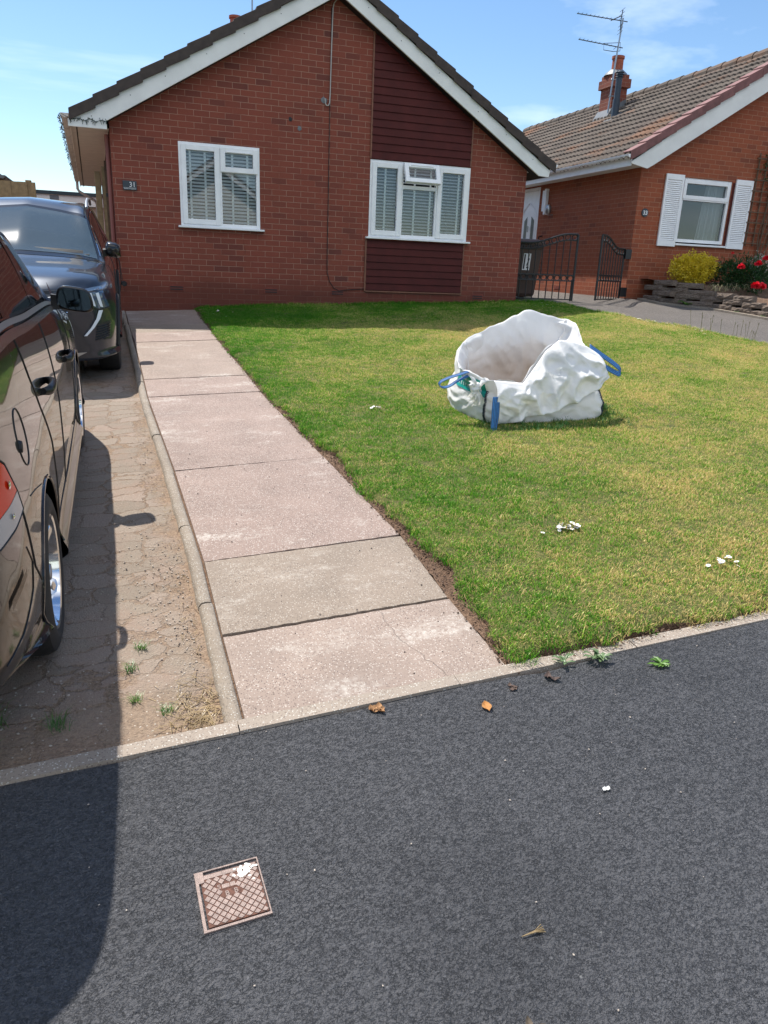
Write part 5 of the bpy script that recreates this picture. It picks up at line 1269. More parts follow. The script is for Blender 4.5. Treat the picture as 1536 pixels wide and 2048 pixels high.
for j in range(14):
    f = j/13; P_.append([(lambda c,th: (cxy[0]+(c[0]-cxy[0])*.90*f, cxy[1]+(c[1]-cxy[1])*.90*f, gz(*(cxy+(c[0:2]-cxy)*f))+.10+.05*(1-f)*math.sin(th*2+1)+.012*random.random()))(per(ctl,n_*i/80), i/80*6.28) for i in range(80)])
m.grid(P_, closed=True); m.build('sand', soil_mat('damp_sand',(.10,.05,.03),(.16,.09,.055),(.24,.15,.09)), bag, fixn=False, smooth=True)

# ------------------------------------------------------------------ stop-tap cover in the footway
mc = Vector((.171,1.607,gz(.171,1.607))); md = Vector((1,.045,.0)); md.normalize(); mu = Vector((-.045,1,.03)).normalized()
def mp_(x, y, z): v = mc+md*x+mu*y; return (v.x, v.y, gz(v.x,v.y)+z)
HW, HH = .088, .098
MC = empty('access_cover', mc, 'small square rusty-pink iron tap cover set in the asphalt, splashed with white paint', 'cover')
rust = mat('rusty_iron', (.11,.045,.028), .75, var=.4, vs=80, bump=.4, bs=300); plate = mat('pale_worn_iron', (.235,.175,.152), .45, var=.22, vs=45, metal=.25, bump=.3, bs=400)
m = MB(); m.add([mp_(-HW-.008,-HH-.008,.0015),mp_(HW+.008,-HH-.008,.0015),mp_(HW+.008,HH+.008,.0015),mp_(-HW-.008,HH+.008,.0015)],[(0,1,2,3)]); m.build('recess', M['asphalt'], MC, fixn=False)
def slab_(m, x0,x1,y0,y1,z0,z1):
    c = [(x0,y0),(x1,y0),(x1,y1),(x0,y1)]; m.add([mp_(*p,z0) for p in c]+[mp_(*p,z1) for p in c],[(4,5,6,7),(0,1,5,4),(1,2,6,5),(2,3,7,6),(3,0,4,7)])
m = MB(); slab_(m,-HW,-HW+.009,-HH,HH,0,.007); slab_(m,-HW-.001,HW,HH-.004,HH+.001,0,.0065); slab_(m,HW-.004,HW,-HH,HH,0,.0062); slab_(m,-HW,HW,-HH-.004,-HH+.004,0,.0066); slab_(m,-HW,-HW+.024,HH-.040,HH,0,.0068); m.build('frame', plate, MC, fixn=False, bevel=.001)
m = MB(); slab_(m,-HW+.014,HW-.006,-HH+.009,HH-.013,0,.0050); lid = m.build('lid', rust, MC, fixn=False, bevel=.001)
m = MB(); s_ = .0150; e_ = .0061
def rot45(a, b): return ((a-b)*.7071*1.0, (a+b)*.7071*1.12)
for i in range(-11,12):
    for j in range(-11,12):
        cx_, cy_ = rot45(i*s_, j*s_)
        if not (-HW+.018 < cx_ < HW-.009 and -HH+.013 < cy_ < HH-.034): continue
        if -.040 < cx_ < .018 and .018 < cy_ < .040: continue
        if -.026 < cx_ < .030 and -.008 < cy_ < .016: continue
        q = [rot45(i*s_+a*e_, j*s_+b*e_) for a,b in ((-1,-1),(1,-1),(1,1),(-1,1))]
        q = [(min(max(x,-HW+.015),HW-.007),min(max(y,-HH+.010),HH-.030)) for x,y in q]
        m.add([mp_(*p,.0066) for p in q]+[mp_(p[0]*1.0,p[1],.0045) for p in q],[(0,1,2,3),(0,4,5,1),(1,5,6,2),(2,6,7,3),(3,7,4,0)])
slab_(m,-HW+.016,HW-.010,HH-.030,HH-.016,.004,.0062); m.build('diamond_tread', plate, lid, fixn=False)
m = MB(); slab_(m,-.040,.018,.019,.038,.004,.0057); slab_(m,-.026,.030,-.008,.015,.004,.0057); m.build('letter_panels', rust, lid, fixn=False)
def mtx(body, x, y, sz): text_mesh(body, sz, .0008, 'raised_letter', plate, lid, lambda a,b,d: mp_(x+a, y+b*1.1, .0062+d), 'CENTER', .0003)
mtx('S',-.030,.0215,.020); mtx('B',-.012,-.005,.020); mtx('B',.012,-.003,.020)
m = MB(); slab_(m,-.022,-.002,.022,.035,.005,.0064); slab_(m,.0,.014,.022,.036,.005,.0064); m.build('blank_panel', plate, lid, fixn=False)
m = MB(); pw = mat('white_paint_splash', (.80,.78,.70), .5, var=.05)
for k in range(70):
    a, r_ = rg.uniform(0,6.28), abs(rg.normal())*.016; x, y = .048+r_*math.cos(a)*1.25, .060+r_*math.sin(a)*.9
    if x > HW-.006 or y > HH-.016: continue
    s2 = rg.uniform(.002,.0065); m.add([mp_(x+s2*rg.uniform(.6,1.2)*math.cos(t),y+s2*rg.uniform(.6,1.2)*math.sin(t),.0070+k*.00001) for t in np.linspace(0,5.6,8)],[tuple(range(8))])
m.build('paint_splash', pw, lid, fixn=False)

# ------------------------------------------------------------------ left background: fence, gate posts, garage, next bungalow
FN = empty('timber_fence', (-2.2,15,-.6), 'tall close-boarded timber fence behind the parked cars at the left', 'fence')
m = MB(); x = -5.2; k = 0
while x < -1.42:
    m.box((x,15+.012*(k%2),-.7),(x+.145,15.02+.012*(k%2),1.215+random.uniform(-.004,.004)-(x+1.4)*.0)); x += .128; k += 1
m.build('boards', M['wood'], FN)
for zz_ in (-.2,.5,1.05):
    m = MB(); m.box((-5.2,15.04,zz_),(-1.42,15.08,zz_+.07)); m.build('rail', M['wood'], FN)
for x in (-5.1,-3.3,-1.50):
    m = MB(); m.box((x,15.05,-.7),(x+.09,15.14,1.25)); m.build('post', M['wood'], FN)
m = MB(); m.box((-.345,13.6,-.75),(-.255,13.69,1.33)); o = tag(m.build('gate_post', M['wood'], None, (-.3,13.6,-.7), bevel=.006), 'pale square timber gate post standing just left of the dark red bungalow', 'post')
SG = empty('timber_gate', (-.22,13.62,-.7), 'brown timber side gate folded back against the side of the dark red bungalow', 'gate')
m = MB(); m.box((-.235,13.56,-.70),(-.19,14.5,1.40)); m.build('boards', M['wood'], SG)
m = MB(); m.box((-.188,13.40,-.70),(-.10,13.55,1.47)); m.build('frame', M['wood_dark'], SG)
m = MB(); m.box((-.188,13.385,.95),(-.10,13.398,1.0)); m.box((-.30,13.59,.10),(-.14,13.597,.14)); m.build('iron_strap', M['black_iron'], SG)
GA = empty('garage', (-2,26,-.5), 'flat-roofed pale garage with white fascia behind the cars, beyond the gate post', 'garage')
m = MB(); m.box((-6,26.05,-.8),(1.5,31,1.50)); m.build('wall', M['cream'], GA)
m = MB(); m.box((-6.2,25.85,1.52),(1.7,31.2,1.80)); m.build('fascia', M['render'], GA)
m = MB(); m.box((-6.25,25.80,1.80),(1.75,31.25,1.90)); m.build('flat_roof', mat('dark_felt_trim',(.03,.05,.06),.6,var=.1), GA)
m = MB(); m.box((-1.9,25.98,-.8),(-.85,26.045,1.42))
gd = m.build('door', M['cream'], GA)
m = MB()
for zz_ in (.2,.75,1.2): m.box((-1.9,25.975,zz_),(-.85,25.979,zz_+.012))
m.build('door_joint', M['lead'], gd)
m = MB(); m.box((-.80,25.9,.0),(-.76,26.04,1.3)); m.box((-.84,25.88,.9),(-.78,25.95,.93)); m.build('frame', M['lead'], GA)
m = MB(); m.box((-1.95,25.84,1.66),(-1.70,25.848,1.78)); m.build('patch_plate', M['lead'], GA)
NH = empty('neighbour_bungalow', (-5,16.5,-.6), 'corner of the next bungalow showing its grey eaves and gutter above the timber fence', 'house')
m = MB(); m.box((-12,16.2,-.9),(-2.6,26,1.55)); m.build('wall', M['brick'], NH)
m = MB(); m.prism([(-2.02,1.34),(-2.02,1.42),(-7,4.4),(-12,1.4),(-12,1.3)], 'y', 16.0, 26.2); m.build('roof', M['tiles'], NH)
m = MB(); m.prism([(-2.06,1.22),(-2.25,1.20),(-7,4.1),(-7,4.32),(-2.04,1.37)], 'y', 15.96, 15.995); m.build('bargeboard', M['upvc2'], NH)
m = MB(); gutter(m, (-1.97,15.95,1.38), (-1.97,26,1.36)); m.build('gutter', M['lead'], NH, fixn=False)

# EV charge box and lead at the corner of the dark red bungalow
EV = empty('charging_point', (-.16,12.72,.14), 'black car-charging box tilted on the left brick corner with its cable hanging below', 'charger')
m = MB(); m.box((-.075,-.06,-.10),(.075,.06,.10)); rm = Matrix.Rotation(R(28),3,'Y'); m.xf(lambda v: rm@v+Vector((-.155,12.70,.145))); m.build('box', mat('glossy_black_plastic',(.01,.012,.016),.2,var=0), EV, bevel=.012)
m = MB(); m.tube([(-.10,12.66,.07),(-.055,12.65,.0),(-.045,12.65,-.15),(-.05,12.65,-.33),(-.075,12.64,-.46),(-.11,12.63,-.52)], .008, 6); m.tube([(-.06,12.66,-.1),(-.03,12.66,-.2),(-.022,12.66,-.30)], .004, 5); m.build('cable', M['cable'], EV, smooth=True)
m = MB(); m.lathe((-.005,12.655,-.335),[(0,-.02),(.035,-.02),(.042,-.01),(.042,.02)],18,'y'); m.tube([(-.04,12.66,-.30),(.04,12.66,-.355)], .006, 6); m.build('plug_cap', M['cable'], EV, smooth=True)

# ================================================================== CARS
def hermite(A, ts, tq):
    A = np.asarray(A, float); T = np.zeros_like(A); n = len(A)
    for i in range(n):
        a, b = max(i-1,0), min(i+1,n-1); T[i] = (A[b]-A[a])/(ts[b]-ts[a])
    out_ = []
    for t in tq:
        i = min(max(int(np.searchsorted(ts,t,side='right'))-1,0),n-2); h = ts[i+1]-ts[i]; f = (t-ts[i])/h
        out_.append((2*f**3-3*f*f+1)*A[i]+(f**3-2*f*f+f)*h*T[i]+(-2*f**3+3*f*f)*A[i+1]+(f**3-f*f)*h*T[i+1])
    return np.array(out_)
class Body:
    """smooth car shell from rings of (u along, w across, h up)"""
    def __init__(s, st, k=9, q=7):
        A = np.array(st, float)[:,:,[1,0,2]]; s.A = A; s.ns, s.nr = A.shape[:2]
        d = np.linalg.norm(np.diff(A,axis=0),axis=2).mean(axis=1); s.tk = np.concatenate([[0],np.cumsum(np.maximum(d,.03))])
        s.k, s.q = k, q
        tq = np.concatenate([np.linspace(s.tk[i],s.tk[i+1],k,endpoint=False) for i in range(s.ns-1)]+[[s.tk[-1]]])
        s.B = np.stack([hermite(A[:,j],s.tk,tq) for j in range(s.nr)],1)
        rk = np.arange(s.nr).astype(float); rq = np.linspace(0,s.nr-1,(s.nr-1)*q+1)
        s.G = np.stack([hermite(s.B[i],rk,rq) for i in range(len(s.B))],0); s.tq = tq; s.G[:,:,0] = np.maximum(s.G[:,:,0],0)
        s.G[:,-1,0] = 0; s.G[:,0,0] = 0
    def at(s, ti, r):
        """ti: station index (float), r: row (float)"""
        a = min(max(ti*s.k,0),len(s.G)-1.001); b = min(max(r*s.q,0),s.G.shape[1]-1.001); i, j = int(a), int(b); f, g_ = a-i, b-j
        return (s.G[i,j]*(1-f)+s.G[i+1,j]*f)*(1-g_)+(s.G[i,j+1]*(1-f)+s.G[i+1,j+1]*f)*g_
    def nrm(s, ti, r):
        e = .08; a = s.at(ti+e,r)-s.at(ti-e,r); b = s.at(ti,r+e)-s.at(ti,r-e); n = np.cross(a,b); n /= np.linalg.norm(n)+1e-9
        p = s.at(ti,r); c = np.array([0,p[1],.8]); return n if np.dot(n,p-c) > 0 else -n
    def u2t(s, u, r):
        lo, hi = 0, s.ns-1
        for _ in range(30):
            m_ = (lo+hi)/2
            if s.at(m_,r)[1] < u: lo = m_
            else: hi = m_
        return (lo+hi)/2
    def shell(s, arches, Ra):
        G_ = s.G.copy(); nu, nv = G_.shape[:2]; keep = np.ones((nu-1,nv-1),bool)
        ins = np.zeros((nu,nv),bool)
        for (ua,ha) in arches:
            d = np.hypot(G_[:,:,1]-ua, G_[:,:,2]-ha); ins |= (d < Ra) & (G_[:,:,0] > .55)
        for i in range(nu-1):
            for j in range(nv-1):
                if ins[i,j] and ins[i+1,j] and ins[i,j+1] and ins[i+1,j+1]: keep[i,j] = False
        used = np.zeros((nu,nv),bool)
        for i in range(nu-1):
            for j in range(nv-1):
                if keep[i,j]: used[i:i+2,j:j+2] = True
        for i in range(nu):
            for j in range(nv):
                if ins[i,j] and used[i,j]:
                    for (ua,ha) in arches:
                        du, dh = G_[i,j,1]-ua, G_[i,j,2]-ha; d = math.hypot(du,dh)
                        if d < Ra and d > .02: G_[i,j,1] = ua+du*Ra/d; G_[i,j,2] = ha+dh*Ra/d
        m = MB()
        for sg in (1,-1):
            b = len(m.v); m.v += [(sg*G_[i,j,0],G_[i,j,1],G_[i,j,2]) for i in range(nu) for j in range(nv)]
            for i in range(nu-1):
                for j in range(nv-1):
                    if keep[i,j]:
                        q = (b+i*nv+j,b+(i+1)*nv+j,b+(i+1)*nv+j+1,b+i*nv+j+1); m.f.append(q if sg > 0 else q[::-1])
        return m
def weld(o, d=.0004):
    bm = bmesh.new(); bm.from_mesh(o.data); bmesh.ops.remove_doubles(bm,verts=bm.verts,dist=d); bmesh.ops.dissolve_degenerate(bm,dist=1e-5,edges=bm.edges); bmesh.ops.recalc_face_normals(bm,faces=bm.faces); bm.to_mesh(o.data); bm.free()
    o.data.polygons.foreach_set('use_smooth',[True]*len(o.data.polygons)); o.data.set_sharp_from_angle(angle=R(48))
blackglass, bt_, bb_, bo_ = NT('dark_reflective_glass'); bb_.inputs['Base Color'].default_value = (.008,.009,.010,1); bb_.inputs['Roughness'].default_value = .03; bb_.inputs['IOR'].default_value = 1.7
screen, bt_, bb_, bo_ = NT('dusty_windscreen'); g = G(bt_); bb_.inputs['Base Color'].default_value = (.035,.05,.058,1); bb_.inputs['Roughness'].default_value = .06; bb_.inputs['IOR'].default_value = 1.75
P0 = pos(g); g.l(g.mix(g.mapr(g.noise(P0,180,2),.70,.74,0,.8), (.04,.058,.066), (.35,.38,.38)), bb_.inputs['Base Color'])
M['tyre'] = mat('tyre_rubber', (.014,.014,.015), .75, var=.2, vs=30)
M['waist'] = mat('bright_waist_strip', (.85,.86,.87), .22, metal=1, var=0)
M['rim'] = mat('bright_alloy', (.80,.82,.84), .10, metal=1, var=0)
M['black_trim'] = mat('gloss_black_trim', (.008,.008,.009), .12, var=0)
M['matt_trim'] = mat('matt_black_trim', (.015,.015,.016), .6, var=0)
red, bt_, bb_, bo_ = NT('red_lamp_lens'); bb_.inputs['Base Color'].default_value = (.72,.030,.006,1); bb_.inputs['Roughness'].default_value = .12; bb_.inputs['IOR'].default_value = 1.25
clr, bt_, bb_, bo_ = NT('clear_lamp_lens'); bb_.inputs['Base Color'].default_value = (.42,.40,.38,1); bb_.inputs['Roughness'].default_value = .12; bb_.inputs['IOR'].default_value = 1.35
headm, bt_, bb_, bo_ = NT('headlamp_glass'); bb_.inputs['Base Color'].default_value = (.04,.07,.12,1); bb_.inputs['Roughness'].default_value = .05; bb_.inputs['IOR'].default_value = 1.8
drl = mat('pale_light_strip', (.62,.70,.78), .25, var=0)
def qpatch(B, name, ti0, ti1, r0, r1, mt, par, off=.004, nt=40, nr=10, sgn=1, edge=None, mirror=False):
    """piece of the shell surface: ti0/ti1 may be functions of f across rows"""
    m = MB(); rows = []
    for j in range(nr+1):
        f = j/nr; a = ti0(f) if callable(ti0) else ti0; b = ti1(f) if callable(ti1) else ti1; row = []
        for i in range(nt+1):
            g_ = i/nt; ti = a+(b-a)*g_
            ra = r0(g_) if callable(r0) else r0; rb = r1(g_) if callable(r1) else r1; r = ra+(rb-ra)*f
            p = B.at(ti,r)+B.nrm(ti,r)*off; row.append((sgn*p[0],p[1],p[2]))
        if mirror: row = row; 
        rows.append(row)
    m.grid(rows); return m.build(name, mt, par, local=True, smooth=True, ang=60)
def full_patch(B, name, ti0, ti1, r0, mt, par, off=.004, nt=24, nr=14):
    """patch spanning both halves across the centre line (screens)"""
    rows = []
    for i in range(nt+1):
        f = i/nt; row = []
        for sg in (1,-1):
            seq = range(nr+1) if sg > 0 else range(nr-1,-1,-1)
            for j in seq:
                q = j/nr; ra = r0; r = ra+(B.nr-1.001-ra)*q; a = ti0(q) if callable(ti0) else ti0; b = ti1(q) if callable(ti1) else ti1; ti = a+(b-a)*f
                p = B.at(ti,r)+B.nrm(ti,min(r,B.nr-1.3))*off; row.append((sg*p[0],p[1],p[2]))
        rows.append(row)
    m = MB(); m.grid(rows); return m.build(name, mt, par, local=True, smooth=True, ang=60)
def wheel_parts(par, x, u, h, rt, rr, w, spokes, sgn=1, dark=False):
    """x: outer face; sgn: +1 right side"""
    m = MB(); o_ = x
    m.lathe((0,u,h),[(rr-.005,x-sgn*.012),(rr+.012,x-sgn*.0),(rr+.03,x+sgn*.001),(rt-.035,x-sgn*.006),(rt-.012,x-sgn*.018),(rt,x-sgn*.045),(rt,x-sgn*(w-.045)),(rt-.015,x-sgn*(w-.012)),(rr,x-sgn*w)],56,'x')
    wh = m.build('wheel', M['tyre'], par, local=True, smooth=True)
    m = MB(); m.lathe((0,u,h),[(rr-.004,x-sgn*.010),(rr-.010,x-sgn*.006),(rr-.022,x-sgn*.010),(rr-.030,x-sgn*.05),(rr-.04,x-sgn*.16),(.05,x-sgn*.165)],56,'x')
    ri = m.build('rim', M['rim'], wh, local=True, smooth=True)
    m = MB()
    for k in range(spokes):
        a0 = 2*math.pi*k/spokes+.3
        for da in (-.0,):
            P_ = []
            for i in range(9):
                f = i/8; r = .035+(rr-.05)*f; wd = .030+.055*(f**1.6) if spokes <= 6 else .02+.03*f; xx = x-sgn*(.030+.018*math.sin(f*3)-.012*f)
                ca_, sa_ = math.cos(a0+.22*f), math.sin(a0+.22*f); row = []
                for e_, dp in ((-1,.016),(-.7,.0),(0,-.004),(.7,.0),(1,.016)): row.append((xx-sgn*dp, u+ca_*r-sa_*wd*e_*.5*1.0, h+sa_*r+ca_*wd*e_*.5))
                P_.append(row)
            m.grid(P_)
    m.build('spokes', M['rim'], ri, local=True, smooth=True)
    m = MB(); m.lathe((0,u,h),[(0,x-sgn*.018),(.03,x-sgn*.02),(.038,x-sgn*.03),(.04,x-sgn*.06)],20,'x'); m.build('hub_cap', M['alu'], ri, local=True, smooth=True)
    m = MB(); m.lathe((0,u,h),[(.03,x-sgn*.09),(.14,x-sgn*.09),(.14,x-sgn*.10)],30,'x'); m.build('brake_disc', M['alu'], wh, local=True)
    return wh
def arch_liner(m, u, h, Ra, x0, x1):
    for sg in (1,-1):
        m.grid([[(sg*xx,u+Ra*math.cos(t),h+Ra*math.sin(t)) for t in np.linspace(.12,math.pi-.12,30)] for xx in (x0,x1)])
        m.add([(sg*x1,u+Ra*math.cos(t),h+Ra*math.sin(t)) for t in np.linspace(.12,math.pi-.12,30)],[tuple(range(30))])
def bvh_of(o): 
    bm = bmesh.new(); bm.from_mesh(o.data); t = BVHTree.FromBMesh(bm); bm.free(); return t
def side_pt(t, u, h, off=.002, sgn=1):
    hit = t.ray_cast(Vector((sgn*3,u,h)), Vector((-sgn,0,0)))
    if hit[0] is None: return None
    n = hit[1]; n = n if n.x*sgn > 0 else -n; return hit[0]+n*off
def end_pt(t, w, h, off, d=-1):
    hit = t.ray_cast(Vector((w,6*-d,h)), Vector((0,d,0)))
    if hit[0] is None: return None
    n = hit[1]; n = n if n.y*-d > 0 else -n; return hit[0]+n*off
def seam(t, name, pts, par, r=.0035, off=.0005, mt='matt_trim', f=side_pt, n=14, **kw):
    out_ = []
    for (a,b),(c,d) in zip(pts[:-1],pts[1:]):
        for k in range(n):
            p = f(t,a+(c-a)*k/n,b+(d-b)*k/n,off,**kw)
            if p is not None: out_.append(p)
    p = f(t,*pts[-1],off,**kw)
    if p is not None: out_.append(p)
    m = MB(); m.tube(out_, r, 6); return m.build(name, M[mt] if isinstance(mt,str) else mt, par, local=True, smooth=True)
def ruled(t, name, lo, hi, mt, par, off=.005, n=24, nv=10, f=side_pt, **kw):
    """panel between two curves, draped on the body"""
    rows = []
    for j in range(nv+1):
        v = j/nv; row = []
        for i in range(n+1):
            a, b = poly(lo,i/n), poly(hi,i/n); q = a+(b-a)*v; p = f(t,q[0],q[1],off,**kw)
            row.append(p if p is not None else (row[-1] if row else Vector((.7,q[0],q[1]))))
        rows.append(row)
    m = MB(); m.grid(rows); return m.build(name, mt, par, local=True, smooth=True, ang=70, fixn=False)

# ---- black car, tail towards the footway
def ring(u, wb, ws, wm, wu, wl, hl, ub=None, ur=None, wr=.66, hr=1.6, hc=1.66, ud=None, u0=None, hb=.22):
    """u: side position; rows floor, sill, lower, mid, upper, belt, cantrail, roof, centre"""
    ub = u if ub is None else ub; ur = ub if ur is None else ur; ud = ur if ud is None else ud; u0 = u if u0 is None else u0
    return [(u0,0,hb),(u0,wb,hb),(u,ws,.36),(u,wm,.62),(u,wu,.90),(ub,wl,hl),(ur,wr,hr),(ud,wr*.64,hr+.55*(hc-hr)+.005),(ud,0,hc)]
BS = [
 [(-.08,0,.44),(-.08,.0,.44),(-.10,.0,.50),(-.12,.0,.64),(-.09,.0,.90),(-.02,.0,1.2),(.05,.0,1.62),(.06,.0,1.64),(.08,0,1.645)],
 ring(-.09,.50,.56,.60,.60,.58,1.27,-.02,.06,.52,1.58,1.645,.07,-.05,.44),
 ring(-.03,.66,.73,.79,.79,.75,1.295,.03,.10,.61,1.585,1.65,.12,.02,.42),
 ring(.16,.76,.83,.865,.86,.80,1.31,.18,.24,.65,1.60,1.66,.25,.2,.38),
 ring(.45,.83,.880,.897,.882,.815,1.305,.47,.50,.665,1.61,1.67,.52,.42,.30),
 ring(.90,.85,.895,.902,.888,.822,1.290,.92,.95,.665,1.61,1.68,.95),
 ring(1.5,.85,.885,.895,.885,.826,1.235,1.5,1.5,.67,1.61,1.69,1.5),
 ring(2.1,.85,.885,.895,.885,.828,1.190,2.1,2.1,.665,1.595,1.68,2.05),
 ring(2.6,.85,.885,.895,.885,.828,1.150,2.6,2.52,.655,1.53,1.62,2.40),
 ring(3.0,.85,.885,.895,.882,.826,1.110,3.0,2.90,.69,1.33,1.43,2.80),
 ring(3.3,.85,.888,.898,.88,.822,1.075,3.3,3.22,.735,1.13,1.22,3.18),
 ring(3.5,.85,.890,.900,.878,.812,1.045,3.5,3.45,.735,1.06,1.10,3.5),
 ring(3.9,.84,.885,.893,.868,.785,.985,3.9,3.88,.68,1.01,1.05,3.9),
 ring(4.2,.80,.850,.860,.82,.72,.90,4.18,4.17,.60,.93,.98,4.2),
 ring(4.40,.66,.72,.72,.66,.58,.80,4.34,4.33,.48,.84,.88,4.34),
 [(4.42,0,.25),(4.42,.0,.25),(4.47,.0,.36),(4.50,.0,.60),(4.46,.0,.76),(4.42,0,.80),(4.38,.0,.83),(4.36,.0,.86),(4.35,0,.87)]]
AL = math.atan(.08)
CXB = -1.24; YB = 2.235
car = empty('parked_car', (CXB, YB, gz(CXB,YB+2.2)-.03-2.2*.08+.045), 'glossy black car nearest the camera, parked tail towards the footway', 'car', None, (AL, 0, R(.35)))
# put the ground under both axles
car.location.z = -.754+.08*(YB-12.8)+.04*(-.34)-.028+.008
BB = Body(BS); AR = [(.89,.335),(3.62,.335)]; RA = .385
sh = BB.shell(AR, RA).build('body', M['black_paint'], car, local=True); weld(sh); TB = bvh_of(sh)
m = MB()
for a in AR: arch_liner(m, a[0], a[1], RA+.004, .80, .58)
m.box((-.70,.6,.24),(.70,4.1,.28)); m.build('wheel_arch_liner', M['matt_trim'], car, local=True)
for sg in (1,-1):
    for (ua,ha) in AR: wheel_parts(car, sg*.905, ua, ha, .335, .245, .225, 5, sg)
    # arch lips
    for (ua,ha) in AR:
        pts = [side_pt(TB,ua+(RA+.012)*math.cos(t),ha+(RA+.012)*math.sin(t),.001,sgn=sg) for t in np.linspace(-.1,math.pi+.1,40)]
        m = MB(); m.tube([p for p in pts if p is not None], .006, 6); m.build('arch_lip', M['black_paint'], car, local=True, smooth=True)
# side glass, pillars, chrome waist strip
for sg in (1,-1):
    lo_, hi_ = 5.16, 5.90
    u_ = lambda u, r: BB.u2t(u, r)
    qpatch(BB,'rear_quarter_window', lambda f: u_(.50+.10*f,5.3), lambda f: u_(1.00+.02*f,5.3), lo_, hi_, blackglass, car, .004, sgn=sg)
    qpatch(BB,'rear_door_window', lambda f: u_(1.08+.02*f,5.3), lambda f: u_(1.96-.03*f,5.3), lo_, hi_, blackglass, car, .004, sgn=sg)
    qpatch(BB,'front_door_window', lambda f: u_(2.06-.03*f,5.3), lambda f: u_(3.10-.42*f,5.3), lo_, hi_, blackglass, car, .004, sgn=sg)
    for nm, a, b in (('window_seal',.45,3.25),):
        for r_, w_ in ((5.93,.010),):
            m = MB(); m.tube([ (lambda p: (sg*p[0],p[1],p[2]))(BB.at(u_(a+(b-a-.35)*i/40,5.3),r_)+BB.nrm(u_(a+(b-a-.35)*i/40,5.3),r_)*.004) for i in range(41)], .009, 6); m.build('window_seal', M['black_trim'], car, local=True, smooth=True)
    qpatch(BB,'waist_strip', u_(.42,5.0), u_(3.30,5.0), 4.93, 5.03, M['waist'], car, .010, 60, 4, sg)
    qpatch(BB,'waist_strip', u_(.42,5.0), u_(3.32,5.0), 5.06, 5.12, M['alu'], car, .012, 60, 4, sg)
    # pillars between the windows
    for a, b in ((1.00,1.08),(1.96,2.06)):
        qpatch(BB,'door_pillar', lambda f: u_(a+.02*f-.0,5.3), lambda f: u_(b-.01*f,5.3), 5.14, 5.95, M['black_trim'], car, .006, 4, 10, sg)
    # shut lines
    S_ = dict(sgn=sg)
    seam(TB,'door_seam',[(1.98,1.18),(1.98,.9),(1.97,.6),(1.96,.34)],car,**S_)
    seam(TB,'door_seam',[(3.18,1.07),(3.20,.85),(3.17,.6),(3.10,.36)],car,**S_)
    seam(TB,'door_seam',[(1.05,1.26),(1.10,1.1),(1.20,.95),(1.38,.74),(1.42,.55),(1.40,.36)],car,**S_)
    seam(TB,'sill_seam',[(1.40,.36),(2.2,.345),(3.10,.36)],car,**S_)
    seam(TB,'bumper_seam',[(.335,.84),(.37,.70),(.40,.60),(.50,.50)],car,**S_)
    seam(TB,'panel_seam',[(.50,.82),(.62,.80),(.78,.76)],car,r=.0022,**S_)
    # handles
    for hu, hh in ((1.47,.975),(2.72,.865)):
        p = side_pt(TB,hu,hh,.0,sgn=sg)
        hm = MB(); P_ = []
        for i in range(13):
            f = i/12; yy = hu-.10+.20*f; off_ = .004+.036*math.sin(math.pi*f)**.35; hw = .026*(.6+.4*math.sin(math.pi*f)**.5)
            c = Vector((p.x+sg*off_,yy,hh+.006*(f-.5))); P_.append([c+Vector((sg*.016*math.cos(a),0,hw*math.sin(a))) for a in np.linspace(0,2*math.pi,13)[:-1]])
        hm.grid(P_, closed=True); hm.add(P_[0],[tuple(range(12))]); hm.add(P_[-1],[tuple(range(12))])
        hm.build('door_handle', mat('satin_black_handle',(.008,.008,.009),.3,var=0) if 'satin_black_handle' not in bpy.data.materials else bpy.data.materials['satin_black_handle'], car, local=True, smooth=True)
    # tail lamps wrapping round the corner
    tl = ruled(TB,'tail_lamp',[(-.07,.895),(.06,.90),(.19,.905),(.305,.915)],[(-.05,1.12),(.04,1.12),(.15,1.08),(.24,1.02)],red,car,.006,20,10,**S_)
    t2 = ruled(TB,'lamp_lens',[(-.07,.83),(.06,.825),(.20,.83),(.325,.845)],[(-.07,.893),(.06,.898),(.19,.903),(.307,.912)],clr,tl,.006,20,6,**S_)
    seam(TB,'lamp_edge',[(-.07,.825),(.06,.82),(.20,.825),(.330,.842),(.312,.91),(.245,1.025),(.155,1.085),(.04,1.125)],tl,r=.004,off=.004,**S_)
    m = MB(); 
    for c_ in ((.23,.96,.014),(.20,.87,.010)):
        pc = side_pt(TB,c_[0],c_[1],.010,sgn=sg)
        if pc is not None: m.lathe(tuple(pc),[(0,sg*.004),(c_[2]*.6,sg*.003),(c_[2],0)],14,'x')
    m.build('reflector_spot', M['chrome'], tl, local=True, smooth=True)
    # rear reflector in the bumper
    ruled(TB,'side_reflector',[(.10,.60),(.25,.645)],[(.10,.635),(.25,.67)],M['black_trim'],car,.006,8,4,**S_)
    seam(TB,'bumper_crease',[(.30,.72),(.36,.64),(.33,.55),(.20,.46),(.08,.42)],car,r=.003,mt='black_trim',**S_)
# fuel flap on the near side, with a small dark raised disc
seam(TB,'fuel_flap_edge',[(.60+.085*math.cos(a)+.0*math.sin(a),1.0+.098*math.sin(a)) for a in np.linspace(0,2*math.pi,25)],car,r=.0028,n=3)
p = side_pt(TB,.535,.985,.0); m = MB(); m.lathe(tuple(p),[(0,.010),(.020,.008),(.024,-.002)],8,'x'); m.build('flap_catch', M['matt_trim'], car, local=True)
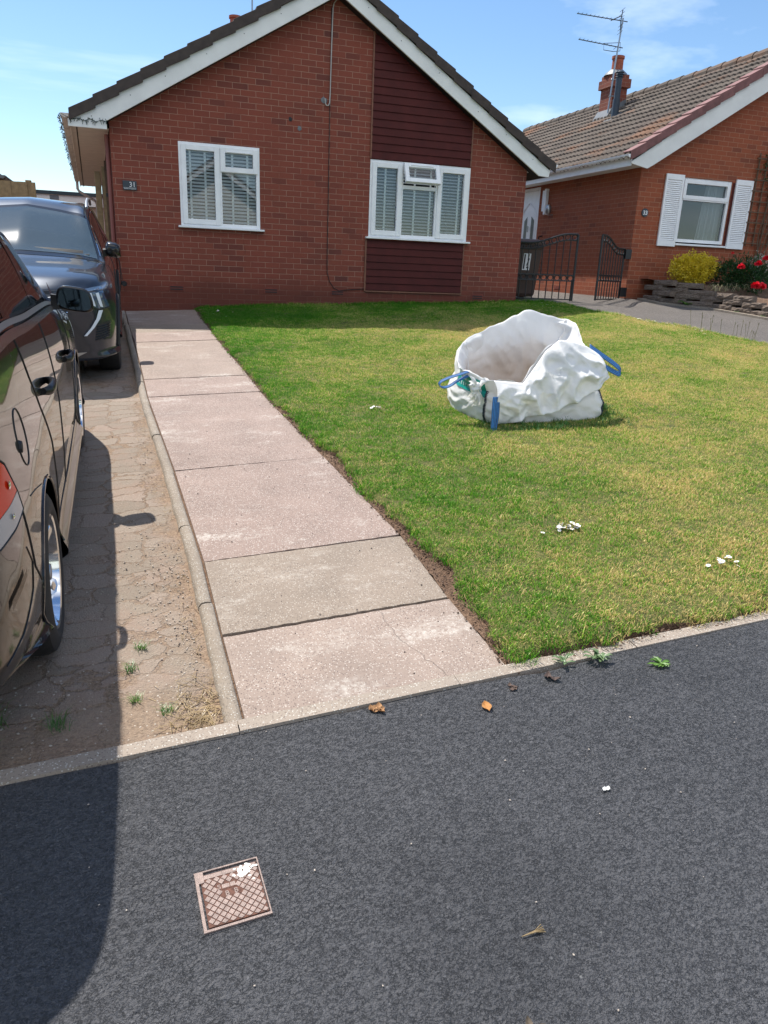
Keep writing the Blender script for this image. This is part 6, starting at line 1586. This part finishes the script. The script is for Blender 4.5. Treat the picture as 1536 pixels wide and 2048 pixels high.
# rear screen, windscreen, bumper parts
full_patch(BB,'rear_window', .3, 3.2, 6.25, blackglass, car, .004) if False else None
full_patch(BB,'windscreen', lambda q: BB.u2t(2.56-.10*q,6.2), lambda q: BB.u2t(3.40+.05*q,6.2), 6.12, blackglass, car, .004)
ruled(TB,'rear_window',[(-.52,1.24),(-.26,1.25),(.26,1.25),(.52,1.24)],[(-.50,1.55),(-.25,1.57),(.25,1.57),(.50,1.55)],blackglass,car,.004,20,8,f=lambda t,w,h,off: end_pt(t,w,h,off,1))
ruled(TB,'number_plate',[(-.26,.62),(.26,.62)],[(-.26,.73),(.26,.73)],mat('yellow_plate',(.62,.48,.06),.4,var=0),car,.012,6,3,f=lambda t,w,h,off: end_pt(t,w,h,off,1))
m = MB()
for s_ in (-1,1): m.tube([(s_*.60,.55,1.665),(s_*.60,.8,1.715),(s_*.60,2.0,1.725),(s_*.60,2.3,1.665)], .016, 8)
m.build('roof_rails', M['black_trim'], car, local=True, smooth=True)
# door mirrors
def mirror(par, side, c, w, h, d, facing, gm, paintm, arm_to, tiltg=0):
    """c: centre; facing: +1 glass looks to -u (rearwards)"""
    m = MB(); P_ = []
    for j in range(17):
        a = -math.pi/2+math.pi*j/16; row = []
        for i in range(28):
            b = 2*math.pi*i/28; e1, e2 = .55, .62
            sp = lambda v, e: math.copysign(abs(v)**e, v)
            x = w/2*sp(math.cos(b),e1)*(abs(math.cos(a))**.45 if True else 1); z = h/2*sp(math.sin(b),e2)*abs(math.cos(a))**.45; y = (math.sin(a)*d*(1.0 if math.sin(a) > 0 else .12))
            x *= 1-.10*(z/(h/2)); row.append((c[0]+side*x,c[1]+y,c[2]+z+ .10*h*(-side*0)-.12*x*1.0*(1)))
        P_.append(row)
    m.grid(P_, closed=True); o = m.build('door_mirror', paintm, par, local=True, smooth=True, ang=50)
    m = MB(); n = 28; rim_ = []
    for i in range(n):
        b = 2*math.pi*i/n; sp = lambda v, e: math.copysign(abs(v)**e, v); x = w/2*.86*sp(math.cos(b),.55); z = h/2*.84*sp(math.sin(b),.62); x *= 1-.10*(z/(h/2)); rim_.append((c[0]+side*x,c[1]-d*.12-.004,c[2]+z-.12*x))
    m.add([(c[0],c[1]-d*.12-.004,c[2])]+rim_,[(0,i+1,(i+1)%n+1) for i in range(n)]); m.build('mirror_glass', gm, o, local=True, fixn=False)
    m = MB(); a = Vector(arm_to); b = Vector((c[0]-side*w*.36,c[1]+d*.35,c[2]-h*.22)); m.grid([[a+Vector((0,y,z)) for y,z in ((-.07,-.03),(-.07,.06),(.05,.05),(.05,-.03))],[b+Vector((0,y,z)) for y,z in ((-.04,-.028),(-.04,.05),(.03,.04),(.03,-.028))]],closed=True); m.build('mirror_arm', M['matt_trim'], o, local=True)
mgl, bt_, bb_, bo_ = NT('mirror_glass'); bb_.inputs['Base Color'].default_value = (.10,.15,.19,1); bb_.inputs['Metallic'].default_value = 1; bb_.inputs['Roughness'].default_value = .03
mirror(car, 1, (.965,2.86,1.178), .205, .145, .10, 1, mgl, M['black_paint'], (.83,2.95,1.14))
mirror(car, -1, (-.965,2.86,1.178), .205, .145, .10, 1, mgl, M['black_paint'], (-.83,2.95,1.14))
for sg in (1,-1):
    m = MB(); m.add([(sg*.842,2.93,1.12),(sg*.842,3.28,1.085),(sg*.80,3.05,1.255)],[(0,1,2)]); m.build('mirror_sail', M['black_trim'], car, local=True, fixn=False)

# ---- dark grey SUV, nose towards the camera
SS = [
 [(.05,0,.35),(.05,0,.35),(.02,0,.45),(.0,0,.65),(.02,0,.95),(.15,0,1.12),(.45,0,1.56),(.48,0,1.60),(.5,0,1.61)],
 ring(.05,.62,.66,.68,.68,.62,1.12,.15,.42,.50,1.52,1.61,.5,.05,.28),
 ring(.18,.82,.86,.87,.86,.79,1.15,.25,.50,.60,1.54,1.62,.6,.2,.28),
 ring(.6,.86,.90,.91,.90,.82,1.15,.62,.75,.635,1.56,1.635,.9,.6,.26),
 ring(1.2,.87,.91,.92,.90,.83,1.12,1.2,1.2,.65,1.57,1.65,1.3,None,.26),
 ring(1.9,.87,.90,.91,.89,.83,1.09,1.9,1.85,.655,1.56,1.65,1.85,None,.26),
 ring(2.4,.87,.90,.91,.89,.83,1.07,2.4,2.30,.66,1.45,1.55,2.20,None,.26),
 ring(2.8,.87,.90,.91,.89,.83,1.055,2.8,2.70,.72,1.25,1.36,2.65,None,.26),
 ring(3.1,.87,.905,.915,.895,.83,1.045,3.1,3.03,.77,1.08,1.17,3.05,None,.26),
 ring(3.3,.87,.91,.92,.90,.83,1.03,3.3,3.28,.76,1.06,1.10,3.30,None,.26),
 ring(3.75,.87,.915,.92,.90,.82,.99,3.75,3.75,.74,1.03,1.06,3.78,None,.26),
 ring(4.05,.84,.89,.90,.885,.80,.94,4.02,4.05,.70,.985,1.01,4.12,None,.26),
 ring(4.25,.78,.83,.84,.82,.72,.88,4.20,4.20,.62,.925,.955,4.27,None,.26),
 ring(4.38,.64,.70,.72,.70,.60,.84,4.33,4.32,.50,.885,.91,4.35,None,.25),
 [(4.40,0,.24),(4.40,0,.24),(4.44,0,.34),(4.47,0,.60),(4.45,0,.76),(4.42,0,.83),(4.40,0,.86),(4.39,0,.88),(4.38,0,.89)]]
def ring_fix(r): return r
CXS, YS = -1.005, 7.80
suv = empty('parked_car', (CXS, YS+4.45, 0), 'dark grey SUV parked nose towards the camera, with slanted pale light strips', 'car', None, (-AL, 0, math.pi))
suv.location.z = -.754+.08*(YS+4.45-12.8)+.04*(-.5)-.028+.008
SBd = Body(SS); AS = [(.90,.345),(3.57,.345)]; RS = .40
sh2 = SBd.shell(AS, RS).build('body', M['grey_paint'], suv, local=True); weld(sh2); TS = bvh_of(sh2)
m = MB()
for a in AS: arch_liner(m, a[0], a[1], RS+.004, .87, .58)
m.box((-.80,.3,.24),(.80,4.2,.28)); m.build('wheel_arch_liner', M['matt_trim'], suv, local=True)
for sg in (1,-1):
    for (ua,ha) in AS: wheel_parts(suv, sg*.92, ua, ha, .35, .235, .23, 5, sg)
    for (ua,ha) in AS:
        pts = [side_pt(TS,ua+(RS+.03)*math.cos(t),ha+(RS+.03)*math.sin(t),.002,sgn=sg) for t in np.linspace(-.05,math.pi+.05,40)]
        m = MB(); m.tube([p for p in pts if p is not None], .022, 6); m.build('arch_cladding', M['matt_trim'], suv, local=True, smooth=True)
    us = lambda u, r: SBd.u2t(u, r)
    qpatch(SBd,'rear_door_window', lambda f: us(.9+.08*f,5.3), lambda f: us(1.75,5.3), 5.14, 5.90, blackglass, suv, .004, sgn=sg)
    qpatch(SBd,'front_door_window', lambda f: us(1.83,5.3), lambda f: us(2.92-.45*f,5.3), 5.14, 5.90, blackglass, suv, .004, sgn=sg)
    qpatch(SBd,'window_chrome', us(.9,6.0), us(2.95,6.0), 5.93, 5.99, M['chrome'], suv, .008, 50, 3, sg)
    m = MB(); m.tube([(sg*.635,.75,1.60),(sg*.635,.95,1.665),(sg*.64,1.7,1.675),(sg*.64,2.05,1.645),(sg*.64,2.2,1.585)], .017, 8); m.build('roof_rail', M['alu'], suv, local=True, smooth=True)
    S_ = dict(sgn=sg)
    seam(TS,'door_seam',[(2.98,1.03),(3.0,.7),(2.95,.4)],suv,**S_); seam(TS,'door_seam',[(1.79,1.06),(1.80,.7),(1.8,.36)],suv,**S_)
    FE = lambda t,w,h,off: end_pt(t,w,h,off,-1)
    hl = ruled(TS,'headlamp',[(sg*.50,.83),(sg*.62,.79),(sg*.76,.745),(sg*.845,.755)],[(sg*.44,.875),(sg*.58,.895),(sg*.72,.915),(sg*.79,.92)],headm,suv,.008,24,8,f=FE)
    for k in range(3):
        w0 = .635+.058*k; ruled(TS,'light_claw',[(sg*(w0+.012),.785-.010*k),(sg*(w0+.036),.776-.010*k)],[(sg*(w0-.018),.885),(sg*(w0+.008),.890)],drl,hl,.013,4,8,f=FE)
    seam(TS,'lamp_edge',[(sg*.50,.825),(sg*.62,.785),(sg*.76,.738),(sg*.848,.748)],hl,r=.006,off=.004,f=FE)
    ruled(TS,'light_strip',[(sg*.605,.49),(sg*.675,.57),(sg*.725,.65),(sg*.75,.73)],[(sg*.632,.49),(sg*.705,.57),(sg*.757,.65),(sg*.785,.73)],drl,suv,.010,20,4,f=FE)
    seam(TS,'strip_surround',[(sg*.598,.485),(sg*.667,.57),(sg*.716,.65),(sg*.74,.74)],suv,r=.008,off=.002,mt='black_trim',f=FE)
    vt = ruled(TS,'side_vent',[(sg*.70,.44),(sg*.83,.47)],[(sg*.73,.60),(sg*.85,.62)],M['matt_trim'],suv,.003,8,8,f=FE)
    for k in range(6): seam(TS,'vent_slat',[(sg*(.705+.004*k),.455+.024*k),(sg*(.83+.003*k),.480+.022*k)],vt,r=.004,off=.006,mt='black_trim',f=FE,n=6)
mirror(suv, 1, (.905,2.78,1.18), .17, .17, .13, 1, mgl, M['black_paint'], (.80,2.86,1.13)); mirror(suv, -1, (-.905,2.78,1.18), .17, .17, .13, 1, mgl, M['black_paint'], (-.80,2.86,1.13))
full_patch(SBd,'screen_surround', lambda q: SBd.u2t(2.24-.08*q,6.2), lambda q: SBd.u2t(3.13+.04*q,6.2), 6.06, M['black_trim'], suv, .003)
ws = full_patch(SBd,'windscreen', lambda q: SBd.u2t(2.32-.08*q,6.2), lambda q: SBd.u2t(3.03+.04*q,6.2), 6.16, screen, suv, .006)
m = MB()
for z_, y_ in ((1.14,3.0),):
    m.grid([[(x,y_+.02*abs(x),z_+.05-.05*x*x) for x in np.linspace(-.6,.6,12)],[(x,y_+.04,z_+.02-.05*x*x) for x in np.linspace(-.6,.6,12)]])
m.build('scuttle', M['matt_trim'], ws, local=True, fixn=False)
m = MB()
for a, b in (((.55,3.14,1.085),(-.18,2.98,1.175)),((-.05,3.16,1.095),(-.66,3.0,1.13))): m.tube([a,b], .007, 6)
m.build('wiper_blades', M['matt_trim'], ws, local=True)
FE = lambda t,w,h,off: end_pt(t,w,h,off,-1)
gr_ = ruled(TS,'grille',[(-.52,.42),(0,.40),(.52,.42)],[(-.46,.76),(0,.78),(.46,.76)],M['matt_trim'],suv,.005,30,10,f=FE)
for k in range(7): seam(TS,'grille_bar',[(-.48,.46+.042*k),(0,.45+.043*k),(.48,.46+.042*k)],gr_,r=.006,off=.008,mt='chrome',f=FE,n=8)
m = MB(); q = FE(TS,0,.76,.012); m.lathe(tuple(q),[(0,.006),(.045,.005),(.05,-.004)],6,'y'); m.build('badge', M['alu'], gr_, local=True)
ruled(TS,'number_plate',[(-.26,.455),(.26,.455)],[(-.26,.56),(.26,.56)],M['white'],suv,.02,6,3,f=FE)
ruled(TS,'skid_plate',[(-.50,.275),(0,.26),(.50,.275)],[(-.62,.335),(0,.30),(.62,.335)],M['alu'],suv,.010,24,4,f=FE)
seam(TS,'bonnet_edge',[(-.62,.875),(-.45,.865),(0,.885),(.45,.865),(.62,.875)],suv,f=FE)

# ================================================================== SMALL THINGS ON THE GROUND
def at_ground(x, y): return gz(x, max(y, ye(x)+.001) if y > ye(x)-.02 else y)
def flower_daisy():
    e = empty('daisy', (0,0,0), 'white daisy in the lawn', 'daisy'); m = MB(); hgt = .036
    for k in range(12):
        a = 2*math.pi*k/12; ca_, sa_ = math.cos(a), math.sin(a); w = .0028; r0, r1 = .003, .0135
        m.add([(r0*ca_-w*sa_*.6,r0*sa_+w*ca_*.6,hgt),(r1*ca_-w*sa_,r1*sa_+w*ca_,hgt+.002),(r1*1.08*ca_,r1*1.08*sa_,hgt+.002),(r1*ca_+w*sa_,r1*sa_-w*ca_,hgt+.002),(r0*ca_+w*sa_*.6,r0*sa_-w*ca_*.6,hgt)],[(0,1,2,3,4)])
    m.build('petals', M['white'], e, fixn=False)
    m = MB(); m.lathe((0,0,hgt),[(0,.004),(.003,.003),(.0045,0)],8); m.build('flower_centre', mat('yellow_disc',(.62,.42,.02),.7,var=0), e)
    m = MB(); m.tube([(0,0,-.01),(0,0,hgt)], .0009, 4); m.build('stem', M['clad'] if False else wgreen, e); return e
dz = flower_daisy(); first = True
groups = [((2.31,3.45),.10,.035,24,'white daisy in the bright clump on the near lawn below the white sack','daisies in the near lawn clump'),
 ((2.03,6.18),.05,.05,5,'white daisy in the small cluster on the lawn between the path and the white sack','daisies between path and sack'),
 ((2.92,2.84),.11,.05,9,'white daisy near the footway edge at the right end of the lawn','daisies near the footway'),
 ((7.85,10.15),.12,.45,16,"white daisy along the lawn's far edge beside the grey drive",'daisies along the drive edge'),
 ((8.02,9.3),.08,.5,14,"white daisy on the lawn's right edge, nearer the road, beside the grey drive",'daisies along the drive edge, nearer part'),
 ((7.15,12.0),.25,.35,7,'white daisy in the shaded lawn corner by the iron gate','daisies in the shaded corner'),
 ((1.35,12.0),.12,.3,7,'white daisy at the shaded top corner of the path','daisies at the top of the path')]
rd = np.random.default_rng(21)
for (c, sx_, sy_, n, lab, grp) in groups:
    for k in range(n):
        x, y = c[0]+rd.normal()*sx_*.6, c[1]+rd.normal()*sy_*.6
        x = min(x, interp(LR,y)-.02); x = max(x, LL(y)+.02); y = max(y, LF(x)+.03)
        o = dz if first else copy_tree(dz); first = False
        o.location = (x,y,lz(x,y)-.012+rd.uniform(-.004,.008)); o.rotation_euler = (rd.uniform(-.3,.3)-.15,rd.uniform(-.3,.3),rd.uniform(0,6)); sc_ = rd.uniform(.75,1.15); o.scale = (sc_,)*3
        tag(o, lab, 'daisy', grp)
weed('weed', 1.78, 2.318, gz(1.78,2.3)+.012, 20, .052, .016, wpale, 'grey-green weed growing in the joint where the footway meets the lawn', rise=.55, rad=.02)
weed('weed', 1.62, 2.335, gz(1.62,2.3)+.014, 12, .045, .014, wpale, 'smaller weed in the footway joint, closer to the end of the path', rise=.5, rad=.02)
weed('weed', 2.015, 2.215, gz(2.015,2.215)+.002, 18, .052, .013, wgreen, 'bright green weed lying flat on the dark asphalt', rise=.25, rad=.01)
for (x,y,s_,lab) in ((-.33,2.55,.075,'green grass tuft in the shaded driveway by the footway edging, rightmost of the three there'),(-.55,2.62,.095,'dense green grass tuft in the shaded driveway just behind the black car'),(-.60,2.42,.12,'large green grass tuft at the left frame edge by the footway edging'),
   (-.06,2.62,.05,'small yellow-green tuft in a sunlit driveway joint, nearest the footway'),(-.075,2.83,.055,'small yellow-green tuft in a sunlit driveway joint, middle of three'),(-.03,2.98,.05,'small yellow-green tuft in a sunlit driveway joint, farthest of three'),(.05,2.52,.05,'thin grey-green tuft in the gravelly driveway end beside the kerb')):
    m = MB()
    for k in range(46):
        a = rg.uniform(0,6.28); L_ = s_*rg.uniform(.4,1.0); bx, by = x+rg.normal()*s_*.25, y+rg.normal()*s_*.25; z = gz(x,max(y,2.4))-.03; w = Vector((-math.sin(a),math.cos(a),0))*.0016
        q = [Vector((bx,by,z)),Vector((bx+L_*.3*math.cos(a),by+L_*.3*math.sin(a),z+L_*.55)),Vector((bx+L_*.8*math.cos(a),by+L_*.8*math.sin(a),z+L_*.7))]
        m.grid([[p-w*(1-.45*i) for i,p in enumerate(q)],[p+w*(1-.45*i) for i,p in enumerate(q)]])
    tag(m.build('grass_tuft', wgreen, None, (x,y,gz(x,y)-.03), fixn=False), lab, 'grass tuft')
# dry grass heap by the kerb end
m = MB()
for k in range(190):
    yy = 2.37+abs(rg.normal())*.13; xx = interp(PL,yy)-.09-abs(rg.normal())*.05-(.0 if k%3 else .07); z = gz(xx,yy)-.022; a = rg.uniform(0,6.28); L_ = rg.uniform(.02,.085); up_ = rg.uniform(.02,.6)
    w = Vector((-math.sin(a),math.cos(a),0))*.0013
    q = [Vector((xx,yy,z)),Vector((xx+L_*.5*math.cos(a),yy+L_*.5*math.sin(a),z+L_*.5*up_)),Vector((xx+L_*math.cos(a),yy+L_*math.sin(a),z+L_*.45*up_))]
    m.grid([[p-w for p in q],[p+w for p in q]])
tag(m.build('dead_grass', straw, None, (.2,2.5,gz(.2,2.5)-.03), fixn=False), 'bleached dead grass heaped against the near end of the kerb', 'dead grass', kind='stuff')
m = MB()
for k in range(260):
    yy = rg.uniform(2.5,9.5); xx = interp(PL,yy)-.085-abs(rg.normal())*.045; z = gz(xx,yy)-.024; a = rg.uniform(0,6.28); L_ = rg.uniform(.015,.05); w = Vector((-math.sin(a),math.cos(a),0))*.0011
    q = [Vector((xx,yy,z)),Vector((xx+L_*.5*math.cos(a),yy+L_*.5*math.sin(a),z+L_*.4)),Vector((xx+L_*math.cos(a),yy+L_*math.sin(a),z+L_*.3))]
    m.grid([[p-w for p in q],[p+w for p in q]])
tag(m.build('dead_grass', straw, None, (.1,5,gz(.1,5)-.03), fixn=False), 'scattered dry grass stalks along the driveway side of the kerb', 'dead grass', kind='stuff')
def pebbles(name, n, fx, mt, label, smin=.003, smax=.009):
    m = MB()
    for k in range(n):
        x, y = fx(); z = (gz(x,max(y,ye(x)+.001))-.028 if y > ye(x) and x < .3 else at_ground(x,y)+.003); s_ = rg.uniform(smin,smax)*rg.uniform(.6,1); a = rg.uniform(0,3)
        ca_, sa_ = math.cos(a), math.sin(a); P_ = []
        for (r_,h_) in ((.6,.0),(1,.35),(.65,.85)):
            P_.append([(x+s_*r_*(ca_*math.cos(t)*1.25-sa_*math.sin(t)*.85)*rg.uniform(.9,1.1),y+s_*r_*(sa_*math.cos(t)*1.25+ca_*math.sin(t)*.85)*rg.uniform(.9,1.1),z+s_*h_) for t in np.linspace(0,5.24,6)])
        m.grid(P_, closed=True); m.add(P_[-1],[tuple(range(6))])
    return tag(m.build(name, mt, None, (0,3,gz(0,3)), fixn=False, smooth=True, ang=60), label, 'gravel', kind='stuff')
pb = mat('dark_pebbles', (.075,.055,.05), .8, var=.5, vs=60); pbl = mat('pale_pebbles', (.42,.36,.30), .8, var=.3, vs=60)
pebbles('gravel', 230, lambda: (lambda y: (interp(PL,y)-.085-abs(rg.normal())*.10, y))(2.38+abs(rg.normal())*2.2), pb, 'dark loose grit scattered over the driveway beside the kerb', .002, .006)
pebbles('gravel', 500, lambda: (lambda y: (interp(PL,y)-.08-abs(rg.normal())*.2, y))(2.36+abs(rg.normal())*1.3), pbl, 'pale loose grit scattered over the driveway beside the kerb', .002, .006)
pebbles('gravel', 700, lambda: (rg.uniform(-1.4,.2), 2.36+abs(rg.normal())*.8), pbl, 'loose grit over the shaded front end of the driveway', .002, .007)
pebbles('gravel', 160, lambda: (lambda y: (rg.uniform(interp(PL,y)+.03,interp(PR,y)), y))(rg.uniform(2.4,7)), pb, 'stray grit lying on the path slabs', .002, .005)
pebbles('gravel', 220, lambda: (rg.uniform(-3,4), rg.uniform(.3,2.3)), pbl, 'stray pale grit on the asphalt footway', .0015, .004)
soilb = mat('crumbled_soil', (.10,.06,.04), .95, var=.4, vs=80)
pebbles('crumbled_soil', 1500, lambda: (lambda y: (interp(PR,y)+rg.uniform(-.03,.03)+(LL(y)-interp(PR,y))*rg.uniform(0,1), y))(rg.uniform(2.4,12.5)), soilb, 'crumbled soil along the path side of the lawn', .003, .009)
pebbles('crumbled_soil', 700, lambda: (lambda x: (x, LF(x)-.01-abs(rg.normal())*.02))(rg.uniform(1.4,5)), soilb, 'crumbled soil below the front edge of the lawn', .003, .008)
# litter: leaves, a twig, clods
def leaf(name, x, y, s_, col, label, n=5, curl=.4):
    m = MB(); z = at_ground(x,y)+.003
    for k in range(n):
        a = rg.uniform(0,6.28); cx_, cy_ = x+rg.normal()*s_*.5, y+rg.normal()*s_*.5; P_ = []
        for i in range(5):
            f = i/4; w = s_*.42*math.sin(math.pi*(.08+.9*f)); c = Vector((cx_+s_*1.3*(f-.5)*math.cos(a),cy_+s_*1.3*(f-.5)*math.sin(a),z+s_*curl*abs(f-.5)*rg.uniform(.4,1.2))); sd2 = Vector((-math.sin(a),math.cos(a),0))
            P_.append([c-sd2*w+Vector((0,0,s_*.22)), c, c+sd2*w+Vector((0,0,s_*.15))])
        m.grid(P_)
    return tag(m.build(name, mat(name+'_tone',col,.8,var=.3,vs=60), None, (x,y,z), fixn=False, smooth=True), label, 'leaf')
leaf('dead_leaves', .80, 2.27, .028, (.30,.16,.07), 'crumpled brown dead leaves on the asphalt below the path end', 7)
leaf('dead_leaf', 1.149, 2.155, .045, (.36,.17,.05), 'single orange-brown leaf lying on the dark asphalt', 1, .2)
leaf('dead_leaf', 1.357, 1.637, .016, (.70,.70,.68), 'small white scrap on the asphalt right of the tap cover', 2)
leaf('dead_leaves', 1.35, 2.245, .020, (.10,.065,.05), 'dark withered leaves on the asphalt by the corner of the lawn', 5)
leaf('dead_leaf', 1.515, 2.255, .035, (.09,.06,.05), 'dark curled leaf on the asphalt under the lawn edge', 2, .8)
leaf('dead_leaf', .76, 1.05, .020, (.09,.07,.05), 'dark leaf scrap near the bottom centre of the footway', 2, .6)
m = MB(); tx, ty = .878, 1.246; zt = gz(tx,ty)+.004
for a in (0.2,.5,.0,.9,-.3): m.tube([(tx-.03,ty,zt),(tx+.01,ty+.004*a,zt+.004),(tx+.035,ty+.02*a,zt+.002)], .0012, 5)
tag(m.build('pine_twig', straw, None, (tx,ty,zt)), 'small forked dry twig on the asphalt right of the tap cover', 'twig')
# tall plantain heads at the far right lawn edge
shm = leafmat('dry_seed_heads',(.14,.13,.06),(.34,.30,.18))
for k in range(16):
    m = MB(); y = rg.uniform(8.2,9.6); x = interp(LR,y)-.02+rg.uniform(-.08,.06); z = gz(x,y)+.03; hh = rg.uniform(.12,.26); t_ = rg.uniform(-.04,.04)
    m.tube([(x,y,z),(x+t_*.5,y,z+hh*.6),(x+t_,y,z+hh)], .0022, 4); m.tube([(x+t_,y,z+hh-.005),(x+t_*1.05,y,z+hh+.022)], [.006,.004], 5)
    tag(m.build('seed_head', shm, None, (x,y,z), fixn=False), 'thin tall seed head standing at the right edge of the lawn beside the grey drive', 'seed head', 'seed heads along the drive edge')
m = MB()
for (cx_,cy_,n) in ((7.05,12.62,40),(2.6,11.4,8),(4.6,11.3,10),(5.3,10.9,8),(3.1,12.7,16)):
    for k in range(n):
        x, y = cx_+rg.normal()*.12, min(cy_+rg.normal()*.10,12.76); z = lz(x,y) if x < 7.3 else gz(x,y); hh = rg.uniform(.05,.16); a = rg.uniform(0,6.28); w = Vector((-math.sin(a),math.cos(a),0))*.0018
        q = [Vector((x,y,z)),Vector((x+hh*.1*math.cos(a),y+hh*.1*math.sin(a),z+hh*.6)),Vector((x+hh*.35*math.cos(a),y+hh*.35*math.sin(a),z+hh))]
        m.grid([[p-w*(1-.45*i) for i,p in enumerate(q)],[p+w*(1-.45*i) for i,p in enumerate(q)]])
tag(m.build('tall_grass', leafmat('tall_grass_blades',(.06,.14,.03),(.20,.28,.08)), None, (4,11.5,-.6), fixn=False), 'stray long grass blades missed by the mower near the wall', 'tall grass', kind='stuff')

# ================================================================== ACROSS THE ROAD (seen only as reflections)
def far_house(cx, y, w, hgt, ridge, mw, label):
    e = empty('white_bungalow', (cx,y,-1.6), label, 'house', 'houses across the road'); m = MB()
    m.prism([(cx-w/2,-1.6),(cx+w/2,-1.6),(cx+w/2,hgt),(cx,ridge),(cx-w/2,hgt)],'y',y-9,y); m.build('wall', mw, e)
    for s_ in (-1,1):
        m = MB(); m.prism([(cx,ridge+.28),(cx+s_*(w/2+.5),hgt-.12),(cx+s_*(w/2+.5),hgt-.0+.05),(cx,ridge+.42)],'y',y-9.2,y+.35); m.build('roof', M['tiles'], e)
        m = MB(); m.prism([(cx,ridge+.02),(cx+s_*(w/2+.5),hgt-.33),(cx+s_*(w/2+.5),hgt-.10),(cx,ridge+.28)],'y',y+.30,y+.345); m.build('bargeboard', M['white'], e)
    for wx in (-w*.24,w*.24):
        m = MB(); m.box((cx+wx-.9,y+.02,-.5),(cx+wx+.9,y+.06,.9)); f_ = m.build('window', M['white'], e)
        m = MB(); m.box((cx+wx-.8,y+.055,-.4),(cx+wx+.8,y+.07,.8)); m.build('pane', blackglass, f_)
    return e
far_house(4.5,-15,7.5,1.9,4.6,M['render'],'white rendered bungalow across the road, directly behind the camera')
far_house(-5.5,-15,7,1.9,4.4,M['cream'],'cream bungalow across the road to the left behind the camera')

hd = empty('hedge_tree', (9.6,-13,-1.6), 'dark green garden tree across the road between the bungalows', 'tree')
m = MB(); m.tube([(9.6,-13,-1.7),(9.65,-13,0),(9.6,-13,1.2)],[.14,.10,.06],8); m.build('trunk', M['wood_dark'], hd)
m = MB(); leaf_cloud(m,(9.6,-13,1.3),(1.3,1.2,2.0),2200,.12,.2,rg); m.build('crown', peo, hd, fixn=False)
m = MB(); m.grid([[(x,y,gz(x,-1.2)+.10) for x in np.linspace(-40,40,41)] for y in (-14.9,-10.2)]); m.build('far_lawn', mat('far_grass',(.12,.18,.04),.9,var=.3,vs=3), fixn=False)['kind'] = 'structure'
